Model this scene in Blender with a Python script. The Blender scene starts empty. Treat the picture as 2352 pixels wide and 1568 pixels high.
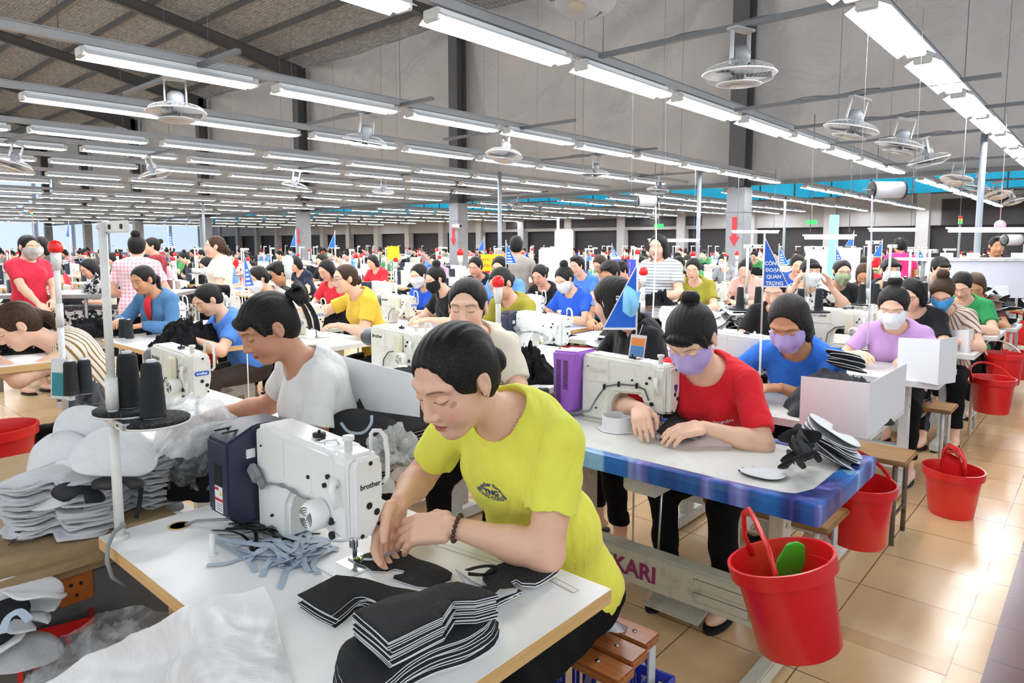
import bpy, bmesh, math, random
import numpy as np
from mathutils import Vector, Matrix
from mathutils.bvhtree import BVHTree
R = math.radians
rnd = random.Random(7)
SC = bpy.context.scene
COL = SC.collection
# ---------------------------------------------------------------- camera
# world frame: x = along the lamp rows, y = across them, z = up; the photographer stands at x=y=0
F, CX, CY, HY, CAMH, VPX = 1568.0, 1176.0, 710.0, 560.0, 1.55, 2560.0
PIT = math.atan((CY-HY)/F)
YAW = math.atan((VPX-CX)/(F/math.cos(PIT)))
FL = np.array([math.cos(YAW), math.sin(YAW), 0.0]); RT = np.array([math.sin(YAW), -math.cos(YAW), 0.0])
UPV = np.array([0, 0, 1.0])
FW = FL*math.cos(PIT)-UPV*math.sin(PIT); CU = UPV*math.cos(PIT)+FL*math.sin(PIT)
CAM = np.array([0, 0, CAMH])
def ray(px, py): return FW*F+RT*(px-CX)-CU*(py-CY)
def at(px, py, z):
    d = ray(px, py); return Vector(CAM+d*((z-CAMH)/d[2]))
def atd(px, py, dep): return Vector(CAM+ray(px, py)*dep/F)
def atx(px, py, X):
    d = ray(px, py); return Vector(CAM+d*(X/d[0]))
def aty(px, py, Y):
    d = ray(px, py); return Vector(CAM+d*(Y/d[1]))
cd = bpy.data.cameras.new('camera'); cam = bpy.data.objects.new('camera', cd); COL.objects.link(cam)
cd.sensor_width = 36; cd.lens = F/2352*36; cd.shift_y = -(784-CY)/2352; cd.clip_start = .05; cd.clip_end = 300
m = Matrix((RT, CU, -FW)).transposed().to_4x4(); m.translation = Vector(CAM); cam.matrix_world = m
SC.camera = cam
# ---------------------------------------------------------------- world, exposure
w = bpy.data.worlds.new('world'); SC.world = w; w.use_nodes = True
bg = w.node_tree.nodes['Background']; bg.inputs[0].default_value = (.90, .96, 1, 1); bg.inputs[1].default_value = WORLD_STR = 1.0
SC.view_settings.view_transform = 'Standard'; SC.view_settings.look = 'None'
SC.view_settings.exposure = 0.42; SC.view_settings.gamma = 1; SC.view_settings.use_curve_mapping = False
SC.cycles.max_bounces = 6; SC.cycles.diffuse_bounces = 3; SC.cycles.transparent_max_bounces = 12
SC.cycles.caustics_reflective = False; SC.cycles.caustics_refractive = False
TUBE_E = 40.0
# ---------------------------------------------------------------- tagging
def tag(o, label=None, cat=None, group=None, kind=None):
    if label: o['label'] = label
    if cat: o['category'] = cat
    if group: o['group'] = group
    if kind: o['kind'] = kind
    return o
def empty(name, loc=(0, 0, 0), rz=0, label=None, cat=None, group=None):
    o = bpy.data.objects.new(name, None); COL.objects.link(o); o.location = loc; o.rotation_euler = (0, 0, rz)
    o.empty_display_size = .05
    return tag(o, label, cat, group)
KIDS = {}
def link(o, parent=None):
    COL.objects.link(o)
    if parent is not None:
        o.parent = parent; KIDS.setdefault(parent.name, []).append(o)
    return o
def dup(o, parent=None, depth=0):
    c = o.copy(); link(c, parent)
    for ch in list(KIDS.get(o.name, [])): dup(ch, c, depth+1)
    return c
def purge(o):
    for c_ in list(KIDS.get(o.name, [])): purge(c_)
    bpy.data.objects.remove(o)
def orient(o, n, u):
    n = Vector(n).normalized(); u = Vector(u); u = (u-n*u.dot(n)).normalized(); o.rotation_euler = Matrix((u, n.cross(u), n)).transposed().to_euler()
VR, VF = Vector(RT), Vector(FL)
NTH = ['first', 'second', 'third', 'fourth', 'fifth', 'sixth', 'seventh', 'eighth', 'ninth', 'tenth', 'eleventh', 'twelfth', 'thirteenth', 'fourteenth', 'fifteenth', 'sixteenth', 'seventeenth', 'eighteenth', 'nineteenth', 'twentieth', 'twenty-first', 'twenty-second', 'twenty-third', 'twenty-fourth', 'twenty-fifth', 'twenty-sixth', 'twenty-seventh', 'twenty-eighth']
def place(o, loc, rz=0, label=None, cat=None, group=None, scale=None):
    o.location = loc; o.rotation_euler = (0, 0, rz)
    if scale: o.scale = (scale,)*3
    return tag(o, label, cat, group)
# ---------------------------------------------------------------- materials
class E_:
    def __init__(s, nt, sk): s.nt = nt; s.s = sk
    def _m(s, op, *a, clamp=False):
        n = s.nt.nodes.new('ShaderNodeMath'); n.operation = op; n.use_clamp = clamp
        for i, v in enumerate((s,)+a):
            if isinstance(v, E_): s.nt.links.new(v.s, n.inputs[i])
            else: n.inputs[i].default_value = v
        return E_(s.nt, n.outputs[0])
    def __add__(s, o): return s._m('ADD', o)
    def __sub__(s, o): return s._m('SUBTRACT', o)
    def __mul__(s, o): return s._m('MULTIPLY', o)
    def __truediv__(s, o): return s._m('DIVIDE', o)
    def abs(s): return s._m('ABSOLUTE')
    def sq(s): return s*s
    def clamp(s): return s._m('ADD', 0.0, clamp=True)
    def sin(s): return s._m('SINE')
    def atan2(s, o): return s._m('ARCTAN2', o)
    def gt(s, v): return s._m('GREATER_THAN', v)
    def lt(s, v): return s._m('LESS_THAN', v)
    def max(s, v): return s._m('MAXIMUM', v)
    def band(s, lo, hi, f):   # 1 inside lo..hi with soft edges f
        return ((s-lo)/f+.5).clamp()*((s*-1+hi)/f+.5).clamp()
def rgb(c): return (c[0], c[1], c[2], 1)
def srgb(h):
    h = h.lstrip('#'); v = [int(h[i:i+2], 16)/255 for i in (0, 2, 4)]
    return tuple(x/12.92 if x <= .04045 else ((x+.055)/1.055)**2.4 for x in v)
MATS = {}
def newmat(name):
    m = bpy.data.materials.new(name); m.use_nodes = True; MATS[name] = m
    nt = m.node_tree; return m, nt, nt.nodes['Principled BSDF']
def mixc(nt, f, a, b, mode='MIX'):
    n = nt.nodes.new('ShaderNodeMix'); n.data_type = 'RGBA'; n.blend_type = mode
    for i, v in ((0, f), (6, a), (7, b)):
        if isinstance(v, E_): nt.links.new(v.s, n.inputs[i])
        elif hasattr(v, 'is_linked'): nt.links.new(v, n.inputs[i])
        elif isinstance(v, (int, float)): n.inputs[i].default_value = v
        else: n.inputs[i].default_value = rgb(v)
    return n.outputs[2]
def coord(nt, kind='Object', scale=(1, 1, 1), attr=None):
    if attr: a = nt.nodes.new('ShaderNodeAttribute'); a.attribute_name = attr; o = a.outputs['Vector']
    else: o = nt.nodes.new('ShaderNodeTexCoord').outputs[kind]
    mp = nt.nodes.new('ShaderNodeMapping'); mp.inputs['Scale'].default_value = scale
    nt.links.new(o, mp.inputs[0]); return mp.outputs[0]
def noise(nt, vec, scale=5, detail=4, rough=.5, dist=0):
    n = nt.nodes.new('ShaderNodeTexNoise'); nt.links.new(vec, n.inputs['Vector'])
    n.inputs['Scale'].default_value = scale; n.inputs['Detail'].default_value = detail
    n.inputs['Roughness'].default_value = rough; n.inputs['Distortion'].default_value = dist
    return E_(nt, n.outputs[0])
def bump(nt, bs, h, strength=.3, dist=.01):
    b = nt.nodes.new('ShaderNodeBump'); b.inputs['Strength'].default_value = strength; b.inputs['Distance'].default_value = dist
    nt.links.new(h.s if isinstance(h, E_) else h, b.inputs['Height']); nt.links.new(b.outputs[0], bs.inputs['Normal'])
def xyz(nt, vec):
    n = nt.nodes.new('ShaderNodeSeparateXYZ'); nt.links.new(vec, n.inputs[0]); return [E_(nt, n.outputs[i]) for i in range(3)]
def M(name, col=None, rough=.5, metal=0, var=0, vs=8, bmp=0, bs=60, bd=.004, emit=0, spec=.5, sheen=0, stretch=(1, 1, 1), dirt=None, dscale=6, damt=.5):
    if name in MATS: return MATS[name]
    m, nt, b = newmat(name)
    if isinstance(col, str): col = srgb(col)
    b.inputs['Base Color'].default_value = rgb(col); b.inputs['Roughness'].default_value = rough
    b.inputs['Metallic'].default_value = metal; b.inputs['Specular IOR Level'].default_value = spec
    if sheen: b.inputs['Sheen Weight'].default_value = sheen
    if var or dirt:
        v = coord(nt, scale=stretch); c = col
        if var:
            n = noise(nt, v, vs, 5, .6)
            c = mixc(nt, ((n-.3)*2.2).clamp(), tuple(x*(1-var) for x in col), tuple(min(1, x*(1+var*.6)) for x in col))
        if dirt:
            n2 = noise(nt, v, dscale, 8, .7); c = mixc(nt, ((n2-.52)*6).clamp()*damt, c, srgb(dirt))
        nt.links.new(c, b.inputs['Base Color'])
    if bmp: bump(nt, b, noise(nt, coord(nt, scale=stretch), bs, 4, .6), bmp, bd)
    if emit: b.inputs['Emission Color'].default_value = rgb(col); b.inputs['Emission Strength'].default_value = emit
    return m
# ---------------------------------------------------------------- mesh helper
class MB:
    def __init__(s): s.v = []; s.f = []; s.mi = []; s.sm = []; s.cur = 0; s.T = Matrix(); s.smooth = False
    def mat(s, i): s.cur = i; return s
    def add(s, vs, fs, smooth=None):
        o = len(s.v); s.v += [tuple(s.T @ Vector(p)) for p in vs]
        s.f += [tuple(i+o for i in f) for f in fs]; s.mi += [s.cur]*len(fs); s.sm += [s.smooth if smooth is None else smooth]*len(fs); return s
    def box(s, c, d, bev=0, rz=0, Rm=None):
        bm = bmesh.new(); bmesh.ops.create_cube(bm, size=1)
        for v in bm.verts: v.co = Vector((v.co.x*d[0], v.co.y*d[1], v.co.z*d[2]))
        if bev: bmesh.ops.bevel(bm, geom=bm.edges[:], offset=bev, segments=2, affect='EDGES')
        m4 = Matrix.Translation(c) @ (Rm.to_4x4() if Rm is not None else Matrix.Rotation(rz, 4, 'Z'))
        bm.transform(m4); return s.bm(bm)
    def bm(s, bm, smooth=None):
        bm.verts.index_update(); s.add([v.co[:] for v in bm.verts], [[v.index for v in f.verts] for f in bm.faces], smooth); bm.free(); return s
    def bb(s, x0, x1, y0, y1, z0, z1, bev=0): return s.box(((x0+x1)/2, (y0+y1)/2, (z0+z1)/2), (abs(x1-x0), abs(y1-y0), abs(z1-z0)), bev)
    def tube(s, pts, r, n=8, cap=True, smooth=True, flat=None):
        pts = [Vector(p) for p in pts]; rr = r if isinstance(r, (list, tuple)) else [r]*len(pts)
        vs = []; fs = []; up = Vector((0, 0, 1)); prev = None
        for i, p in enumerate(pts):
            t = (pts[min(i+1, len(pts)-1)]-pts[max(i-1, 0)]).normalized()
            if prev is None:
                a = t.cross(up)
                if a.length < .1: a = t.cross(Vector((1, 0, 0)))
            else: a = prev-t*prev.dot(t)
            a.normalize(); prev = a; b = t.cross(a)
            for k in range(n):
                q = 2*math.pi*k/n; vs.append(p+(a*math.cos(q)+b*math.sin(q)*(flat or 1))*rr[i])
        for i in range(len(pts)-1):
            for k in range(n): fs.append((i*n+k, i*n+(k+1) % n, (i+1)*n+(k+1) % n, (i+1)*n+k))
        if cap: fs += [tuple(range(n-1, -1, -1)), tuple(range((len(pts)-1)*n, len(pts)*n))]
        return s.add(vs, fs, smooth)
    def lathe(s, prof, c=(0, 0, 0), n=24, axis='Z', closed=False, smooth=True, sx=1, sy=1):
        vs = []; fs = []
        for r_, z in prof:
            for k in range(n):
                q = 2*math.pi*k/n; x, y = r_*math.cos(q)*sx, r_*math.sin(q)*sy
                p = (x, y, z) if axis == 'Z' else ((z, x, y) if axis == 'X' else (x, z, y))
                vs.append((p[0]+c[0], p[1]+c[1], p[2]+c[2]))
        for i in range(len(prof)-1):
            for k in range(n): fs.append((i*n+k, i*n+(k+1) % n, (i+1)*n+(k+1) % n, (i+1)*n+k))
        if prof[0][0] > 1e-5: fs.append(tuple(range(n-1, -1, -1)))
        if prof[-1][0] > 1e-5: fs.append(tuple(range((len(prof)-1)*n, len(prof)*n)))
        return s.add(vs, fs, smooth)
    def cyl(s, a, b, r, n=16, smooth=True): return s.tube([a, b], r, n, True, smooth)
    def sph(s, c, r, n=12, sc=(1, 1, 1)):
        bm = bmesh.new(); bmesh.ops.create_uvsphere(bm, u_segments=n*2, v_segments=n, radius=r)
        for v in bm.verts: v.co = Vector((v.co.x*sc[0]+c[0], v.co.y*sc[1]+c[1], v.co.z*sc[2]+c[2]))
        return s.bm(bm, True)
    def prism(s, poly, z0, z1, axis='Z', bev=0, seg=2):
        bm = bmesh.new(); n = len(poly)
        def P(u, v, w): return (u, v, w) if axis == 'Z' else ((w, u, v) if axis == 'X' else (u, w, v))
        a = [bm.verts.new(P(u, v, z0)) for u, v in poly]; b = [bm.verts.new(P(u, v, z1)) for u, v in poly]
        bm.faces.new(a[::-1]); bm.faces.new(b)
        for i in range(n): bm.faces.new((a[i], a[(i+1) % n], b[(i+1) % n], b[i]))
        bmesh.ops.recalc_face_normals(bm, faces=bm.faces[:])
        if bev: bmesh.ops.bevel(bm, geom=[e for e in bm.edges], offset=bev, segments=seg, affect='EDGES', clamp_overlap=True)
        return s.bm(bm)
    def build(s, name, mats, parent=None, smooth=None, loc=None):
        me = bpy.data.meshes.new(name); me.from_pydata(s.v, [], s.f)
        for m_ in (mats if isinstance(mats, (list, tuple)) else [mats]): me.materials.append(m_)
        if any(s.mi): me.polygons.foreach_set('material_index', s.mi)
        me.polygons.foreach_set('use_smooth', [bool(x) for x in s.sm] if smooth is None else [smooth]*len(s.f))
        me.update(); o = bpy.data.objects.new(name, me); link(o, parent)
        if loc: o.location = loc
        return o
def autosmooth(o, ang=35):
    me = o.data; me.polygons.foreach_set('use_smooth', [True]*len(me.polygons))
    bm = bmesh.new(); bm.from_mesh(me)
    for e in bm.edges:
        if len(e.link_faces) == 2 and e.calc_face_angle(0) > R(ang): e.smooth = False
    bm.to_mesh(me); bm.free(); return o
def grid(P, name, mats, parent=None, thick=0, smooth=True, close=False):
    """P: array (n,m,3) of points -> one quad mesh, optional solid thickness"""
    n, m_ = P.shape[:2]; mb = MB(); idx = lambda i, j: i*m_+j
    fs = [(idx(i, j), idx(i+1, j), idx(i+1, j+1), idx(i, j+1)) for i in range(n-1) for j in range(m_-1)]
    mb.add([tuple(p) for p in P.reshape(-1, 3)], fs, smooth)
    if thick:
        du = np.gradient(P, axis=0); dv = np.gradient(P, axis=1); N = np.cross(du, dv); N /= (np.linalg.norm(N, axis=2, keepdims=True)+1e-9)
        o = n*m_; Q = P-N*thick; mb.add([tuple(p) for p in Q.reshape(-1, 3)], [], smooth)
        k = [tuple(i+o for i in f[::-1]) for f in fs]
        b = [idx(i, 0) for i in range(n)]+[idx(n-1, j) for j in range(1, m_)]+[idx(i, m_-1) for i in range(n-2, -1, -1)]+[idx(0, j) for j in range(m_-2, 0, -1)]
        k += [(b[i], b[(i+1) % len(b)], b[(i+1) % len(b)]+o, b[i]+o) for i in range(len(b))]
        mb.f += k; mb.mi += [0]*len(k); mb.sm += [smooth]*len(k)
    return mb.build(name, mats, parent)
def spl(ctrl, nu, nv):
    """smooth-interpolate a coarse control net (list of rows of points) to nu x nv points"""
    C = np.array([[tuple(p) for p in r_] for r_ in ctrl], float)
    def up(A, n):
        k = A.shape[0]; t = np.linspace(0, k-1, n); i = np.clip(t.astype(int), 0, k-2); f = (t-i)[:, None, None]
        g = lambda j: A[np.clip(j, 0, k-1)]
        p0, p1, p2, p3 = g(i-1), g(i), g(i+1), g(i+2)
        return .5*((2*p1)+(p2-p0)*f+(2*p0-5*p1+4*p2-p3)*f*f+(3*p1-p0-3*p2+p3)*f**3)
    A = up(C, nu); return up(A.transpose(1, 0, 2), nv).transpose(1, 0, 2)
def wob(P, amp, freq, seed=0, ridged=False):
    """smooth pseudo-noise displacement field on points (…,3)"""
    r = np.random.RandomState(seed); out = np.zeros(P.shape[:-1])
    for k in range(6):
        d = r.normal(size=3); d /= np.linalg.norm(d); f = freq*(1.6**k)*.7; ph = r.rand()*6.28
        q = np.sin((P@d)*f+ph+1.7*np.sin((P@np.roll(d, 1))*f*.6+ph*2))
        out += (1-2*np.abs(q) if ridged else q)*amp/(1.6**k)
    return out
BFONT = None
def text_pts(s, size=1.0, sp=1.0, thick=0, bold=0, align='CENTER'):
    cu = bpy.data.curves.new('t', 'FONT'); cu.body = s; cu.size = size; cu.align_x = align; cu.align_y = 'CENTER'; cu.space_character = sp
    cu.offset = bold; cu.resolution_u = 3; o = bpy.data.objects.new('t', cu); COL.objects.link(o)
    dg = bpy.context.evaluated_depsgraph_get(); me = o.evaluated_get(dg).to_mesh()
    v = [tuple(p.co) for p in me.vertices]; f = [tuple(p.vertices) for p in me.polygons]
    o.evaluated_get(dg).to_mesh_clear(); bpy.data.objects.remove(o); bpy.data.curves.remove(cu)
    return v, f
def lettering(s, size, org, ux, uy, mat, parent, name='lettering', bold=0, sp=1.0, fn=None, slant=0):
    """flat letters laid on a surface: org = centre, ux/uy = reading and up directions"""
    v, f = text_pts(s, size, sp, bold=bold); org = Vector(org); ux = Vector(ux).normalized(); uy = Vector(uy).normalized()
    mb = MB(); vs = []
    for p in v:
        a, b = p[0]+slant*p[1], p[1]
        vs.append(fn(a, b) if fn else org+ux*a+uy*b)
    mb.add(vs, f); return mb.build(name, mat, parent)
# ---------------------------------------------------------------- signed-distance modelling for bodies, hair, cloth
def smin(a, b, k): h = np.clip(.5+.5*(b-a)/k, 0, 1); return b+(a-b)*h-k*h*(1-h)
class SDF:
    def __init__(s, lo, hi, res):
        s.lo = np.array(lo, float); s.res = res; s.n = np.maximum(4, np.ceil((np.array(hi)-s.lo)/res).astype(int)+1)
        s.D = np.full(s.n, .06, np.float32)
        s.ax = [(s.lo[i]+res*np.arange(s.n[i])).astype(np.float32) for i in range(3)]
    def sub(s, c, r):
        sl = []
        for i in range(3):
            a = int(max(0, math.floor((c[i]-r[i]-s.lo[i])/s.res))); b = int(min(s.n[i], math.ceil((c[i]+r[i]-s.lo[i])/s.res)+1))
            if b <= a: return None, None
            sl.append(slice(a, b))
        X = s.ax[0][sl[0]][:, None, None]; Y = s.ax[1][sl[1]][None, :, None]; Z = s.ax[2][sl[2]][None, None, :]
        return tuple(sl), (X, Y, Z)
    def comb(s, sl, d, k, mode):
        D = s.D[sl]
        if mode == 'u': s.D[sl] = smin(D, d, k) if k > 0 else np.minimum(D, d)
        elif mode == 'd': s.D[sl] = -smin(-D, d, k) if k > 0 else np.maximum(D, -d)
    def cap(s, a, b, ra, rb=None, k=.02, mode='u', fl=None):
        rb = ra if rb is None else rb; a = np.array(a, float); b = np.array(b, float); m_ = max(ra, rb)+k*1.2+.02
        c = (a+b)/2; sl, P = s.sub(c, np.abs(b-a)/2+m_)
        if sl is None: return
        ab = b-a; L = max(1e-9, ab@ab)
        px, py, pz = P[0]-a[0], P[1]-a[1], P[2]-a[2]
        t = np.clip((px*ab[0]+py*ab[1]+pz*ab[2])/L, 0, 1)
        d = np.sqrt((px-t*ab[0])**2+(py-t*ab[1])**2+(pz-t*ab[2])**2)-(ra+(rb-ra)*t)
        s.comb(sl, d.astype(np.float32), k, mode)
    def loc(s, c, r, Rm):
        sl, P = s.sub(c, r)
        if sl is None: return None, None
        px, py, pz = P[0]-c[0], P[1]-c[1], P[2]-c[2]
        if Rm is None: return sl, (px, py, pz)
        return sl, tuple(px*Rm[0][j]+py*Rm[1][j]+pz*Rm[2][j] for j in range(3))
    def ell(s, c, r, Rm=None, k=.02, mode='u'):
        m_ = max(r)+k*1.2+.02; sl, Q = s.loc(np.array(c, float), (m_,)*3 if Rm is not None else [q+k*1.2+.02 for q in r], Rm)
        if sl is None: return
        k0 = np.sqrt((Q[0]/r[0])**2+(Q[1]/r[1])**2+(Q[2]/r[2])**2); k1 = np.sqrt((Q[0]/r[0]**2)**2+(Q[1]/r[1]**2)**2+(Q[2]/r[2]**2)**2)
        s.comb(sl, (k0*(k0-1)/np.maximum(k1, 1e-6)).astype(np.float32), k, mode)
    def rbox(s, c, h, rd, Rm=None, k=.02, mode='u'):
        m_ = math.sqrt(sum(q*q for q in h))+rd+k*1.2+.02; sl, Q = s.loc(np.array(c, float), (m_,)*3, Rm)
        if sl is None: return
        q = [np.abs(Q[i])-h[i]+rd for i in range(3)]
        d = np.sqrt(np.maximum(q[0], 0)**2+np.maximum(q[1], 0)**2+np.maximum(q[2], 0)**2)+np.minimum(np.maximum(np.maximum(q[0], q[1]), q[2]), 0)-rd
        s.comb(sl, d.astype(np.float32), k, mode)
    def cut(s, p, n, c=None, r=None):
        """keep the side where (x-p).n < 0, only inside the box c±r"""
        n = np.array(n, float); n /= np.linalg.norm(n)
        sl, P = s.sub(c if c is not None else s.lo+s.n*s.res/2, r if r is not None else s.n*s.res)
        if sl is None: return
        d = (P[0]-p[0])*n[0]+(P[1]-p[1])*n[1]+(P[2]-p[2])*n[2]; s.D[sl] = np.maximum(s.D[sl], d.astype(np.float32))
    def fold(s, amp, freq, seed=0, stretch=(1, 1, 1)):
        r = np.random.RandomState(seed); X, Y, Z = s.ax[0][:, None, None]*stretch[0], s.ax[1][None, :, None]*stretch[1], s.ax[2][None, None, :]*stretch[2]
        for k in range(4):
            d = r.normal(size=3); d /= np.linalg.norm(d); e = r.normal(size=3); f = freq*1.5**k; ph = r.rand(2)*6.28
            a = np.sin((X*e[0]+Y*e[1]+Z*e[2])*f*.6+ph[0])
            s.D += (amp/1.5**k*(1-2*np.abs(np.sin(.5*((X*d[0]+Y*d[1]+Z*d[2])*f+ph[1]+1.5*a))))).astype(np.float32)
    def mesh(s):
        D = s.D; D[0], D[-1], D[:, 0], D[:, -1], D[:, :, 0], D[:, :, -1] = (.05,)*6
        I = D < 0; nx, ny, nz = D.shape
        cnt = np.zeros((nx-1, ny-1, nz-1), np.int8)
        for i in (0, 1):
            for j in (0, 1):
                for k in (0, 1): cnt += I[i:nx-1+i, j:ny-1+j, k:nz-1+k]
        act = (cnt > 0) & (cnt < 8); ci = np.argwhere(act); del cnt
        idx = np.full(act.shape, -1, np.int32); idx[act] = np.arange(len(ci))
        cor = [(i, j, k) for i in (0, 1) for j in (0, 1) for k in (0, 1)]
        V = np.stack([D[ci[:, 0]+a, ci[:, 1]+b, ci[:, 2]+c] for a, b, c in cor], 1)
        acc = np.zeros((len(ci), 3)); num = np.zeros(len(ci))
        for a in range(8):
            for b in range(a+1, 8):
                if sum(abs(cor[a][q]-cor[b][q]) for q in range(3)) != 1: continue
                va, vb = V[:, a], V[:, b]; c = (va < 0) != (vb < 0); t = np.where(c, va/np.where(c, va-vb, 1), 0)
                A, B = np.array(cor[a], float), np.array(cor[b], float)
                acc += np.where(c[:, None], A+(B-A)*t[:, None], 0); num += c
        P = (ci+acc/num[:, None])*s.res+s.lo
        fs = []
        for ax in range(3):
            u, v = [(1, 2), (2, 0), (0, 1)][ax]
            sa = [slice(1, -1)]*3; sb = [slice(1, -1)]*3; sa[ax] = slice(0, -1); sb[ax] = slice(1, None)
            A, B = I[tuple(sa)], I[tuple(sb)]
            for flip, msk in ((0, A & ~B), (1, ~A & B)):
                e = np.argwhere(msk)
                if not len(e): continue
                e[:, u] += 1; e[:, v] += 1
                def g(du, dv):
                    q = e.copy(); q[:, u] -= du; q[:, v] -= dv; return idx[q[:, 0], q[:, 1], q[:, 2]]
                q = np.stack([g(1, 1), g(0, 1), g(0, 0), g(1, 0)], 1)
                fs.append(q[:, ::-1] if flip else q)
        return P, (np.concatenate(fs) if fs else np.zeros((0, 4), int))
def relax(P, Fq, it=1, f=.5):
    for _ in range(it):
        S = np.zeros_like(P); c = np.zeros(len(P))
        for k in range(4):
            a, b = Fq[:, k], Fq[:, (k+1) % 4]
            np.add.at(S, a, P[b]); np.add.at(S, b, P[a]); np.add.at(c, a, 1); np.add.at(c, b, 1)
        P = P*(1-f)+f*S/np.maximum(c, 1)[:, None]
    return P
def npmesh(name, P, Fq, mats, parent=None, hc=None):
    me = bpy.data.meshes.new(name); me.vertices.add(len(P)); me.vertices.foreach_set('co', P.astype(np.float32).ravel())
    me.loops.add(len(Fq)*4); me.loops.foreach_set('vertex_index', Fq.astype(np.int32).ravel())
    me.polygons.add(len(Fq)); me.polygons.foreach_set('loop_start', np.arange(0, len(Fq)*4, 4, dtype=np.int32))
    me.polygons.foreach_set('use_smooth', [True]*len(Fq))
    for m_ in (mats if isinstance(mats, (list, tuple)) else [mats]): me.materials.append(m_)
    if hc is not None:
        a = me.attributes.new('hc', 'FLOAT_VECTOR', 'POINT'); a.data.foreach_set('vector', hc.astype(np.float32).ravel())
    me.update(calc_edges=True); me.validate(); o = bpy.data.objects.new(name, me); return link(o, parent)
# ---------------------------------------------------------------- skin, hair, cloth materials
def skin_mat(key, col, open_eyes=False, lip='#b0484a', spot=False, brow='#2a201c'):
    if key in MATS: return MATS[key]
    m, nt, b = newmat(key); hc = coord(nt, attr='hc'); x, y, z = xyz(nt, hc); ay = y.abs(); front = x.gt(.035)
    ob = coord(nt); n = noise(nt, ob, 9, 4, .6); n2 = noise(nt, ob, 55, 5, .7)
    c0 = srgb(col); c = mixc(nt, ((n-.35)*2).clamp()*.55, c0, (c0[0]*.93, c0[1]*.78, c0[2]*.7))
    c = mixc(nt, ((n2-.55)*5).clamp()*.22, c, (c0[0]*.62, c0[1]*.45, c0[2]*.38))
    ck = ((((ay-.042)/.024).sq()+((z+.03)/.024).sq())*-1+1).clamp()*front; c = mixc(nt, ck*.45, c, (c0[0]*.95, c0[1]*.62, c0[2]*.56))
    # brows, lashes, lips belong to the face; lid fold, mouth line: painted crease shade
    t = (ay-.031)/.021; zc = (t.sq()*-.0045)+.0325; br = (((z-zc).abs()*-1+.0042)/.003).clamp()*ay.band(.0125, .05, .006)*front
    c = mixc(nt, br*.72, c, srgb(brow))
    e = (ay-.0315)/.0155; zl = e.sq()*.0035+(.0015 if not open_eyes else .0025)
    if open_eyes:
        w_ = ((e.sq()+((z-.0075)/.0055).sq())*-1+1).gt(0)*front; c = mixc(nt, w_, c, (.75, .72, .7))
        ir = ((((ay-.031)/.0058).sq()+((z-.0075)/.0058).sq())*-1+1).gt(0)*w_; c = mixc(nt, ir, c, (.02, .012, .01))
        zl = e.sq()*-.0055+.0133
    la = (((z-zl).abs()*-1+.0017)/.0010).clamp()*ay.band(.0155, .048, .002)*front; c = mixc(nt, la*.9, c, (.02, .014, .012))
    fo = (((z-(e.sq()*-.006+.0175)).abs()*-1+.0011)/.001).clamp()*ay.band(.018, .047, .006)*front; c = mixc(nt, fo*.45, c, (c0[0]*.4, c0[1]*.25, c0[2]*.2))
    up = z+.0615; li = ((((y/.0235).sq()+(up/(.0092)).sq())*-1+1)*3).clamp()*x.gt(.05)
    c = mixc(nt, li*.85, c, srgb(lip)); ln = (((up-.0005).abs()*-1+.0011)/.0008).clamp()*ay.lt(.0215)*x.gt(.05); c = mixc(nt, ln*.8, c, (.12, .03, .03))
    if spot: s = (((((y-.052)/.0058).sq()+((z+.008)/.007).sq())*-1+1)*2).clamp()*x.gt(.02); c = mixc(nt, s*.6, c, srgb('#a8683f'))
    nt.links.new(c, b.inputs['Base Color']); b.inputs['Roughness'].default_value = .5; b.inputs['Specular IOR Level'].default_value = .4
    b.inputs['Subsurface Weight'].default_value = 0
    bump(nt, b, noise(nt, ob, 260, 3, .6), .12, .001); return m
def hair_mat(key, col, grey=0):
    if key in MATS: return MATS[key]
    m, nt, b = newmat(key); v = coord(nt, attr='hc', scale=(14, 230, 150)); n = noise(nt, v, 1.6, 3, .6, .4); c0 = srgb(col)
    c = mixc(nt, ((n-.4)*3).clamp(), tuple(q*.4 for q in c0), tuple(min(1, q*1.5+.006) for q in c0))
    if grey:
        x, y, z = xyz(nt, coord(nt, attr='hc')); n3 = noise(nt, v, 3, 2, .5); f = ((n3-.58)*14).clamp()*x.band(.03, .13, .05)*grey
        c = mixc(nt, f, c, (.42, .40, .38))
    nt.links.new(c, b.inputs['Base Color']); b.inputs['Roughness'].default_value = .48; b.inputs['Specular IOR Level'].default_value = .22
    b.inputs['Anisotropic'].default_value = .5
    bump(nt, b, n, .55, .004); return m
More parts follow.
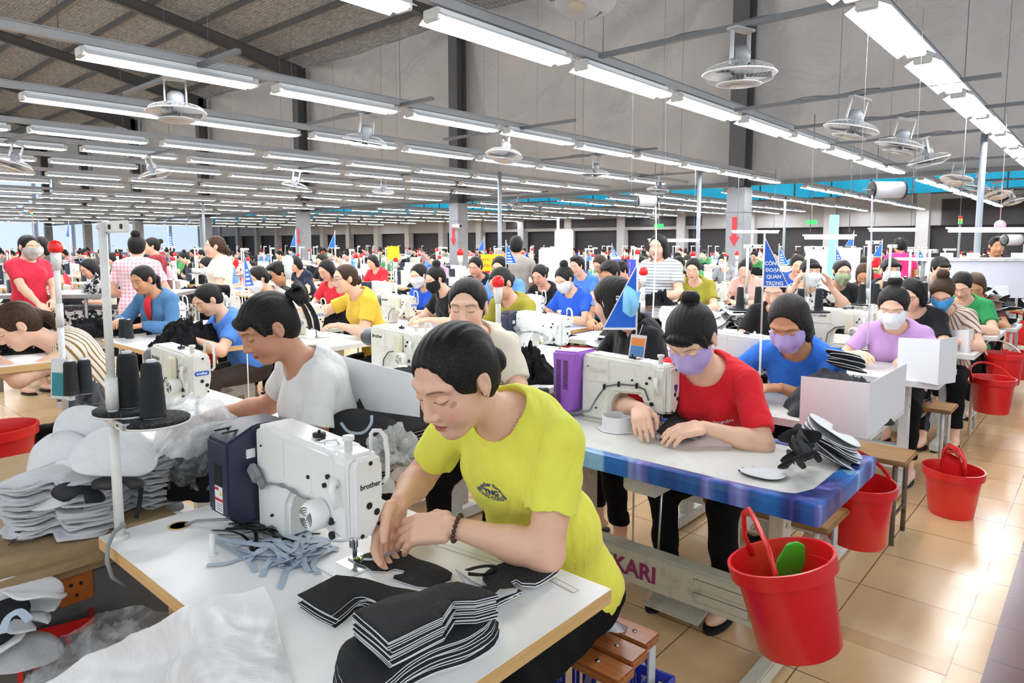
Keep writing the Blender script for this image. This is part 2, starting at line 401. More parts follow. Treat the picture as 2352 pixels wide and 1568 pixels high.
def cloth_mat(key, col, pat=None, col2='#ffffff', rough=.85, wr=.35):
    if key in MATS: return MATS[key]
    m, nt, b = newmat(key); ob = coord(nt); c0 = srgb(col); n = noise(nt, ob, 6, 4, .6)
    c = mixc(nt, ((n-.3)*2).clamp()*.5, c0, tuple(q*.82 for q in c0)); x, y, z = xyz(nt, coord(nt, attr='hc') if pat and pat.startswith('v') else ob)
    if pat == 'hstripe': c = mixc(nt, ((z*150).sin()*6).clamp(), c, srgb(col2))
    if pat == 'hthin': c = mixc(nt, ((z*210).sin()*3-1.2).clamp(), c, srgb(col2))
    if pat == 'vstripe': c = mixc(nt, ((y.atan2(x)*34).sin()*5-2).clamp(), c, srgb(col2))
    if pat == 'check':
        c = mixc(nt, ((z*170).sin()*4).clamp()*.5, c, srgb(col2)); c = mixc(nt, ((y*170).sin()*4).clamp()*.5, c, srgb(col2))
    if pat == 'camo': c = mixc(nt, ((noise(nt, ob, 22, 2, .5)-.5)*25).clamp(), c, srgb(col2))
    nt.links.new(c, b.inputs['Base Color']); b.inputs['Roughness'].default_value = rough; b.inputs['Sheen Weight'].default_value = .1; b.inputs['Specular IOR Level'].default_value = .25
    w_ = noise(nt, coord(nt, scale=(1, 1, .55)), 11, 4, .55, .8); f = noise(nt, ob, 700, 2, .5)
    bump(nt, b, w_*1.0+f*.03, wr, .02); return m
SK = skin_mat('skin_warm', '#e2b095'); SKO = skin_mat('skin_warm_open', '#e0ac90', True); SKL = skin_mat('skin_light', '#ecc2a8'); SKLO = skin_mat('skin_light_open', '#e8bda3', True); SKD = skin_mat('skin_tan', '#c8946f')
HB = hair_mat('hair_black', '#1b1817'); HBR = hair_mat('hair_brown', '#46301f')
BLK = M('black_cloth', '#101012', .9, bmp=.3, bs=30, bd=.01, spec=.2)
# ---------------------------------------------------------------- people
def v3(*a): return np.array(a, float)
def unit(v): v = np.array(v, float); return v/(np.linalg.norm(v)+1e-9)
def rotz(a): c, s_ = math.cos(a), math.sin(a); return np.array([[c, -s_, 0], [s_, c, 0], [0, 0, 1]])
def roty(a): c, s_ = math.cos(a), math.sin(a); return np.array([[c, 0, s_], [0, 1, 0], [-s_, 0, c]])
def ik(S, W, la, lb, hint):
    d = W-S; L = np.linalg.norm(d)
    if L > (la+lb)*.995: W = S+d/L*(la+lb)*.995; d = W-S; L = np.linalg.norm(d)
    u = d/L; a = (la*la-lb*lb+L*L)/(2*L); h = math.sqrt(max(1e-6, la*la-a*a)); n = hint-u*(hint@u); n /= np.linalg.norm(n)+1e-9
    return S+u*a+n*h, W
def hand(sd, W, f, n, side, rm=1.0, curl=.6, k=.006, hsc=1.0):
    """palm + five fingers: W wrist, f finger direction, n palm normal, side: thumb side direction"""
    f = unit(f); n = unit(n-f*(n@f)); t = unit(side-f*(side@f)-n*(side@n)); Rm = np.stack([f, t, n], 1)
    q_ = hsc; rm *= q_; sd.rbox(W+f*.048*q_, (.043*q_, .038*q_, .0135*q_), .012, Rm, k=.014)
    for i, (o, L, st) in enumerate(((.029, .070, .086), (.0098, .079, .090), (-.0098, .073, .087), (-.0275, .058, .078))):
        p = W+(f*st+t*o)*q_; r = .0092*rm; L *= q_; d = unit(f+t*(o*2.2)); a = curl*(.55+.12*i)
        for j, (q, rr) in enumerate(((.46, .95), (.3, .9), (.24, .82))):
            d = unit(d*math.cos(a)+n*math.sin(a)); e = p+d*L*q; sd.cap(p, e, r, r*rr, k=.004 if j else .007); p = e; r *= rr; a = curl*(.8 if j == 0 else .5)
    p = W+(f*.022+t*.032+n*.004)*q_; e = p+unit(f*.75+t*.6+n*.45)*.036*q_; sd.cap(p, e, .0125*rm, .011*rm, k=.012)
    e2 = e+unit(f*.95+t*.0+n*.35)*.030*q_; sd.cap(e, e2, .0105*rm, .0095*rm, k=.004); sd.cap(e2, e2+unit(f*.9-t*.2+n*.35)*.022, .0098*rm, .008*rm, k=.004)
    return W+f*.06
def person(label, pos, ang=180, res=.006, skin=None, hairm=None, hair='bun', top=None, mask=None, pants=None, group=None,
           sh=(.22, 0, 1.06), hd=(.34, 0, 1.245), pitch=30, yaw=0, roll=0, pel=(0, 0, .56), hL=None, hR=None, fL=None, fR=None, nL=None, nR=None,
           wd=1.0, fat=1.0, slv=.62, neck=.082, seat=True, scale=1.0, legs=True, feet=True, extra=None, hem=None, bust=1.0, elb=None, jacket=None, curl=.6, hs=1.0, name='person', cat='person', ofs=(0, 0, 0), long_top=0, hl=.024, hsc=1.0):
    skin = skin or SK; hairm = hairm or HB; top = top or cloth_mat('tee_white', '#efefee'); pants = pants or BLK
    root = empty(name, (pos[0], pos[1], 0), R(ang), label, cat, group)
    if scale != 1: root.scale = (scale,)*3
    pel = v3(*pel); S = v3(*sh); Hc = v3(*hd)
    Rm = rotz(R(yaw)) @ roty(R(pitch)) @ np.array([[1, 0, 0], [0, math.cos(R(roll)), -math.sin(R(roll))], [0, math.sin(R(roll)), math.cos(R(roll))]])
    hp = lambda x, y, z: Hc+Rm @ (v3(x, y, z)*hs)
    sw = .158*wd; spine = unit(S-pel); fwd = unit(v3(1, 0, 0)-spine*spine[0]); St = np.stack([fwd, v3(0, 1, 0), spine], 1)
    sl = [S+v3(0, s_*sw, -.015)-fwd*.0 for s_ in (1, -1)]
    hL = v3(*(hL or (.50, .10, .84))); hR = v3(*(hR or (.50, -.10, .84)))
    if elb is None: elb = (v3(-.35, .9, -.75), v3(-.35, -.9, -.75))
    arms = []
    for i, (W, h) in enumerate(((hL, elb[0]), (hR, elb[1]))):
        E, W = ik(sl[i], W, .265, .235, np.array(h, float)); arms.append((sl[i], E, W))
    neck_a = S+spine*.0-fwd*.005; neck_b = hp(-.022, 0, -.055)
    allp = np.array([pel, S, Hc, Hc+v3(0, 0, .12)]+[q for a in arms for q in a]); lo = allp.min(0)-.16; hi = allp.max(0)+.15
    lo[2] = max(lo[2], pel[2]-.14)
    hx, hy, hz = Rm[:, 0], Rm[:, 1], Rm[:, 2]; s3 = hs; rm = max(1.0, res*.75/.009)
    def torso(sd, g):
        sd.ell(pel+spine*.02, (.125*fat+g, .165*wd*fat+g, .12+g), St, 0)
        sd.ell(pel*.62+S*.38, (.108*fat+g, .142*wd*fat+g, .15+g), St, .07)
        c = pel*.22+S*.78; sd.ell(c, (.108*fat**.5+g, .152*wd+g, .16+g), St, .06)
        if bust:
            for s_ in (1, -1): sd.ell(c+fwd*.062*fat+v3(0, s_*.066, 0)-spine*.015, ((.058*bust+g), (.062+g), (.066+g)), St, .05)
        for q in sl: sd.cap(S+spine*.015-fwd*.01, q+spine*.006, .05+g, .046+g, k=.045)
        sd.ell(S-spine*.03-fwd*.045, (.07+g, .13*wd+g, .09+g), St, .05)
    # ---- body (one continuous skin)
    sd = SDF(lo, hi, res)
    torso(sd, -.006)
    sd.cap(neck_a-spine*.03, neck_b, .058, .0475, k=.035)
    sd.ell(hp(-.014, 0, .030), (.096*s3, .0765*s3, .084*s3), Rm, .02)
    sd.ell(hp(.022, 0, -.032), (.069*s3, .0615*s3, .083*s3), Rm, .03)
    sd.ell(hp(.058, 0, -.094), (.026*s3, .026*s3, .019*s3), Rm, .03)
    for s_ in (1, -1):
        sd.ell(hp(.052, s_*.035, -.036), (.030*s3, .027*s3, .034*s3), Rm, .02)
        sd.cap(hp(.082, s_*.012, .034), hp(.064, s_*.050, .030), .0105*s3, .009*s3, k=.014)
        sd.ell(hp(.098, s_*.031, .011), (.014*s3, .0175*s3, .0095*s3), Rm, .012, 'd')
        sd.ell(hp(.0695, s_*.0315, .007), (.0165*s3, .0165*s3, .0135*s3), Rm, .004)
        if res < .009:
            sd.ell(hp(-.010, s_*.079, -.002), (.018*s3, .008*s3, .030*s3), Rm, .005); sd.ell(hp(-.006, s_*.089, .003), (.0105*s3, .0075*s3, .019*s3), Rm, .003, 'd'); sd.ell(hp(-.004, s_*.080, -.026), (.009*s3, .006*s3, .010*s3), Rm, .004)
            sd.ell(hp(.093, s_*.0115, -.033), (.0105, .0075, .0075), Rm, .006)
    sd.cap(hp(.084, 0, .018), hp(.1045, 0, -.027), .0075, .0105, k=.012)
    if res < .009:
        sd.ell(hp(.0835, 0, -.0555), (.0125, .0225, .0068), Rm, .006); sd.ell(hp(.083, 0, -.0675), (.0125, .019, .0075), Rm, .005)
    for i, (A, B, W) in enumerate(arms):
        s_ = 1-2*i; fd = (fL, fR)[i]; nd = (nL, nR)[i]
        sd.cap(A, B, .047*fat, .039*fat, k=.03); sd.cap(B, B+(W-B)*.35, .039*fat, .038*fat, k=.02); sd.cap(B+(W-B)*.3, W, .038*fat, .0245, k=.02)
        fd = v3(*fd) if fd else unit(unit(W-B)+v3(.6, -s_*.25, -.35)); nd = v3(*nd) if nd else v3(.15, -s_*.35, -1)
        hand(sd, W, fd, nd, np.cross(nd, fd)*s_, rm, curl, hsc=hsc)
    P, Fq = sd.mesh(); body = npmesh('body', P, Fq, skin, root, (P-Hc) @ Rm/s3)
    # ---- shirt
    g = .009+res*.25; sd = SDF(lo-.02, hi+.02, res*1.1)
    for i, (A, B, W) in enumerate(arms):
        L = slv; u = unit(B-A)
        if L <= 1: e = A+(B-A)*L; sd.cap(A, e+u*.03, .056*fat, .054*fat, k=.018); sd.cut(e, u, e+u*.05, (.075*fat+.03,)*3)
        else: sd.cap(A, B, .060, .053, k=.03); e = B+(W-B)*(L-1); sd.cap(B, e, .052, .042, k=.02)
    tD = sd.D; sd.D = np.full(sd.n, .06, np.float32); torso(sd, g)
    if long_top: sd.ell(pel-v3(0, 0, .05), (.15, .19, .16), None, .05)
    sd.D = smin(sd.D, tD, .022).astype(np.float32); del tD
    ncen = neck_a+spine*.055+fwd*.02; sd.fold(.0042 if res < .009 else .006, 26, len(label), (1, 1, .5))
    sd.ell(ncen, (neck*.93, neck*1.0, .085), St, .004, 'd'); sd.cap(neck_a, neck_b, .060, .055, k=.002, mode='d')
    hz_ = pel-spine*.10 if hem is None else v3(0, 0, hem); sd.cut(hz_, v3(0, 0, -1) if hem is not None else -spine)
    P, Fq = sd.mesh(); shirt = npmesh('shirt' if jacket is None else jacket, P, Fq, top, root, (P-pel) @ St)
    # ---- hair
    big = {'long': .36, 'pony': .20, 'bob': .16, 'lowpony': .22}.get(hair, .14)
    hres = max(res*.9, .0028); hlo = Hc-.17; hlo[2] -= big-.06; sd = SDF(hlo, Hc+.19, hres); t_ = .0075
    sd.ell(hp(-.016, 0, .031), ((.096+t_)*s3, (.0765+t_)*s3, (.084+t_)*s3), Rm, 0); sd.ell(hp(-.045, 0, -.015), (.066*s3, .070*s3, .075*s3), Rm, .02)
    low = .004 if hair in ('bangs', 'bangsbun', 'bob', 'long') else .0
    sd.ell(hp(.098, 0, -.040+low+hl), (.082*s3, .0735*s3, .104*s3), Rm, .012, 'd')
    sd.ell(hp(.02, 0, -.10), (.09, .072, .075), Rm, .01, 'd')
    if hair not in ('bob', 'long'):
        for s_ in (1, -1): sd.ell(hp(-.004, s_*.092, -.016), (.027, .028, .042), Rm, .004, 'd')
    if hair == 'bun': sd.ell(hp(-.125, 0, .055), (.036, .042, .036), Rm, .01)
    if hair == 'topbun': sd.ell(hp(-.075, 0, .125), (.042, .045, .040), Rm, .012)
    if hair == 'lowbun': sd.ell(hp(-.118, 0, -.03), (.03, .04, .04), Rm, .014)
    if hair == 'pony': sd.cap(hp(-.10, 0, .045), hp(-.165, 0, -.02), .026, .03, k=.012); sd.cap(hp(-.165, 0, -.02), hp(-.15, 0, -.13), .03, .014, k=.02)
    if hair == 'lowpony': sd.cap(hp(-.10, 0, .0), hp(-.135, 0, -.05), .03, .024, k=.015); sd.cap(hp(-.135, 0, -.05), hp(-.12, .01, -.17), .024, .012, k=.02)
    if hair == 'bob':
        for s_ in (1, -1): sd.ell(hp(-.022, s_*.068, -.045), (.052, .024, .078), Rm, .02)
        sd.ell(hp(-.07, 0, -.04), (.04, .07, .075), Rm, .02)
    if hair == 'long':
        for s_ in (1, -1): sd.ell(hp(-.03, s_*.066, -.05), (.05, .024, .08), Rm, .02)
        sd.cap(hp(-.08, 0, .02), Hc+v3(-.10, 0, -.12), .062, .065, k=.03); sd.cap(Hc+v3(-.10, 0, -.12), Hc+v3(-.13, 0, -.34), .062, .03, k=.03)
    if hair == 'bangsbun': sd.ell(hp(-.080, 0, .118), (.036, .040, .034), Rm, .012)
    if hair in ('bangs', 'bangsbun'):
        sd.ell(hp(.076, 0, .062), (.018, .056, .024), Rm, .014); sd.cap(hp(.045, .070, .05), hp(.040, .073, .0), .010, .004, k=.012); sd.cap(hp(.045, -.070, .05), hp(.040, -.073, .0), .010, .004, k=.012)
    if hair == 'short': sd.ell(hp(.02, 0, .105), (.075, .06, .025), Rm, .02)
    sd.D += ((np.sin(((sd.ax[1]-Hc[1])[None, :, None]*310+(sd.ax[2]-Hc[2])[None, None, :]*60+(sd.ax[0]-Hc[0])[:, None, None]*18))*.0009).astype(np.float32) if res < .007 else 0)
    P, Fq = sd.mesh(); npmesh('hair', P, Fq, hairm, root, (P-Hc) @ Rm)
    # ---- mask
    if mask is not None:
        mr = max(.003, res*.8); sd = SDF(Hc-.15, Hc+.15, mr); gg = .007+mr*.3
        sd.ell(hp(.022, 0, -.032), (.069*s3+gg, .0615*s3+gg, .083*s3+gg), Rm, 0); sd.ell(hp(.058, 0, -.094), (.026+gg, .026+gg, .019+gg), Rm, .03)
        for s_ in (1, -1): sd.ell(hp(.052, s_*.035, -.036), (.030*s3+gg, .027*s3+gg, .034*s3+gg), Rm, .02)
        sd.cap(hp(.080, 0, .008), hp(.104, 0, -.034), .016, .020, k=.035); sd.cap(hp(.100, 0, -.036), hp(.078, 0, -.095), .019, .020, k=.04)
        for s_ in (1, -1):
            sd.cut(hp(.03, s_*.07, -.088), -hz*.8+hy*s_*.3-hx*.3)
        sd.cut(hp(.107, 0, .006), hz*.985+hx*.17); sd.cut(hp(.012, 0, 0), -hx); P, Fq = sd.mesh(); mk = npmesh('face_mask', P, Fq, mask, root, (P-Hc) @ Rm)
        mb = MB()
        for s_ in (1, -1):
            for z_ in (0, 1): mb.tube([hp(.018, s_*.067, -.012-.05*z_), hp(.002, s_*.080, (.026, -.030)[z_]), hp(-.018, s_*.083, 0)], .0014, 5)
        o = mb.build('ear_loop', M('white_elastic', '#f2f2f2', .7), mk)
    # ---- trousers and feet
    if legs:
        lr = max(res*1.6, .009)
        if seat:
            kn = [v3(pel[0]+.40, s_*.13, .50) for s_ in (1, -1)]; an = [v3(pel[0]+.34, s_*.13, .12) for s_ in (1, -1)]; hpz = [pel+v3(.02, s_*.085, -.03) for s_ in (1, -1)]
        else:
            kn = [v3(pel[0]+.03, s_*.09, .50) for s_ in (1, -1)]; an = [v3(pel[0]-.01, s_*.09, .12) for s_ in (1, -1)]; hpz = [pel+v3(0, s_*.08, -.06) for s_ in (1, -1)]
        l2 = np.array(kn+an+hpz); sd = SDF(l2.min(0)-.15, l2.max(0)+.16, lr); sd.ell(pel-v3(.01, 0, .01), (.125*fat, .168*wd*fat, .105), None, 0)
        for a, b, c in zip(hpz, kn, an): sd.cap(a, b, .085*fat, .062, k=.04); sd.cap(b, c, .062, .047, k=.03)
        sd.fold(.004, 22, 5); sd.cut((0, 0, .155), (0, 0, -1)); P, Fq = sd.mesh(); npmesh('trousers', P, Fq, pants, root, P)
        if feet:
            for c in an:
                sd = SDF(c-v3(.12, .09, .15), c+v3(.22, .09, .15), lr*.8); sd.cap(c+v3(0, 0, .1), c-v3(0, 0, .04), .038, .034, k=.01); sd.ell(c+v3(.05, 0, -.075), (.115, .042, .032), None, .03)
                sd.cut((0, 0, .012), (0, 0, -1)); P, Fq = sd.mesh(); npmesh('foot', P, Fq, skin, body, P*0-9)
                mb = MB(); mb.prism([(c[0]+.05+.125*math.cos(q*.393), c[1]+.047*math.sin(q*.393)) for q in range(16)], .0, .016, bev=.003); mb.build('sandal', M('sandal', '#17181c', .6), root)
    root['_'] = 0; del root['_']
    return dict(root=root, shirt=shirt, body=body, hp=hp, Rm=Rm, arms=arms, fwd=fwd, spine=spine, pel=pel, S=S, St=St, Hc=Hc)
def shirt_text(p, s, size, u, v, mat, bold=0, arc=0, name='lettering', sp=1.0):
    """project letters on the chest: u = to the wearer's left, v = up the spine from the shoulder line"""
    me = p['shirt'].data; bv = BVHTree.FromPolygons([q.co for q in me.vertices], [q.vertices[:] for q in me.polygons])
    vs, fs = text_pts(s, size, sp, bold=bold); f = Vector(p['fwd']); out = []
    o = Vector(p['S'])+Vector(p['St'][:, 1])*u+Vector(p['St'][:, 2])*v; ux = Vector(p['St'][:, 1]); uy = Vector(p['St'][:, 2])
    for a in vs:
        x, y = a[0], a[1]
        if arc: r_ = abs(arc)+(y if arc > 0 else -y); q = x/abs(arc); x, y = r_*math.sin(q), (r_*math.cos(q)-abs(arc))*(1 if arc > 0 else -1)
        c = o+ux*x+uy*y+f*.5; h = bv.ray_cast(c, -f); out.append((h[0] if h[0] else c-f*.4)+f*.002)
    mb = MB(); mb.add(out, fs); return mb.build(name, mat, p['shirt'])
# ---------------------------------------------------------------- object materials
WHT = M('machine_white', '#f1f2f0', .28, spec=.5); CRM = M('machine_cream', '#ecebe2', .3, dirt='#9a9484', dscale=14, damt=.25)
NVY = M('motor_navy', '#2b3247', .4, bmp=.15, bs=400, bd=.001); PUR = M('motor_purple', '#a566cf', .3); DGR = M('dark_grey_plastic', '#4b4f57', .4)
INK = M('black_ink', '#111111', .5); RUB = M('black_rubber', '#151515', .6); STL = M('polished_steel', '#c9ccd0', .22, 1); GRS = M('grey_cable', '#8d9095', .5)
LAM = M('white_laminate', '#f7f7f6', .3, var=.01, vs=3, dirt='#c9c5bb', dscale=2.2, damt=.06); LAMO = M('worn_laminate', '#dfdfda', .45, dirt='#8b8578', dscale=5, damt=.3)
def wood_mat(name, a, b_, sc=(2, 30, 30), rough=.45):
    m, nt, b = newmat(name); n = noise(nt, coord(nt, scale=sc), 2.2, 6, .65, .8)
    nt.links.new(mixc(nt, ((n-.3)*2.2).clamp(), srgb(a), srgb(b_)), b.inputs['Base Color']); b.inputs['Roughness'].default_value = rough; bump(nt, b, n, .1, .002); return m
OAK = wood_mat('oak_edge_band', '#e3bd82', '#d0a266', (1, 1.2, 40)); PINE = wood_mat('varnished_pine', '#b5703c', '#7c4220', (40, 2, 40), .3); OLDW = wood_mat('worn_plywood', '#a9814f', '#6d4b2a', (30, 2, 30), .5)
LEG = M('cream_painted_steel', '#c4bfae', .45, dirt='#4d463c', dscale=9, damt=.45); LEGW = M('white_painted_steel', '#d5d7d6', .4, dirt='#6a655c', dscale=9, damt=.35); RUST = M('rusty_steel', '#6f665c', .6, .3, dirt='#3a2318', dscale=30, damt=.9)
REDP = M('red_plastic', '#d81f20', .28, spec=.6); BLUP = M('blue_plastic', '#2f3fb2', .4); GRNP = M('green_plastic', '#3fae2c', .35)
PVC = M('white_pvc', '#e9e9e6', .35, dirt='#a09a8c', dscale=12, damt=.3); THR = M('black_thread', '#1d2023', .8, bmp=.6, bs=500, bd=.002, stretch=(.1, .1, 1)); THW = M('white_thread', '#ebebeb', .8)
FOAM = M('black_foam', '#1a1a1b', .95, dirt='#77777a', dscale=120, damt=.7)
CARD = M('white_card', '#f0f1f4', .35); BLOG = M('blue_logo', '#1f55c8', .3); PRNT = M('purple_print', '#5b2a84', .4); ORNG = M('yellow_label', '#e8c62a', .5)
BLKF = M('black_felt', '#202022', .95, var=.12, vs=160, bmp=.3, bs=300, bd=.002, dirt='#8a8a8a', dscale=260, damt=.10); WHF = M('white_felt', '#e6e8ec', .95, bmp=.4, bs=250, bd=.002, var=.05, vs=60); GRF = M('pale_grey_felt', '#c8cacf', .95, bmp=.3, bs=120, bd=.002, var=.07, vs=90); BLT = M('pale_blue_tape', '#b3c2d2', .55); BLKT = M('black_elastic', '#131314', .7)
TUBEM, _nt, _b = newmat('lit_tube'); _b.inputs['Emission Color'].default_value = (.97, .985, 1, 1); _b.inputs['Emission Strength'].default_value = TUBE_E; _b.inputs['Base Color'].default_value = (.9, .9, .9, 1)
REFL = M('white_enamel_reflector', '#f2f4f6', .35); GALV = M('galvanised_steel', '#9b9da0', .45, .35, var=.15, vs=5); GALD = M('dull_galvanised_steel', '#77797c', .5, .4); RBALL = M('red_lamp_dome', '#e8201f', .2); GBALL = M('lit_green_dome', '#a8f5d0', .2, emit=1.2)
SBLU = M('flag_blue', '#1b66d6', .35); SWHT = M('flag_white', '#f4f6fa', .4); YSGN = M('yellow_sign', '#f3d91c', .4); RSGN = M('red_paint', '#d62a36', .5)
# ---------------------------------------------------------------- sewing machine (needle at the origin, motor towards +y, back towards -x)
def machine(kind='navy', detail=2, s_logo=True):
    body = {'navy': WHT, 'blue': CRM, 'purple': CRM, 'cream': CRM}[kind]
    r = empty('sewing_machine')
    mb = MB(); mb.prism([(-.0, .105), (0, .272), (.02, .286), (.36, .298), (.385, .285), (.385, .0), (.235, .0), (.228, .10), (.20, .138), (.08, .145), (.06, .105)], -.054, .05, 'X', .011, 3)
    mb.prism([(-.05, .078), (.010, .068), (.036, .105), (.05, .165), (.05, .262), (.036, .284), (-.036, .284), (-.05, .268)], -.036, .062, 'Y', .007, 3)
    o = mb.build('arm', body, r); autosmooth(o, 40)
    mb = MB(); mb.prism([(-.046, .082), (.008, .073), (.033, .107), (.046, .166), (.046, .258), (.033, .279), (-.034, .279), (-.046, .265)], -.058, -.037, 'Y', .009, 4); fp = autosmooth(mb.build('face_plate', body, r), 40)
    if detail:
        for x, z, q in ((0.0, .158, .0085), (.022, .137, .0085), (-.022, .088, .0055), (.026, .106, .005), (.006, .262, .0055)): mb = MB(); mb.cyl((x, -.0575, z), (x, -.0595, z), q, 16, False); mb.build('oil_cap', RUB, fp)
        if kind == 'navy' and s_logo: lettering('brother', .019, (.004, -.0592, .208), (1, 0, .0), (0, 0, 1), INK, fp, bold=.0004)
        if kind == 'blue':
            mb = MB(); mb.prism([(-.030+.004*0, .185), (.030, .185), (.034, .195), (.030, .205), (-.030, .205), (-.034, .195)], -.0605, -.058, 'Y', .001); bd = mb.build('badge', BLOG, fp); lettering('brother', .016, (0, -.0612, .195), (1, 0, 0), (0, 0, 1), SWHT, bd, bold=.0006)
        if kind == 'purple': mb = MB(); mb.prism([(-.004, .20), (.014, .20), (.019, .19), (.005, .165), (-.009, .19)], -.0605, -.058, 'Y'); mb.build('badge', PRNT, fp)
    mb = MB(); mb.bb(-.045, -.0, .17, .215, .20, .205)
    # side cover, belt-side knob, clips and cables
    mb = MB(); mb.bb(-.0575, -.053, .235, .372, .175, .275, .003); mb.bb(-.0565, -.053, .105, .228, .165, .262, .004); sc = mb.build('side_cover', body, r)
    if kind != 'purple':
        mb = MB(); mb.lathe([(.0, -.103), (.028, -.102), (.035, -.096), (.037, -.088), (.037, -.06), (.026, -.05)], (0, .058, .128), 28, 'X'); kn = mb.build('solenoid_cap', body, r); autosmooth(kn, 50)
        mb = MB()
        for q in (.007, .013, .019, .025):
            for a0 in (.3, 2.4, 4.5): mb.tube([(-.1035, .058+q*math.cos(a0+t*.25), .128+q*math.sin(a0+t*.25)) for t in range(7)], .0009, 4)
        mb.build('vent_ring', INK, kn)
    for y, z, q in ((.02, .115, .009), (.045, .20, .006), (.03, .225, .006), (.115, .205, .005), (.018, .08, .010), (.30, .055, .004), (.345, .24, .003)): mb = MB(); mb.cyl((-.0535, y, z), (-.0605, y, z), q, 12, False); mb.build('screw', RUB, r)
    mb = MB(); mb.tube([(-.05, .0, .21), (-.066, -.005, .225), (-.07, -.004, .20), (-.068, -.02, .16)], [.010, .012, .009, .007], 10); mb.build('lever', body, r)
    if kind == 'navy':
        mb = MB(); mb.prism([(-.135, .045), (-.10, .015), (.05, .015), (.05, .285), (-.05, .290), (-.135, .252)], .388, .505, 'Y', .006, 2); mbx = autosmooth(mb.build('motor_box', NVY, r), 40)
        mb = MB()
        for y in (.425, .468): mb.bb(-.128, -.055, y-.0015, y+.0015, .272, .277)
        mb.build('groove', INK, mbx)
        mb = MB(); mb.mat(0).bb(-.1362, -.1345, .42, .463, .125, .185); mb.mat(1).bb(-.1362, -.1345, .42, .463, .05, .124); mb.mat(2).bb(-.1368, -.136, .44, .463, .112, .12); mb.mat(2).bb(-.1368, -.136, .42, .463, .082, .09)
        mb.mat(3).prism([(.422, .10), (.436, .10), (.429, .115)], -.1368, -.1362, 'X')
        for k in range(4): mb.mat(0).bb(-.1366, -.136, .423, .455, .056+k*.006, .0575+k*.006)
        mb.build('warning_label', [INK, CARD, RSGN, ORNG], mbx)
        mb = MB(); mb.bb(-.08, -.055, .384, .389, .20, .225); mb.build('socket', CARD, mbx)
        mb = MB(); mb.box((-.075, .355, .165), (.02, .05, .03), .004, 0, Matrix.Rotation(.7, 3, 'X')); mb.box((-.07, .335, .145), (.015, .045, .018), .003, 0, Matrix.Rotation(.7, 3, 'X')); cn = mb.build('cable_connector', GRS, r)
        mb = MB()
        for k in range(3): mb.tube([(-.063, .33, .14), (-.062, .29, .145+.002*k), (-.060, .24, .158-.004*k), (-.062, .19, .150+.004*k), (-.064, .13, .148), (-.066, .10, .155)], .0022, 5)
        mb.build('cable', GRS, r)
    elif kind == 'purple':
        mb = MB(); mb.prism([(.372, .305), (.52, .298), (.505, .02), (.41, .02)], -.10, .055, 'X', .010, 3); mx = autosmooth(mb.build('motor_box', PUR, r), 40)
        mb = MB()
        for c in (.44, .48):
            for k in range(17 if c < .46 else 26): mb.bb(-.1015, -.0985, c-.013, c+.013, .255-k*.008, .2585-k*.008)
        mb.build('vent_slot', INK, mx); mb = MB(); mb.bb(-.1, .0, .505, .508, .10, .2); mb.build('label_plate', GRS, mx)
        mb = MB()
        for k in range(3): mb.tube([(-.064, .03, .13), (-.062, .05, .175), (-.060, .10, .185), (-.062, .18, .18), (-.060, .25, .16), (-.063, .30, .09), (-.062, .33, .04), (-.07, .40, .012+.004*k), (-.10, .46, .008)], .0035, 6)
        mb.build('cable', GRS, r); mb = MB()
        for y, z in ((.09, .185), (.18, .18), (.255, .158)): mb.bb(-.068, -.054, y-.004, y+.004, z-.012, z+.012, .002)
        mb.build('cable_clip', RUB, r)
        lettering('HIKARI', .03, (-.0582, .29, .225), (0, -1, 0), (0, 0, 1), M('faint_print', '#d2d0c8', .5), sc, bold=.0005)
    else:
        mb = MB(); mb.lathe([(.0, .50), (.03, .498), (.052, .485), (.058, .46), (.058, .39), (.050, .384)], (0, 0, .215), 28, 'Y'); autosmooth(mb.build('motor_housing', DGR, r), 50)
        mb = MB(); mb.bb(-.085, -.058, .065, .125, .105, .262, .006); mb.build('oil_box_cover', M('ivory_plastic', '#e6e0c9', .4), r)
        lettering('brother', .03, (-.0582, .31, .235), (0, -1, 0), (0, 0, 1), INK, sc, bold=.0008)
        mb = MB(); mb.tube([(-.06, .07, .17), (-.062, .13, .163), (-.062, .20, .15), (-.06, .25, .10), (-.06, .26, .03)], .003, 6); mb.build('cable', RUB, r)
    if detail:
        mb = MB(); mb.lathe([(.010, .28), (.010, .31), (.015, .312), (.015, .322), (.0, .323)], (-.012, .005, 0), 16); mb.build('thread_post', body, r)
        mb = MB(); mb.tube([(.03, -.03, .283), (.03, -.03, .325), (.034, -.034, .333), (.047, -.044, .332), (.058, -.05, .315), (.062, -.053, .27), (.061, -.053, .215), (.05, -.05, .20)], .0035, 8, flat=1.8); mb.build('take_up_guard', body, r)
        mb = MB(); mb.cyl((0, .15, .287), (0, .15, .300), .017, 20); mb.cyl((0, .15, .3), (0, .15, .308), .004, 10); mb.mat(1).bb(-.03, .02, .10, .13, .288, .291); mb.tube([(-.03, .08, .286), (-.03, .08, .3), (-.01, .06, .3), (.0, .06, .287)], .0014, 5); mb.build('bobbin_winder', [RUB, STL], r)
    mb = MB(); mb.cyl((.0, .0, .075), (.0, .0, .012), .0025, 8); mb.cyl((.004, .014, .08), (.004, .014, .006), .0045, 10); mb.bb(-.006, .012, .006, .022, .03, .052, .002); mb.bb(-.012, .012, -.012, .020, .003, .008, .001); mb.build('presser_foot', STL, r)
    mb = MB(); mb.bb(-.085, .085, -.06, .385, .0006, .0022, .0005); pl = mb.build('bed_plate', LAM if kind == 'navy' else body, r)
    mb = MB(); mb.bb(-.04, .03, -.055, .03, .0022, .003); mb.build('slide_plate', STL, pl)
    return r
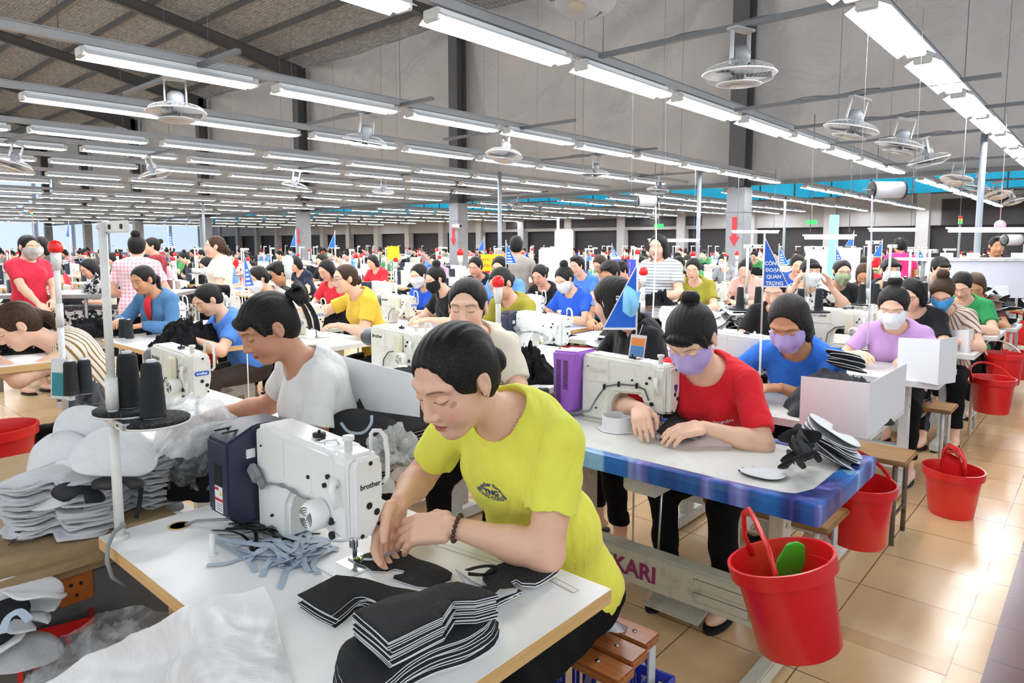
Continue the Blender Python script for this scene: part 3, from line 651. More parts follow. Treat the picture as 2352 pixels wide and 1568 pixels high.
# ---------------------------------------------------------------- tables, stools
def table(x0, x1, y0, y1, top=LAM, edge=OAK, leg=LEG, label='', group=None, brand=None, z=.76, panel=True, th=.034, nm='sewing_table'):
    cx, cy = (x0+x1)/2, (y0+y1)/2; r = empty(nm, (cx, cy, 0), 0, label, 'table', group); hx, hy = (x1-x0)/2, (y1-y0)/2
    mb = MB(); mb.mat(1).bb(-hx, hx, -hy, hy, z-th, z-.0015); mb.mat(0).bb(-hx+.0005, hx-.0005, -hy+.0005, hy-.0005, z-.0015, z); mb.build('tabletop', [top, edge], r)
    for s_ in (1, -1):
        y = s_*(hy-.22)
        mb = MB(); mb.bb(-.045, .045, y-.025, y+.025, .07, z-th-.03, .004); mb.bb(-hx*.8, hx*.8, y-.02, y+.02, z-th-.03, z-th, .003); mb.bb(-hx*.95, hx*.95, y-.028, y+.028, .012, .07, .006)
        for q in (.25, .35, .55, .62): mb.cyl((.0, y-.026, q), (.0, y-.032, q), .009, 8)
        lg = mb.build('leg', leg, r); mb = MB()
        for e in (1, -1): mb.cyl((e*hx*.88, y, 0), (e*hx*.88, y, .014), .02, 12)
        for e in (1, -1):
            f = MB(); f.cyl((e*hx*.88, y, 0), (e*hx*.88, y, .014), .022, 12); f.build('foot', RUB, lg)
    if panel:
        mb = MB(); mb.bb(-.055, -.035, -hy+.2, hy-.2, .15, .29, .004); mb.bb(-.057, -.053, -hy+.3, -.12, .175, .212, .002); mb.bb(-.057, -.053, -hy+.3, -.12, .225, .265, .002); mb.bb(-.04, .02, -hy+.2, hy-.2, .285, .295); pn = mb.build('cross_panel', leg, r)
        if brand: lettering(brand, .095, (-.0575, .19, .215), (0, -1, 0), (0, 0, 1), M('maroon_print', '#8d2a5e', .5), pn, bold=.003)
        mb = MB(); mb.box((.09, 0, .07), (.20, .24, .012), .003, 0, Matrix.Rotation(-.18, 3, 'Y')); mb.build('pedal', LEG, r); mb = MB(); mb.bb(-.18, .02, -.02, .13, z-th-.14, z-th, .01); mb.build('control_box', LEGW, r); mb = MB(); mb.cyl((.05, .1, .1), (.0, .05, z-th-.1), .005, 8); mb.build('pull_rod', STL, r)
    return r
def stool(loc, L=.42, W=.29, h=.45, top=OLDW, leg=LEGW, slats=1, label='', group=None, rz=0):
    r = empty('stool' if slats == 1 else 'bench', loc, rz, label, 'stool' if slats == 1 else 'bench', group)
    if slats == 1: mb = MB(); mb.bb(-W/2, W/2, -L/2, L/2, h-.025, h, .006); mb.build('seat', top, r)
    else:
        for k in range(slats):
            w_ = W/slats; x = -W/2+w_*(k+.5); mb = MB(); mb.bb(x-w_*.43, x+w_*.43, -L/2+.015*k, L/2, h-.026, h, .004); sl = mb.build('slat', top, r)
            b = MB(); b.cyl((x, -L/2+.09, h), (x, -L/2+.09, h+.002), .007, 8); b.build('screw', STL, sl)
    for s_ in (1, -1):
        y = s_*(L/2-.05); mb = MB(); mb.tube([(-W/2+.02, y, 0), (-W/2+.02, y, h-.04), (-W/2+.03, y, h-.03), (W/2-.03, y, h-.03), (W/2-.02, y, h-.04), (W/2-.02, y, 0)], .0125, 8); mb.tube([(-W/2+.02, y, .15), (W/2-.02, y, .15)], .009, 6); mb.build('leg_frame', leg, r)
    mb = MB(); mb.tube([(W/2-.03, -L/2+.06, h-.04), (W/2-.03, -L/2+.16, h-.06), (W/2-.03, -L/2+.24, h-.14), (W/2-.03, -L/2+.27, h-.28)], .011, 8); mb.build('brace', leg, r)
    return r
# ---------------------------------------------------------------- bucket, cones, poles
def bucket(mat=REDP, r0=.105, r1=.138, h=.27, handle=1.0, hm=None, hang=0):
    r = empty('bucket'); sx = 1.1
    mb = MB(); mb.lathe([(.0, 0), (r0, 0), (r0+.004, .006), (r1-.012, h-.045), (r1+.002, h-.042), (r1+.004, h), (r1-.004, h), (r1-.010, h-.04), (r0-.003, .01), (0, .006)], n=40, sx=sx); autosmooth(mb.build('tub', mat, r), 40)
    if handle:
        mb = MB(); a = handle; mb.tube([(0, (r1+.006)*math.cos(t*math.pi/12), h-.02+(r1*1.25)*math.sin(t*math.pi/12)*math.cos(a)) if 0 else ((r1*1.25)*math.sin(t*math.pi/12)*math.sin(a), (r1+.006)*math.cos(t*math.pi/12), h-.02+(r1*1.25)*math.sin(t*math.pi/12)*math.cos(a)) for t in range(13)], .006, 8, flat=1.6); mb.build('handle', hm or mat, r)
    return r
def cone(h=.17, r0=.032, r1=.023, mat=None):
    r = empty('thread_cone'); mb = MB(); mb.lathe([(0, .004), (r0, .004), (r0+.001, .01)]+[(r0+(r1-r0)*t/10+(.0008 if t % 2 else 0), .01+(h-.02)*t/10) for t in range(11)]+[(r1-.004, h-.004), (.010, h-.002), (0, h-.004)], n=24); mb.build('thread', mat or THR, r)
    mb = MB(); mb.lathe([(0, .0), (r0*.8, .0), (r0*.8, .004), (.0, .005)]); mb.lathe([(.012, h-.006), (.012, h+.004), (.008, h+.005), (0, h+.002)], n=16); mb.build('cone_core', M('cone_core', '#d9dce4', .5), r); return r
def thread_stand(h=.86, arms=1, disc=True, tilt=0):
    """post rises from a table; +y arm carries the thread eyelets, two discs hold cones"""
    r = empty('thread_stand'); mb = MB(); mb.tube([(0, 0, 0), (0, 0, h*.42)], .0125, 14); mb.tube([(0, 0, h*.42), (0, 0, h*.52)], .0155, 14); mb.tube([(0, 0, h*.5), (0, 0, h)], .0105, 14); mb.lathe([(.024, 0), (.024, .006), (.014, .01)], n=16); mb.build('post', PVC, r)
    mb = MB(); mb.box((.01, -.055, h-.012), (.012, .17, .03), .003); mb.cyl((-.014, 0, h-.012), (.02, 0, h-.012), .006, 10); ar = mb.build('guide_arm', PVC, r)
    for y in (-.04, -.12): mb = MB(); mb.bb(-.0, .0035, y-.004, y+.004, h-.018, h-.006); mb.build('eyelet', INK, ar)
    if disc:
        mb = MB(); mb.box((.0, 0, .27), (.02, .22, .018), .003); mb.build('cone_arm', STL, r)
        for y in (.05, -.10):
            mb = MB(); mb.lathe([(0, .278), (.082, .278), (.084, .284), (.0, .285)], (0 if y > 0 else .0, y, 0), 32); dc = mb.build('disc', PVC, r); mb = MB(); mb.lathe([(0, .285), (.082, .285), (.083, .292), (.078, .294), (0, .2935)], (0, y, 0), 32); mb.build('foam_pad', FOAM, dc); mb = MB(); mb.cyl((0, y, .29), (0, y, .47), .004, 8); mb.build('pin', PVC, r)
    return r
def signal_pole(h=.62, ball=RBALL, arm=True):
    r = empty('signal_lamp'); mb = MB(); mb.tube([(0, 0, 0), (0, 0, h*.55)], .014, 12); mb.tube([(0, 0, h*.52), (0, 0, h*.66)], .0165, 12); mb.tube([(0, 0, h*.6), (0, 0, h-.08)], .0135, 12); mb.tube([(0, 0, h-.11), (0, 0, h-.085), (0, 0, h-.08), (0, 0, h-.03)], [.016, .0175, .0215, .0215], 14); mb.build('pole', PVC, r)
    mb = MB(); mb.lathe([(.022, h-.03), (.029, h-.022), (.031, h-.008), (.029, h+.008), (.020, h+.022), (.0, h+.028)], n=24); mb.build('dome', ball, r)
    if arm: mb = MB(); mb.bb(-.012, .012, -.11, .014, .075, .093, .002); mb.build('bracket', PVC, r)
    return r
def flag(s=.30, text=True, tilt=0):
    r = empty('pennant'); tri = [(0, 0), (0, s*1.2), (s*.62, 0)]
    def tr(k, y0, nm, mt, par):
        cx, cz = sum(p[0] for p in tri)/3, sum(p[1] for p in tri)/3; mb = MB(); mb.prism([(cx+(p[0]-cx)*k, cz+(p[1]-cz)*k) for p in tri], -y0, y0, 'Y'); return mb.build(nm, mt, par)
    b = tr(1, .0012, 'border', SWHT, r); f = tr(.9, .0018, 'panel', SBLU, r)
    if text:
        for k, t in enumerate(('CÔNG', 'ĐOẠN', 'QUAN', 'TRỌNG')): lettering(t, s*.118, (s*(.20+k*.022), -.0022, s*(.56-k*.155)), (1, 0, 0), (0, 0, 1), SWHT, f, bold=s*.004)
    else:
        for k in range(4): mb = MB(); mb.bb(s*.07, s*(.22+k*.05), -.003, -.002, s*(.56-k*.155), s*(.63-k*.155)); mb.build('text_line', SWHT, f)
    mb = MB(); mb.cyl((0, 0, -s*1.2), (0, 0, s*1.3), .004, 6); mb.build('stick', PVC, r); return r
def fixture():
    """double fluorescent batten, 1.22 m along x, tubes at z=0"""
    r = empty('ceiling_light'); L = .61
    mb = MB(); mb.bb(-L+.03, L-.03, -.03, .03, .03, .075, .004); mb.add([(-L+.02, -.11, .0), (L-.02, -.11, .0), (L-.02, -.03, .045), (-L+.02, -.03, .045), (-L+.02, .11, .0), (L-.02, .11, .0), (L-.02, .03, .045), (-L+.02, .03, .045), (-L+.02, -.11, .004), (L-.02, -.11, .004), (L-.02, -.03, .05), (-L+.02, -.03, .05), (-L+.02, .11, .004), (L-.02, .11, .004), (L-.02, .03, .05), (-L+.02, .03, .05)], [(0, 1, 2, 3), (4, 7, 6, 5), (8, 11, 10, 9), (12, 13, 14, 15), (0, 8, 9, 1), (4, 5, 13, 12)])
    mb.build('reflector', REFL, r)
    for s_ in (1, -1):
        mb = MB(); mb.cyl((-L+.035, s_*.038, .012), (L-.035, s_*.038, .012), .0145, 10); mb.build('tube', TUBEM, r)
        mb = MB(); mb.bb(s_*(L-.035), s_*L, -.055, .055, -.004, .06, .006); mb.build('end_cap', M('cap_plastic', '#cfd0cc', .5), r)
    return r
def fan():
    r = empty('ceiling_fan'); Rr = .21; mb = MB()
    mb.lathe([(Rr, -.006), (Rr+.007, 0), (Rr, .006), (Rr-.007, 0)], n=48)
    def wires(n, z1, r1, bow): 
        for k in range(n):
            a = 2*math.pi*k/n; mb.tube([(r_*math.cos(a), r_*math.sin(a), z_) for r_, z_ in ((r1, z1), (Rr*.55, z1+bow*.25), (Rr*.9, z1*.55), (Rr, 0))], .0008, 3, False)
    wires(44, -.065, .045, .0); wires(36, .06, .06, .0)
    mb.lathe([(Rr*.62, -.063), (Rr*.62+.003, -.06), (Rr*.62, -.057)], n=40); mb.build('cage', M('cage_wire', '#d9dbdd', .35, .3), r)
    mb = MB(); mb.lathe([(0, -.07), (.05, -.068), (.052, -.062), (0, -.06)], n=24); mb.build('badge', M('fan_badge', '#cfc6b2', .5), r)
    for k in range(3):
        a = 2.094*k; P = np.array([[(r_*math.cos(a+t), r_*math.sin(a+t), -.01-.03*(t)) for t in np.linspace(-.42*(.4+r_/Rr*.6), .42*(.4+r_/Rr*.6), 6)] for r_ in np.linspace(.04, Rr*.88, 6)]); grid(P, 'blade', M('fan_blade', '#7f848c', .5), r, .002)
    mb = MB(); mb.lathe([(.0, -.03), (.03, -.03), (.035, .05), (.06, .07), (.062, .13), (.04, .155), (0, .16)], n=24); mb.build('motor', M('fan_motor', '#7d8085', .4), r)
    mb = MB()
    for s_ in (1, -1): mb.bb(s_*.075-.006, s_*.075+.006, -.012, .012, .08, .25, .002)
    mb.bb(-.085, .085, -.04, .04, .245, .262, .004); mb.build('bracket', M('fan_bracket', '#c2c4c4', .4), r); return r
# ---------------------------------------------------------------- fabric pieces
def sheet(poly, thick=.0035, mats=(BLKF, WHF), bend=0, seed=0, name='felt_piece', loc=None, up=0, edge=.5, lift=None):
    """one cut piece of two-layer felt following an outline (world or local xy), gently wavy"""
    bm = bmesh.new(); r_ = random.Random(seed); vs = [bm.verts.new((x, y, 0)) for x, y in poly]; f = bm.faces.new(vs); bmesh.ops.triangulate(bm, faces=[f]); 
    for _ in range(2): bmesh.ops.subdivide_edges(bm, edges=[e for e in bm.edges if e.calc_length() > .022], cuts=1, use_grid_fill=True)
    bmesh.ops.triangulate(bm, faces=bm.faces[:]); bm.verts.index_update(); n = len(bm.verts); P = np.array([v.co[:] for v in bm.verts]); T = [[v.index for v in q.verts] for q in bm.faces]
    be = [(e.verts[0].index, e.verts[1].index) if e.link_faces[0].loops[0] and _ord(e) else (e.verts[1].index, e.verts[0].index) for e in bm.edges if len(e.link_faces) == 1]; nz = bm.faces[:][0].normal.z; bm.free()
    z = wob(P, bend, 11, seed)+(lift(P) if lift else 0); m_ = MB(); t1 = thick*edge
    if nz < 0: T = [q[::-1] for q in T]; be = [(b, a) for a, b in be]
    for lay, h in ((0, thick), (1, thick-t1), (1, 0)): m_.add([(P[i][0], P[i][1], z[i]+h) for i in range(n)], [], True)
    for h in (thick, thick-t1, 0): m_.add([(P[i][0], P[i][1], z[i]+h) for i in range(n)], [], True)
    m_.f += [tuple(q) for q in T]; m_.mi += [0]*len(T); m_.sm += [True]*len(T); m_.f += [tuple(i+2*n for i in q[::-1]) for q in T]; m_.mi += [1]*len(T); m_.sm += [True]*len(T)
    for a, b in be:
        for l, mt in ((0, 0), (1, 1)): m_.f.append((a+l*n, a+(l+1)*n, b+(l+1)*n, b+l*n)[::1]); m_.mi.append(mt); m_.sm.append(False)
    return m_.build(name, list(mats), None, loc=loc)
def _ord(e):
    l = e.link_loops[0]; return l.vert == e.verts[0]
def ribbon(pts, wdt, mat, name, parent=None, nrm=(0, 0, 1), th=.0012, twist=0):
    pts = [Vector(p) for p in pts]; P = np.array([tuple(p) for p in pts]); k = len(pts); A = []
    t = np.linspace(0, k-1, k*4)
    def cr(t_):
        i = min(int(t_), k-2); f = t_-i; g = lambda j: P[min(max(j, 0), k-1)]; p0, p1, p2, p3 = g(i-1), g(i), g(i+1), g(i+2)
        return .5*((2*p1)+(p2-p0)*f+(2*p0-5*p1+4*p2-p3)*f*f+(3*p1-p0-3*p2+p3)*f**3)
    C = np.array([cr(q) for q in t]); D = np.gradient(C, axis=0); n0 = np.array(nrm, float)
    for i in range(len(C)):
        d = D[i]/(np.linalg.norm(D[i])+1e-9); a = twist*i/len(C); s_ = np.cross(d, n0); s_ /= np.linalg.norm(s_)+1e-9; u = np.cross(s_, d); s_ = s_*math.cos(a)+u*math.sin(a); A.append([C[i]-s_*wdt/2, C[i]+s_*wdt/2])
    return grid(np.array(A), name, mat, parent, th, smooth=False)
def heap(w_, d, h, seed, mat=BLK, amp=.02, name='fabric_heap', n=44):
    """loose pile of garments: crumpled mound with folds, on its base plane"""
    u = np.linspace(-1, 1, n); U, V = np.meshgrid(u, u, indexing='ij'); q = np.sqrt(U*U+V*V); ang = np.arctan2(V, U); r_ = np.random.RandomState(seed)
    ed = 1+.12*np.sin(ang*3+r_.rand()*6)+.08*np.sin(ang*7+r_.rand()*6); s_ = np.clip(np.maximum(abs(U), abs(V)), 0, 1); f = np.where(q > 0, s_/np.maximum(q, 1e-6), 1)
    X, Y = U*f*w_/2*ed, V*f*d/2*ed; Z = h*np.clip(1-s_**2.6, 0, 1); P = np.stack([X, Y, Z], -1)
    k = wob(P, amp, 34, seed, True)*np.clip((1-s_)*6, 0, 1); k2 = wob(P, amp*.5, 80, seed+3, True)*np.clip((1-s_)*5, 0, 1); P[..., 2] = np.maximum(P[..., 2]+k+k2, .002*(1-s_)); P[..., 0] += wob(P, amp*.5, 30, seed+1); P[..., 1] += wob(P, amp*.5, 30, seed+2); P[..., 2] = np.where(s_ > .985, 0, P[..., 2])
    return grid(P, name, mat)
# ---------------------------------------------------------------- the hall
def S_(o, kind='structure'): o['kind'] = kind; return o
XC, XF, EAVE, SLOPE = 14.0, 28.0, 7.6, .17
COLY = [-2.4, 5.89, 14.2, 22.3, 30.1, 37.7, 45.3, 52.8]
m, nt, b = newmat('glazed_floor_tile'); v = coord(nt)
mp = nt.nodes.new('ShaderNodeMapping'); mp.inputs['Location'].default_value = (-2.88+.42*20, -.36+.42*20, 0); nt.links.new(v, mp.inputs[0])
br = nt.nodes.new('ShaderNodeTexBrick'); nt.links.new(mp.outputs[0], br.inputs[0]); br.offset = 0.0
for k_, v_ in (('Scale', 1), ('Brick Width', .42), ('Row Height', .42), ('Mortar Size', .0028), ('Mortar Smooth', .2), ('Bias', 0)): br.inputs[k_].default_value = v_
br.inputs['Color1'].default_value = rgb(srgb('#e6c699')); br.inputs['Color2'].default_value = rgb(srgb('#dcb889')); br.inputs['Mortar'].default_value = rgb(srgb('#6b5238'))
n = noise(nt, v, 1.7, 6, .65); c = mixc(nt, ((n-.45)*3).clamp()*.5, br.outputs[0], srgb('#cda372')); c = mixc(nt, ((noise(nt, v, 7, 8, .7)-.6)*5).clamp()*.4, c, srgb('#8d6a44'))
nt.links.new(c, b.inputs['Base Color']); rr = noise(nt, v, 5, 5, .6)*.25+.10; nt.links.new(rr.s, b.inputs['Roughness']); bump(nt, b, E_(nt, br.outputs[1])*-1, .25, .004); FLOORM = m
m, nt, b = newmat('maroon_aisle_tile'); v = coord(nt); br = nt.nodes.new('ShaderNodeTexBrick'); nt.links.new(v, br.inputs[0]); br.offset = 0
for k_, v_ in (('Scale', 1), ('Brick Width', .30), ('Row Height', .30), ('Mortar Size', .004)): br.inputs[k_].default_value = v_
br.inputs['Color1'].default_value = rgb(srgb('#6b454c')); br.inputs['Color2'].default_value = rgb(srgb('#5e3b43')); br.inputs['Mortar'].default_value = rgb(srgb('#3a2a2c')); nt.links.new(br.outputs[0], b.inputs['Base Color']); b.inputs['Roughness'].default_value = .25; MAROON = m
mb = MB(); mb.bb(-7, 28.5, -6, 62, -.12, 0); S_(mb.build('floor', FLOORM))
mb = MB(); mb.bb(-7, 28, -5, .26, .0, .002); S_(mb.build('trim_1', MAROON))
mb = MB(); mb.bb(2.78, 2.88, .36, 1.9, .0, .0012); S_(mb.build('trim_2', M('tile_strip', '#cfa878', .25)))
GREYW = M('grey_plaster', '#a9a9ab', .8, var=.06, vs=1.5, dirt='#77777a', dscale=1.2, damt=.3); DARK = M('dark_opening', '#2b2b30', .6); PIL = M('pale_pillar', '#b9babc', .7)
mb = MB(); mb.bb(XF, XF+.3, -6, 62, 2.2, 3.33); mb.bb(XF, XF+.3, -6, 62, 4.06, 8.2); mb.bb(XF+.6, XF+.7, -6, 62, 0, 3.4); S_(mb.build('wall_right', [GREYW]))
mb = MB(); mb.bb(XF+.3, XF+.34, -6, 62, 0, 2.2); S_(mb.build('door_1', DARK))
mb = MB(); mb.bb(XF-.06, XF-.02, -5, 4.6, 2.2, 3.1); mb.bb(XF-.05, XF-.01, 13.6, 25, 2.35, 2.75); S_(mb.build('window_1', DARK))
y = 4.2+1.0-9.4
k = 0
while y < 60:
    mb = MB(); mb.bb(XF-.15, XF+.25, y-.2, y+.2, 0, 3.33); S_(mb.build('trim_%d' % (10+k), PIL)); y += 3.12; k += 1
BLUW, nt, b = newmat('blue_translucent_sheet'); v = coord(nt); nn = noise(nt, v, .9, 4, .6)
nt.links.new(mixc(nt, ((nn-.3)*2).clamp(), srgb('#0f97c4'), srgb('#35bfe6')), b.inputs['Base Color']); nt.links.new(mixc(nt, ((nn-.3)*2).clamp(), srgb('#0f90bd'), srgb('#2db6e0')), b.inputs['Emission Color']); b.inputs['Emission Strength'].default_value = .55
mb = MB(); mb.bb(XF+.05, XF+.09, -6, 60, 3.33, 4.06); wn = S_(mb.build('window_2', BLUW)); mb = MB()
for k in range(48): mb.bb(XF+.0, XF+.06, -5.5+1.38*k-.02, -5.5+1.38*k+.02, 3.33, 4.06)
mb.bb(XF, XF+.06, -6, 60, 3.31, 3.35); S_(mb.build('window_frame', GALD, wn))
mb = MB(); mb.bb(-7, XF, 60, 60.3, 0, 9); S_(mb.build('wall_back', M('haze_tinted_plaster', '#d5dbe4', .8)))  # wall colour lightened: distant haze painted into the plaster
HAZE = M('haze_glow', '#c9dcf2', .5, emit=.75); mb = MB()  # added glowing panes, standing in for the bright haze at the hall's end
for k in range(14): mb.bb(-6.5+2.4*k, -6.5+2.4*k+2.1, 59.9, 59.98, .9, 6.5)
S_(mb.build('haze_glow_panes', HAZE))
# roof: foil-backed sheets over purlins and tapered rafters
m, nt, b = newmat('foil_insulation'); v = coord(nt); a = coord(nt, scale=(1, .12, 1)); x_, y_, z_ = xyz(nt, v)
n = noise(nt, coord(nt, scale=(7, 2.2, 7)), 2, 6, .75, 1); g1 = (((x_*62).sin())*4-3).clamp(); g2 = (((y_*40).sin())*5-4).clamp(); c = mixc(nt, ((n-.35)*3).clamp(), srgb('#75787d'), srgb('#cdd1d6'))
c = mixc(nt, g1.max(g2)*.6, c, srgb('#4a4a4c')); nt.links.new(c, b.inputs['Base Color']); b.inputs['Roughness'].default_value = .6; b.inputs['Metallic'].default_value = .1; bump(nt, b, n, .6, .03); FOIL = m
zr = lambda x: EAVE+SLOPE*(XC-x)
P = np.array([[(x, y, zr(x)+.42) for y in (-6, 60)] for x in np.linspace(-7, XC+.4, 12)]); S_(grid(P[::-1], 'ceiling', FOIL, thick=.03))
mb = MB(); mb.bb(XC+.5, XF+.3, -6, 60, 7.9, 8); S_(mb.build('ceiling', M('dark_ceiling', '#6d6f72', .7)))
STEEL = M('grey_painted_steel', '#5c5d5f', .5, var=.08, vs=2); STEELL = M('light_grey_column', '#8d9197', .45, dirt='#5b5e63', dscale=3, damt=.3)
for i, x in enumerate(np.arange(-5.6, 14, 1.45)):
    mb = MB(); z = zr(x)+.36; mb.bb(x-.035, x+.035, -6, 60, z-.11, z+.07); o = mb.build('roof_purlin', STEEL); tag(o, 'dark grey steel purlin running crosswise under the foil-backed roof', 'beam', 'roof purlins')
for i, y in enumerate(COLY[1:] if 1 else COLY):
    mb = MB()
    for x0, x1, d0, d1 in ((13.95, 10.0, .62, .36), (10.0, -6.0, .36, .36)):
        for (w_, a0, a1) in ((.09, 0, .012), (.09, None, None), (.006, None, 1)):
            z0, z1 = zr(x0)+.24, zr(x1)+.24
            if a0 == 0: q = [(x0, z0), (x1, z1), (x1, z1-.014), (x0, z0-.014)]
            elif a1 is None: q = [(x0, z0-d0), (x1, z1-d1), (x1, z1-d1+.014), (x0, z0-d0+.014)]
            else: q = [(x0, z0), (x1, z1), (x1, z1-d1), (x0, z0-d0)]
            mb.prism(q, y-w_, y+w_, 'Y')
    o = mb.build('roof_rafter', STEEL); tag(o, 'dark grey steel rafter rising from the %s column of the curtained row' % ('nearest', 'second', 'third', 'fourth', 'fifth', 'sixth', 'farthest')[i], 'beam')
for i, y in enumerate(COLY):
    if i == 0: continue
    c = empty('steel_column', (XC-.15, y, 0), 0, 'tall grey steel column at the hanging white cloth, %s in the row' % ('', 'nearest', 'second nearest', 'third nearest', 'fourth nearest', 'fifth nearest', 'sixth nearest', 'farthest')[i], 'column')
    mb = MB(); mb.bb(-.20, .16, -.006, .006, 2.72, zr(13.9)+.2); mb.bb(-.21, -.196, -.17, .17, 2.72, zr(13.9)+.2); mb.bb(.15, .165, -.17, .17, 2.72, zr(13.9)+.2); mb.build('upper_shaft', STEEL, c)
    mb = MB(); mb.bb(-.22, .18, -.19, .19, 0, 2.7, .01); mb.bb(-.24, .20, -.21, .21, 2.2, 2.23); mb.build('lower_casing', STEELL, c)
    if i < 4:
        mb = MB(); mb.prism([(.05, 2.1), (-.05, 2.1), (-.05, 1.7), (-.11, 1.7), (0, 1.5), (.11, 1.7), (.05, 1.7)], -.232, -.226, 'X'); mb.build('arrow_sign', RSGN, c)
c = COL
cctv = empty('security_camera', (XC-.42, 14.0, 2.05), 0, 'white security camera fixed high on the column with the red arrow', 'camera'); mb = MB(); mb.tube([(0, .16, 0), (0, -.14, 0)], [.055, .06], 16); mb.build('housing', PVC, cctv); mb = MB(); mb.lathe([(.0, -.15), (.045, -.15), (.048, -.13)], n=16, axis='Y'); mb.build('lens', INK, cctv)
# hanging white cloth between the columns
m, nt, b = newmat('white_woven_cloth'); n = noise(nt, coord(nt), .8, 5, .6); nt.links.new(mixc(nt, ((n-.3)*2).clamp(), srgb('#bdbcbb'), srgb('#cccbca')), b.inputs['Base Color']); b.inputs['Roughness'].default_value = .8
bump(nt, b, noise(nt, coord(nt, scale=(1, .8, .7)), 1.3, 6, .5, 1.0), .8, .16); CLOTH = m
for i in range(len(COLY)-1):
    y0, y1 = COLY[i], COLY[i+1]; nu, nv = 60, 50; A = np.zeros((nu, nv, 3))
    for a in range(nu):
        for q in range(nv):
            u, v_ = a/(nu-1), q/(nv-1); zt = zr(XC)+.30+(.0 if i > 1 else .3); sag = .0*u
            zb = 2.86-.09*math.sin(u*math.pi)+.03*math.sin(u*17+i); A[a, q] = (XC+.22, y0+(y1-y0)*u, zb+(zt-zb)*v_)
    edge_ = np.sin(np.linspace(0, math.pi, nu))[:, None]; 
    uu = np.linspace(0, 1, nu)[:, None]; vv = np.linspace(0, 1, nv)[None, :]
    rr_ = np.random.RandomState(i); dsp = 0
    for k in range(3): 
        cu_, cv_ = rr_.choice([0, 1]), 1.0; th = np.arctan2((1-vv)*4.8, np.abs(uu-cu_)*8); dsp = dsp+.05*np.sin(th*(9+4*k)+k)*np.exp(-((1-vv)**2+(uu-cu_)**2)*.8)
    A[..., 0] += (dsp+wob(A, .05, 1.6, i))*np.clip(edge_*4, 0, 1); S_(grid(A, 'wall_cloth_%d' % (i+1), CLOTH))
mb = MB(); mb.bb(XC+.1, XC+.2, -6, 53, 2.76, 2.84); o = mb.build('tie_beam', GALD); tag(o, 'long grey steel tie beam along the bottom of the hanging cloth', 'beam')
# rails with lights
def vis(p, mg=60):
    d = np.array(p)-CAM; z = d @ FW
    if z < .5: return None
    x = CX+F*(d @ RT)/z; y = CY-F*(d @ CU)/z
    return (x, y, z) if -mg < x < 2352+mg and -mg < y < 1568+mg else None
ROWS = [(1.04, 1.19, 1), (2.84, 1.18, 1), (5.1, 1.56, 1), (6.95, 1.68, 1), (8.9, 2.2, 0), (10.2, 1.71, 1), (11.9, 1.8, 1), (14.3, 1, 0), (16.1, 1.7, 1), (19.2, 1, 0), (21.0, 1.2, 1), (24.2, 1.9, 0), (27.5, 1, 1), (31, 2, 0), (35, 1.4, 1), (40, 1, 0), (46, 2, 0)]
LZ = 2.755; proto = None; cand = []
for ri, (y, x0, w_) in enumerate(ROWS):
    x = x0-2*1.38
    while x < 26.8:
        if not (13.2 < x+.6 < 14.9):
            v_ = vis((x+.61, y, LZ), 160)
            if v_ and v_[2] > .9: cand.append((v_[2], x+.61, y, ri))
        x += 1.38
cand.sort(); cand = cand[:296]
perrow = {}
for q_ in sorted(cand, key=lambda t: t[1]): perrow.setdefault((q_[3], q_[1] > 14), []).append(q_)
rown = ['in the row nearest the aisle', 'in the second row from the aisle', 'in the third row from the aisle', 'in the fourth row from the aisle']
for k, (d_, x, y, ri) in enumerate(cand):
    if proto is None: proto = fixture(); o = proto
    else: o = dup(proto)
    pr_ = perrow[(ri, x > 14)]; place(o, (x, y, LZ+rnd.uniform(-.01, .01)), 0, 'lit twin-tube ceiling light, %s from near end, %s row from aisle%s' % (NTH[pr_.index((d_, x, y, ri))], NTH[ri], ', beyond cloth' if x > 14 else ''), 'ceiling light', 'ceiling lights')
RAILM = M('grey_channel', '#a9abae', .5, var=.1, vs=3)
for ri, (y, x0, w_) in enumerate(ROWS):
    for xa, xb in ((-2.5, 13.6), (15.0, 26.5)):
        r = empty('light_rail', (xa, y, LZ+.09), 0, 'grey steel light channel, %s row from the aisle%s' % (NTH[ri], '' if xa < 0 else ', beyond the cloth'), 'rail', 'light rails')
        mb = MB(); mb.bb(0, xb-xa, -.025, .025, -.01, .05, 0); mb.bb(0, xb-xa, -.035, .035, .045, .05); mb.build('channel', RAILM, r)
        if ri < 7:
            for q in np.arange(1.2, xb-xa, 2.76):
                mb = MB(); mb.tube([(q, 0, .05), (q, 0, min(zr(xa+q), 7.8)-LZ+.2)], .003, 4); mb.build('hanger_wire', GALD, r)
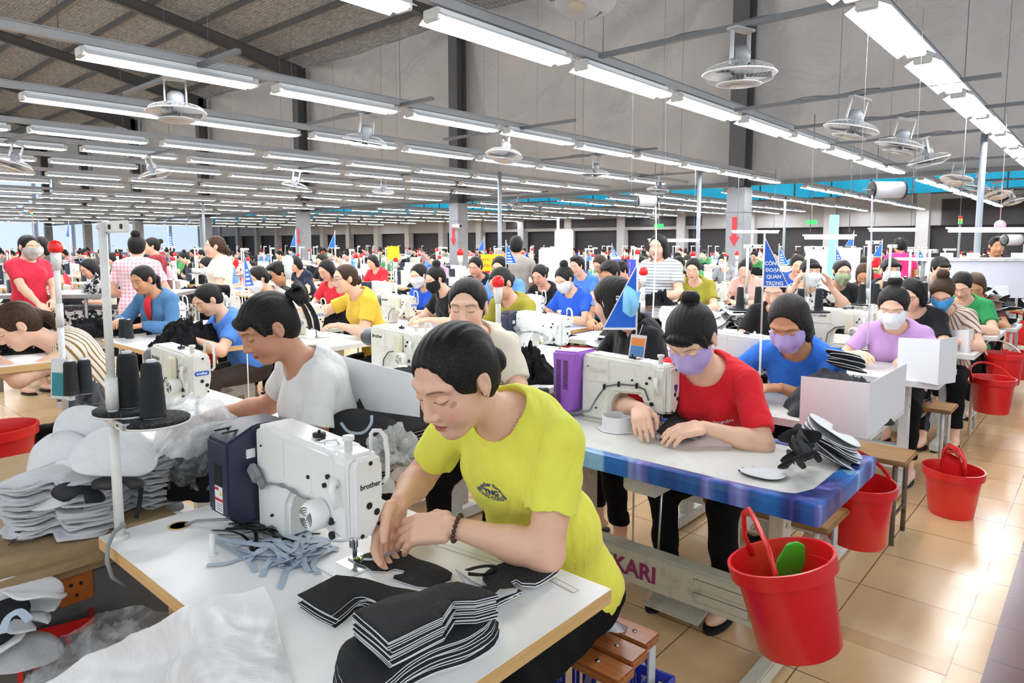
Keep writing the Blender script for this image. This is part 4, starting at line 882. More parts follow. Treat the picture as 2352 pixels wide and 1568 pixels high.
# orbit fans on cross bars
FANS = [(1698, 170, 164), (1955, 297, 125), (2066, 335, 103), (2133, 368, 92), (2197, 412, 80), (2243, 430, 70), (2292, 447, 60), (405, 255, 122), (838, 318, 95), (1158, 357, 82), (1367, 400, 68), (1512, 415, 50), (28, 378, 92), (355, 402, 75), (677, 428, 60), (880, 440, 50), (1330, -8, 172), (1185, 470, 40), (2328, 462, 60), (1240, 486, 34), (1500, 498, 34)]
pf = None
for k, (px, py, wpx) in enumerate(FANS):
    p = atd(px, py, .434*F/wpx); p.z = min(p.z, 2.62 if py > 0 else 3.2); o = fan() if pf is None else dup(pf); pf = pf or o
    zt_ = max(2.49, min(2.56, p.z)); f_ = (zt_-CAMH)/(p.z-CAMH) if p.z > 1.9 else 1; p = Vector((p.x*f_, p.y*f_, zt_)) if p.z > 1.9 and py > 0 else p
    lab = ('nearest the aisle end, big in front of the cloth', 'on the second bar from the near aisle end', 'on the third bar', 'on the fourth bar', 'on the fifth bar', 'near the blue windows', 'before the last aisle fan')[k] if k < 7 else None
    order_ = sorted(FANS); fl = 'round caged orbit fan hanging '+lab if lab else 'round caged orbit fan, %s from the left of all the hanging fans' % NTH[order_.index((px, py, wpx))]
    place(o, p, rnd.random()*6, fl, 'fan', 'orbit fans')
    o.rotation_euler = (rnd.uniform(-.3, .3), rnd.uniform(-.25, .25), rnd.random()*6)
    L = 1.0; mb = MB(); mb.bb(-.02, .02, -L, L, 0, .03); mb.tube([(0.02, -L*.2+t*.12, .04+.01*math.sin(t*1.7)) for t in range(8)], .005, 5); bo = mb.build('fan_bar', GALD, None); bo.location = (p.x, p.y, p.z+.265); tag(bo, 'grey steel cross bar of the fan %s from the left' % NTH[order_.index((px, py, wpx))], 'bar', 'fan cross bars')
# slim posts, exit signs, stack lights
for px, yb, d_, nm in ((1148, 455, 12.5, 'left of the middle column'), (1603, 430, 12.0, 'left of the near column'), (2245, 385, 8.2, 'beside the raised desk on the right'), (1800, 470, 19, 'behind the pennant'), (470, 450, 20, 'behind the standing woman in cream')):
    p = atd(px, 560, d_); mb = MB(); mb.tube([(p.x, p.y, 0), (p.x, p.y, 2.85)], .035, 10); o = mb.build('post', M('post_grey', '#8b939c', .4)); tag(o, 'slim grey steel post '+nm, 'post')
for px, py, d_, nm in ((1513, 519, 20, 'left of the near column'), (1864, 510, 20, 'high on the wall right of the near column'), (231, 567, 22, 'far left')):
    p = atd(px, py, d_); r = empty('exit_sign', p, 0, 'small green lit exit sign '+nm, 'sign'); mb = MB(); mb.box((0, 0, 0), (.04, .30, .12), .008); mb.build('panel', M('exit_green', '#22d34a', .4, emit=.9), r); mb = MB(); mb.bb(-.003, .003, -.01, .01, .06, max(.1, 2.84-p.z)); mb.build('hanger', GALD, r)
for px, py, d_, nm in ((2206, 505, 7.6, 'on the machine at the right'), (73, 488, 14, 'at the far left')):
    p = atd(px, py, d_); r = empty('stack_light', p, 0, 'small red, amber and green stack light '+nm, 'signal light')
    for z0, c_ in ((.03, RBALL), (0, M('amber_lens', '#f2a31a', .3, emit=.5)), (-.03, M('green_lens', '#35d86a', .3, emit=1.2))): mb = MB(); mb.cyl((0, 0, z0-.014), (0, 0, z0+.014), .02, 14); mb.build('lens', c_, r)
    mb = MB(); mb.cyl((0, 0, -p.z), (0, 0, -.045), .012, 8); mb.build('stem', GALD, r)
# ---------------------------------------------------------------- nearest work table and its operator
HERO = person('woman in a yellow t-shirt bending over the nearest white table, hands at the needle', (1.545, 1.165), 183, .003, skin=skin_mat('skin_hero', '#e9bca2', spot=True), hairm=hair_mat('hair_hero', '#1a1716', .1), hair='lowbun', top=cloth_mat('tee_yellow', '#f3f35e', wr=.6),
    sh=(.25, 0, 1.085), hd=(.434, -.014, 1.230), pitch=28, yaw=-3, hl=.022, hs=1.08, hL=(.43, -.03, .862), hR=(.445, -.205, .885), fL=(.5, -.84, -.12), nL=(-.35, -.35, -.85), fR=(.62, .05, -.75), nR=(.2, .9, -.5), hsc=1.13, curl=.72, bust=.55, fat=1.1, wd=1.03, elb=(v3(-.25, 1.0, -.9), v3(-.3, -.8, -.75)))
NVT = M('navy_print', '#27397f', .6); h_ = HERO
shirt_text(h_, 'Together forever', .0165, .0, -.095, NVT, .0004, arc=.050); shirt_text(h_, 'TNG', .022, .0, -.118, NVT, .0009); shirt_text(h_, 'SÔNG CÔNG 3', .0155, .0, -.136, NVT, .0004, arc=-.075)
mb = MB(); hp = h_['hp']; mb.sph(hp(.0, .086, -.03), .0032, 6); mb.build('earring', STL, h_['body'])
mb = MB()
S0 = h_['S']; St = h_['St']; cr = []
for t in range(27):
    a = math.pi*(1.15*t/26-.075); p = S0+St[:, 1]*(.062*math.cos(a))+St[:, 0]*(.020+.058*math.sin(a))+St[:, 2]*(.045-.075*math.sin(a)**2); cr.append(p)
bv = BVHTree.FromPolygons([q.co for q in h_['body'].data.vertices], [q.vertices[:] for q in h_['body'].data.polygons])
for p in cr: q = bv.find_nearest(Vector(p)); mb.sph(q[0]+q[1]*.0008, .0014, 4)
mb.build('necklace', M('thin_gold', '#b08a4a', .3, 1), h_['body'])
A_, B_, W_ = h_['arms'][0]; u_ = unit(W_-B_); s1 = unit(np.cross(u_, [0, 0, 1])); s2 = np.cross(u_, s1)
br_ = empty('bead_bracelet'); tag(br_, 'brown wooden bead bracelet on the wrist of the woman in yellow', 'bracelet'); br_.location = h_['root'].matrix_world @ Vector(W_); bw = Vector(W_-u_*.012)
bpy.context.view_layer.update(); MW = h_['root'].matrix_basis
br_.location = MW @ bw
mb = MB()
for k in range(17):
    a = 2*math.pi*k/17; p = MW @ (bw+Vector(s1)*.0315*math.cos(a)+Vector(s2)*.0315*math.sin(a)); mb.sph(p-br_.location, .0058, 6)
mb.build('bead', M('dark_wood_bead', '#4b2f25', .5), br_)
T1 = table(.6, 1.28, .82, 2.02, LAM, OAK, LEGW, 'white sewing table with pale oak edge nearest the camera, felt stacks on it')
m1 = machine('navy'); place(m1, (.975, 1.375, .7605), 0, 'white sewing machine with navy motor box on the nearest table', 'sewing machine')
# printed scales, grommet, cable, peg
PR = M('ruler_print', '#70726f', .5)
def ruler(p0, p1, n, nm, par=None, z=.7605, w_=.02, num=True):
    a, b_ = at(*p0, z), at(*p1, z); d = (b_-a).normalized(); s_ = Vector((-d.y, d.x, 0)); L = (b_-a).length; mb = MB()
    def ln(p, q, t=.0006): e = (q-p).normalized(); k = Vector((-e.y, e.x, 0))*t; mb.add([p-k, p+k, q+k, q-k], [(0, 1, 2, 3)])
    ln(a, b_); ln(a+s_*w_, b_+s_*w_); ln(a, a+s_*w_); ln(b_, b_+s_*w_)
    for i in range(n): p = a+d*L*i/n; ln(p, p+s_*(w_*.55 if i % 5 == 0 else w_*.3), .0003)
    o = mb.build(nm, PR); o.location.z += .0004; tag(o, 'printed measuring scale on the white top of '+('the nearest table' if par is None else par), 'scale'); return o
ruler((1000, 1253), (1160, 1305), 60, 'printed_scale'); o = ruler((1262, 1333), (1316, 1362), 24, 'printed_scale'); o['label'] = 'short printed scale near the right corner of the nearest table'
p = at(412, 1207, .7605); r = empty('cable_grommet', p, 0, 'round wooden-rimmed cable hole at the back of the nearest table', 'grommet'); mb = MB(); mb.lathe([(.0, .0012), (.024, .0012)], n=20); mb.build('hole', M('dark_hole', '#8b7446', .8), r); mb = MB(); mb.lathe([(.024, .001), (.030, .0015), (.030, 0)], n=24); mb.build('rim', OAK, r)
mb = MB(); q = [at(425, 1205, .764), at(450, 1196, .772), at(480, 1194, .775), at(520, 1192, .78), at(560, 1190, .775)]; mb.tube(q, .0045, 8); o = mb.build('power_cable', GRS); tag(o, 'grey cable running from the table hole to the navy motor box', 'cable')
mb = MB(); mb.tube([at(285, 1205, .80), at(262, 1222, .80), at(247, 1255, .775), at(246, 1290, .74), at(258, 1325, .70), at(290, 1345, .66)], .0055, 8); o = mb.build('power_cable', GRS); tag(o, 'grey cable curving over the table edge beside the white post', 'cable')
mb = MB(); mb.lathe([(.011, 0), (.011, .003), (.0075, .004), (.0065, .05), (.005, .056), (0, .058)], at(489, 1274, .76), 20); o = mb.build('plastic_peg', PVC); tag(o, 'small white plastic peg standing beside the tangled tapes', 'peg')
ts = thread_stand(.845); place(ts, (.635, 1.965, .76), 0, 'white thread stand post with black-padded discs at the nearest table corner', 'thread stand')
for ch in list(KIDS[ts.name]):
    if ch.name.startswith(('disc', 'pin', 'cone_arm')): KIDS[ts.name].remove(ch); purge(ch)
for pc_, nm in ((at(298, 942, 1.10), 'left'), (at(353, 966, 1.085), 'right')):
    x, y, z = pc_.x-.635, pc_.y-1.965, pc_.z-.76
    mb = MB(); mb.lathe([(0, z-.006), (.088, z-.006), (.09, z), (.0, z)], (x, y, 0), 36); dc = mb.build('disc', PVC, ts); mb = MB(); mb.lathe([(0, z), (.088, z), (.089, z+.007), (.083, z+.010), (0, z+.009)], (x, y, 0), 36); mb.build('foam_pad', FOAM, dc); bpy.context.view_layer.update()
    c = cone(.150, .032, .024); place(c, (.635+x, 1.965+y, .76+z+.009), 0, 'black thread cone on the %s foam disc of the nearest thread stand' % nm, 'thread cone')
mb = MB(); mb.box((-.01, -.06, .33), (.02, .13, .018), .003); mb.build('cone_arm', STL, ts)
# ---- cut felt pieces; outlines traced on the table top
def outl(px, z, dense=.02, smooth=True):
    P = [at(x, y, z).xy for x, y in px]; out = []; n = len(P)
    for i in range(n):
        p0, p1, p2, p3 = P[i-1], P[i], P[(i+1) % n], P[(i+2) % n]; k = max(1, int((p2-p1).length/dense))
        for j in range(k):
            t = j/k; out.append(tuple(.5*((2*p1)+(p2-p0)*t+(2*p0-5*p1+4*p2-p3)*t*t+(3*p1-p0-3*p2+p3)*t**3)) if smooth else tuple(p1.lerp(p2, t)))
    return out
def centred(poly): c = np.mean(poly, 0); return [(x-c[0], y-c[1]) for x, y in poly], c
def stackf(px, zt, n, dz, label, group, bend=.004, jit=.004, mats=(BLKF, WHF), seed=1, smooth=False, lift=None, rot=.03, topz=None, name='felt_piece', th=None):
    poly, c = centred(outl(px, zt, .018, smooth)); o = sheet(poly, (th or dz*.86), mats, bend, seed, name=name, lift=lift); r_ = random.Random(seed)
    for k in range(n):
        q = o if k == 0 else dup(o); z = zt-dz*(k+1); t = k/max(1, n-1)
        place(q, (c[0]+r_.uniform(-jit, jit), c[1]+r_.uniform(-jit, jit), z), r_.uniform(-rot, rot), label.replace('piece', 'piece %s from the top' % NTH[k], 1), 'fabric piece', group)
    return o
FP = [(814, 1402), (850, 1432), (896, 1471), (960, 1440), (1020, 1412), (991, 1391), (1003, 1381), (1020, 1375), (1045, 1376), (1095, 1372), (1144, 1359), (1110, 1344), (1052, 1328), (1008, 1335), (967, 1354), (906, 1366), (838, 1391)]
stackf(FP, .862, 11, .0048, 'black felt piece in the upper block of the nearest stack', 'black felt, upper block of the front stack', .004, .004, seed=3)
GP = [(772, 1520), (785, 1478), (815, 1455), (880, 1440), (1000, 1415), (1125, 1390), (1128, 1425), (1070, 1460), (985, 1490), (930, 1520), (880, 1560), (830, 1580), (785, 1560)]
stackf(GP, .809, 9, .0049, 'black felt piece in the lower block of the nearest stack', 'black felt, lower block of the front stack', .005, .006, seed=5, smooth=True, rot=.05)
BP = [(688, 1364), (775, 1317), (804, 1320), (845, 1327), (906, 1344), (975, 1358), (960, 1400), (906, 1392), (860, 1372), (838, 1366), (821, 1368), (804, 1380), (790, 1392), (770, 1407), (729, 1388)]
stackf(BP, .790, 6, .0046, 'black felt piece in the small flat left stack', 'black felt, flat stack at left', .003, .006, seed=8, smooth=False, rot=.04)
WP = [(812, 1288), (858, 1267), (923, 1266), (957, 1283), (1001, 1296), (1039, 1317), (1035, 1332), (981, 1349), (940, 1341), (903, 1329), (905, 1322), (926, 1318), (929, 1310), (906, 1306), (889, 1313), (855, 1312), (838, 1300)]
poly, c = centred(outl(WP, .766, .02)); o = sheet(poly, .0035, (BLKF, WHF), .0015, 4); place(o, (c[0], c[1], .7645), 0, 'black felt piece under the needle being sewn by the woman in yellow', 'fabric piece')
PP = [(1110, 1317), (1144, 1296), (1195, 1284), (1240, 1281), (1277, 1290), (1288, 1301), (1280, 1310), (1255, 1326), (1229, 1338), (1198, 1335), (1186, 1327), (1172, 1333), (1180, 1345), (1196, 1354), (1144, 1350), (1115, 1335)]
stackf(PP, .786, 2, .006, 'rounded black felt piece in the pair at the table corner', 'black felt pair at the right', .003, .008, seed=11, smooth=True, rot=.06)
KP = [(1046, 1302), (1085, 1316), (1128, 1322), (1150, 1336), (1190, 1352), (1186, 1362), (1140, 1366), (1110, 1352), (1075, 1335)]
poly, c = centred(outl(KP, .80, .02, False)); o = sheet(poly, .003, (GRF, BLKF), .008, 14, lift=lambda P: .25*np.abs(P[:, 0]*.7-P[:, 1]*.7)); place(o, (c[0], c[1], .775), 0, 'folded pale grey felt piece beside the black loop on the nearest table', 'fabric piece')
stackf([(1100, 1345), (1160, 1345), (1186, 1360), (1130, 1385), (1090, 1375)], .782, 3, .006, 'black felt flap showing under the folded grey piece', 'felt flaps under the grey piece', .002, .006, seed=15, rot=.1)
ribbon([at(1072, 1310, .785), at(1092, 1304, .81), at(1118, 1300, .83), at(1138, 1304, .83), at(1132, 1316, .805), at(1105, 1320, .785), at(1075, 1318, .782)], .012, BLKT, 'elastic_loop', nrm=(.3, .3, .2)); o = bpy.data.objects['elastic_loop']; tag(o, 'black elastic loop standing up from the grey felt piece', 'elastic loop')
o = ribbon([at(835, 1284, .772), at(858, 1284, .775), at(885, 1275, .785), at(905, 1266, .79)], .011, M('shiny_grey_tape', '#9aa5b4', .35), 'sewing_tape'); tag(o, 'shiny grey tape being fed under the needle of the nearest machine', 'tape')
mb = MB(); r_ = random.Random(2)
for k in range(14): p = at(830, 1284, .771)+Vector((r_.uniform(-.012, .012), r_.uniform(-.012, .012), 0)); mb.tube([p, p+Vector((r_.uniform(-.01, .01), r_.uniform(-.01, .01), r_.uniform(0, .006)))], .0007, 4)
o = mb.build('yellow_threads', M('yellow_thread', '#d5f22e', .5), None); tag(o, 'bright yellow thread ends at the nearest needle', 'thread', kind='stuff')
# loose tapes left of the needle
r_ = random.Random(5)
for grp, n_, mt, cx_, cy_, sx_, sy_, nm in (('black tapes', 13, BLKT, 600, 1222, 78, 26, 'black elastic tape'), ('pale blue tapes', 34, BLT, 660, 1262, 105, 42, 'pale blue tape')):
    for k in range(n_):
        a = r_.uniform(0, 6.28); x0 = cx_+r_.gauss(0, .42)*sx_; y0 = cy_+r_.gauss(0, .38)*sy_; L = r_.uniform(50, 110); pts = []; th = a; x, y = x0-L*math.cos(a), y0-L*.4*math.sin(a)
        for j in range(5): 
            z = .7635+.034*max(0, 1-((x-cx_)/sx_)**2-((y-cy_)/sy_)**2)*r_.uniform(.15, 1)
            if j in (0, 4): z = min(z, .772)
            pts.append(at(x, y, z)); x += L*.45*math.cos(th); y += L*.22*math.sin(th); th += r_.uniform(-.9, .9)
        o = ribbon(pts, .0145 if mt is BLT else .010, mt, 'tape_strip', th=.0006, nrm=(r_.uniform(-.25, .25), r_.uniform(-.25, .25), 1)); tag(o, nm+' strip in the tangle beside the nearest sewing machine', 'tape strip', grp+' in the tangle')
# ---- left neighbour: tan padded table with the pale felt pile
TAN = M('tan_cloth', '#a08763', .8, bmp=.5, bs=40, bd=.01, var=.1, vs=8)
r = empty('padded_table', (.40, 2.62, 0), 0, 'low table covered with tan cloth at the left, pale felt pile on it', 'table')
mb = MB(); mb.bb(-.40, .46, -.585, .55, .655, .737, .03); autosmooth(mb.build('padded_top', TAN, r), 60)
for x in (-.3, .36):
    for y in (-.45, .45): mb = MB(); mb.bb(x-.02, x+.02, y-.02, y+.02, 0, .66); mb.build('leg', GALD, r)
r = empty('socket_panel', (.40, 2.10, 0), 0, 'grey metal panel below the tan cloth with an orange socket', 'panel'); mb = MB(); mb.bb(-.42, .40, -.006, .006, .25, .64, .003); mb.bb(-.42, -.38, -.006, .02, 0, .3); mb.bb(.36, .40, -.006, .02, 0, .3); mb.build('sheet', M('grey_metal_sheet', '#6f7173', .5, .3, dirt='#3c3a37', dscale=8, damt=.5), r)
p = aty(172, 1347, 2.094); mb = MB(); mb.box((p.x-.40, -.010, p.z), (.085, .014, .088), .004); mb.tube([(p.x-.40+.034*math.cos(t*.2618), -.0175, p.z+.034*math.sin(t*.2618)) for t in range(25)], .0012, 5); s_ = mb.build('socket', M('orange_bakelite', '#b5651c', .35, dirt='#5b3312', dscale=40, damt=.4), r)
for dx, dz in ((-.012, .012), (.012, .010), (0, -.02)): mb = MB(); mb.cyl((p.x-.40+dx, -.0165, p.z+dz), (p.x-.40+dx, -.0195, p.z+dz), .0045, 10, False); mb.build('pin_hole', INK, s_)
def mshape(L=.30, W=.17, notch=True, n=40):
    out = []
    for k in range(n):
        a = 2*math.pi*k/n; x, y = math.cos(a), math.sin(a); rr = 1.0
        X, Y = x*L/2, y*W/2*(1-.18*x); 
        if notch and y < -.55 and abs(x-.1) < .3: Y += .05*math.cos((x-.1)/.3*1.57)
        out.append((X, Y))
    return out
def pile(cx_, cy_, z0, n, dz, sh, label, group, mats, bend=.012, jit=.012, seed=0, base=0.0, lean=(0, 0), rot=.12, th=None, droop=0):
    r_ = random.Random(seed); vs_ = [sheet(sh, th or dz*.75, mats, bend, seed+q, lift=lambda P: -droop*(np.abs(P[:, 0]/.15)**2.5)) for q in range(3)]; used = [0, 0, 0]
    for k in range(n):
        q = k % 3; o = vs_[q] if not used[q] else dup(vs_[q]); used[q] = 1
        place(o, (cx_+r_.uniform(-jit, jit)+lean[0]*k/n, cy_+r_.uniform(-jit, jit)+lean[1]*k/n, z0+dz*k), base+r_.uniform(-rot, rot), label.replace('piece', 'piece, %s from the bottom' % NTH[k], 1), 'fabric piece', group)
        o.rotation_euler = (r_.uniform(-.02, .02), r_.uniform(-.02, .02), base+r_.uniform(-rot, rot))
p = at(150, 1215, .74); pile(p.x+.0, p.y+.02, .740, 24, .0068, mshape(.30, .19), 'pale grey felt piece in left half of the tall pale pile', 'pale felt pile, left half', (GRF, GRF), .010, .014, 31, base=-.9, rot=.16, droop=.012)
p = at(268, 1175, .74); pile(p.x+.05, p.y+.04, .740, 28, .0068, mshape(.29, .18), 'pale grey felt piece in right half of the tall pale pile', 'pale felt pile, right half', (GRF, GRF), .012, .014, 37, base=-.5, rot=.16, droop=.014)
for (px_, py_, z, b_, rx, ry, lb) in ((115, 1055, .90, .35, .62, -.25, 'big rounded white felt piece draped over the left top of the pale pile'), (205, 1000, .955, .1, .85, .05, 'rounded white felt piece standing at the top back of the pale pile'), (265, 1045, .945, -.2, .35, .15, 'white felt piece lying across the top right of the pale pile'), (150, 1100, .885, .25, .4, -.1, 'white felt piece on top of the left half of the pale pile')):
    o = sheet(mshape(.23, .19, False), .004, (WHF, GRF), .010, int(px_), lift=lambda P: -1.2*(P[:, 0]**2)); p = at(px_, py_, z); o.location = p; orient(o, -VF*rx+Vector((0, 0, 1))*(1-rx)+VR*ry, VR+Vector((0, 0, b_))); tag(o, lb, 'fabric piece')
for k, (px_, py_, z) in enumerate(((180, 1145, .86), (270, 1120, .875))):
    o = sheet(mshape(.13, .10, True), .004, (BLKF, BLKF), .010, 50+k); o.location = at(px_, py_, z); o.rotation_euler = (.12, .2, -.6+k*.3); tag(o, ('black felt layer low in the left of the pale pile', 'black felt layer low in the right of the pale pile')[k], 'fabric piece')
def rib(px, w_, mt, nm, lb, cat, nrm=(-.6, -.5, .3)):
    o = ribbon([at(*q) for q in px], w_, mt, nm, nrm=nrm); tag(o, lb, cat); return o
rib([(200, 1110, .86), (172, 1150, .83), (152, 1170, .81), (155, 1183, .80), (172, 1182, .80), (186, 1165, .815), (190, 1140, .835)], .012, BLKT, 'elastic_loop', 'black elastic loop hanging on the front of the pale felt pile', 'elastic loop', (-.75, -.66, 0))
rib([(56, 1140, .84), (50, 1190, .79), (40, 1225, .76), (25, 1250, .745)], .018, BLKT, 'elastic_band', 'black elastic band hanging down the left side of the pale pile', 'elastic band', (-.75, -.66, 0)); rib([(50, 1140, .845), (30, 1155, .83), (20, 1185, .80)], .02, BLKT, 'elastic_band', 'short black band at the left edge of the pale pile', 'elastic band', (-.75, -.66, 0)); rib([(325, 1120, .84), (320, 1160, .80), (312, 1190, .765)], .014, BLKT, 'elastic_band', 'black band hanging at the right side of the pale pile', 'elastic band', (-.75, -.66, 0))
# plastic bags: thin wrinkled film
def film(name, col=(.93, .95, .97), alpha=.35, rough=.18, bs=9, st=1.0):
    m, nt, b = newmat(name); b.inputs['Base Color'].default_value = rgb(col); b.inputs['Roughness'].default_value = rough; b.inputs['Alpha'].default_value = alpha; b.inputs['Specular IOR Level'].default_value = .7
    n = noise(nt, coord(nt), bs, 7, .65, 1.5); bump(nt, b, n, st, .05)
    a = ((n-.42)*3).clamp()*.45+(alpha-.15); nt.links.new(a.clamp().s, b.inputs['Alpha']); return m
CLR = film('clear_plastic_film', alpha=.30, rough=.1, bs=14); MLK = film('milky_plastic_film', (.95, .955, .985), .9, .3, 3.0, .22); HZE = film('hazy_plastic_film', (.96, .98, 1), .72, .2, 12)
def blob(c, r_, seed, mat, name, n=(40, 26), amp=.016, bot=True):
    u = np.linspace(0, 2*math.pi, n[0]); v_ = np.linspace(.03, math.pi-.03, n[1]); U, V = np.meshgrid(u, v_, indexing='ij'); q = np.stack([np.cos(U)*np.sin(V)*r_[0], np.sin(U)*np.sin(V)*r_[1], np.cos(V)*r_[2]], -1)
    d = wob(q, amp, 30, seed, True)+wob(q, amp*.5, 75, seed+1, True); d[-1] = d[0]; q = q*(1+d[..., None]/max(r_)); 
    if bot: q[..., 2] = np.maximum(q[..., 2], -r_[2]*.82)
    o = grid(q, name, mat); o.location = c; return o
o = blob((.93, 2.15, .86), (.12, .12, .125), 5, CLR, 'plastic_bag'); tag(o, 'clear plastic bag bulging with dark fabric behind the navy motor box', 'plastic bag')
o = heap(.19, .19, .17, 9, BLK, .012); o.location = (.93, 2.15, .762); tag(o, 'dark fabric inside the clear plastic bag on the nearest table', 'fabric', kind='stuff')
A = spl([[at(372, 905, 1.09), at(440, 900, 1.10), at(492, 906, 1.09), at(545, 960, 1.02)], [at(368, 950, 1.05), at(430, 955, 1.06), at(500, 950, 1.05), at(535, 985, 1.0)], [at(360, 985, 1.01), at(420, 1000, 1.02), at(470, 1000, 1.0), at(515, 1002, .97)], [at(345, 1040, .96), at(390, 1050, .98), at(430, 1045, .97), at(470, 1030, .95)]], 40, 50); A += (wob(A, .010, 26, 3, True)[..., None])*np.array([.5, .5, .7]); o = grid(A, 'plastic_bag', HZE); tag(o, 'open neck of a hazy plastic bag behind the thread cones', 'plastic bag')
A = spl([[at(40, 1600, .52), at(160, 1530, .60), at(290, 1462, .68), at(420, 1397, .795), at(530, 1365, .82), at(606, 1340, .83)], [at(120, 1640, .52), at(250, 1570, .58), at(350, 1520, .63), at(450, 1450, .785), at(560, 1400, .80), at(628, 1385, .80)], [at(200, 1720, .50), at(320, 1640, .55), at(420, 1530, .74), at(500, 1500, .79), at(590, 1470, .785), at(640, 1440, .778)], [at(300, 1780, .48), at(400, 1640, .68), at(500, 1600, .78), at(570, 1580, .79), at(630, 1550, .785), at(662, 1530, .772)], [at(340, 1840, .45), at(450, 1740, .66), at(560, 1690, .77), at(620, 1660, .79), at(665, 1630, .785), at(690, 1620, .77)]], 60, 70)
A[..., 2] += wob(A, .005, 14, 8, True)+.003; o = grid(A, 'plastic_bag', MLK, None, .0012); tag(o, 'big open milky white plastic bag at the bottom left corner', 'plastic bag')
A = spl([[at(95, 1480, .56), at(180, 1425, .62), at(290, 1385, .66), at(400, 1392, .66)], [at(75, 1530, .53), at(190, 1470, .59), at(300, 1430, .62), at(395, 1400, .62)], [at(60, 1590, .50), at(170, 1540, .54), at(280, 1480, .57), at(380, 1430, .6)], [at(40, 1640, .46), at(150, 1600, .48), at(270, 1540, .52), at(360, 1480, .56)]], 40, 50); A[..., 2] += wob(A, .010, 22, 9, True); o = grid(A, 'plastic_bag', CLR); tag(o, 'clear crinkled plastic bag between the red basket and the milky bag', 'plastic bag')
o = heap(.42, .34, .10, 19, GRF, .016); o.location = at(215, 1560, .44); o.rotation_euler = (0, 0, .6); tag(o, 'grey felt scraps inside the clear bag at the bottom left', 'fabric', kind='stuff')
r = empty('basket', at(10, 1590, .30), -.3, 'red plastic basket at the bottom left edge', 'basket')
mb = MB()
for s_ in (1, -1): mb.bb(-.22, .22, s_*.16-.006, s_*.16+.006, .20, .235, .003); mb.bb(s_*.22-.006, s_*.22+.006, -.16, .16, .20, .235, .003)
rm_ = mb.build('rim', REDP, r); mb = MB(); mb.bb(-.2, .2, -.15, .15, -.30, -.29)
for s_ in (1, -1):
    for k in range(12): x = -.2+.4*k/11; mb.bb(x-.006, x+.006, s_*.155-.003, s_*.155+.003, -.295, .20)
    for k in range(8): y = -.14+.28*k/7; mb.bb(s_*.215-.003, s_*.215+.003, y-.006, y+.006, -.295, .20)
mb.build('lattice', REDP, r)
for k, (px_, py_, z, sh_, rx, ry, rz_, mt, lb) in enumerate((
    (60, 1400, .66, (.30, .22), .5, -.25, .3, (WHF, GRF), 'large grey-white felt piece with a dark opening at the bottom left'), (120, 1365, .68, (.20, .16), .25, .35, 1.2, (WHF, GRF), 'rounded fluffy white felt piece in front of the orange socket'), (30, 1355, .68, (.28, .12), .9, .1, .2, (GRF, WHF), 'grey felt piece folded upright at the left edge'),
    (35, 1430, .655, (.17, .12), .55, -.2, .5, (BLKF, BLKF), 'black felt piece lying in the opening of the white one at bottom left'), (105, 1445, .63, (.11, .09), .2, .1, .4, (GRF, GRF), 'small round grey felt piece at the bottom left'), (60, 1500, .58, (.26, .16), .2, .1, -.3, (GRF, WHF), 'pale felt piece resting on the red basket'))):
    o = sheet(mshape(*sh_, notch=(k % 2 == 0)), .005, mt, .016, 60+k, lift=lambda P: 1.2*P[:, 1]**2); o.location = at(px_-38, py_, z); o.scale = (.85,)*3; o.rotation_euler = (rx, ry, rz_); tag(o, lb, 'fabric piece')
rib([(5, 1455, .66), (18, 1420, .68), (45, 1405, .69), (68, 1425, .67)], .018, BLT, 'elastic_band', 'pale blue tape across the black opening at the bottom left', 'tape', (-.3, -.3, 1))
# bench, cushion, crates round the yellow-shirted woman
stool((1.53, 1.13, 0), .52, .28, .45, PINE, LEGW, 3, 'varnished pine slat bench under the woman in yellow')
A = spl([[at(1225, 1500, .462), at(1290, 1455, .468), at(1350, 1420, .468), at(1400, 1378, .47)], [at(1180, 1490, .485), at(1250, 1430, .50), at(1320, 1400, .50), at(1380, 1370, .49)], [at(1120, 1440, .49), at(1200, 1400, .51), at(1280, 1370, .51), at(1340, 1340, .50)], [at(1100, 1400, .462), at(1180, 1370, .462), at(1260, 1330, .462), at(1330, 1310, .462)]], 20, 20); o = grid(A, 'seat_cushion', M('blue_denim', '#2f4f86', .85, bmp=.4, bs=200, bd=.003), None, .02); tag(o, 'flat blue denim cushion on the slat bench', 'cushion')
def crate(loc, rz, label, mat=BLUP, d=(.36, .26, .20)):
    r = empty('crate', loc, rz, label, 'crate'); x, y, z = d[0]/2, d[1]/2, d[2]; mb = MB()
    for s_ in (1, -1):
        mb.bb(-x, x, s_*y-.004, s_*y+.004, z-.03, z); mb.bb(s_*x-.004, s_*x+.004, -y, y, z-.03, z); mb.bb(-x, x, s_*y-.004, s_*y+.004, 0, .02); mb.bb(s_*x-.004, s_*x+.004, -y, y, 0, .02)
        for k in range(13): q = -x+2*x*k/12; mb.bb(q-.005, q+.005, s_*y-.003, s_*y+.003, .01, z-.02)
        for k in range(9): q = -y+2*y*k/8; mb.bb(s_*x-.003, s_*x+.003, q-.005, q+.005, .01, z-.02)
    mb.build('wall', mat, r); mb = MB(); mb.bb(-x, x, -y, y, 0, .008); mb.build('base', mat, r); return r
crate((1.50, 1.06, .02), .1, 'blue lattice crate on the floor under the pine bench', d=(.34, .42, .30))
pc = atd(1345, 1330, 2.05); crate((pc.x, pc.y, .02), .2, 'blue lattice crate behind the woman in yellow holding felt pieces', d=(.34, .30, .30))
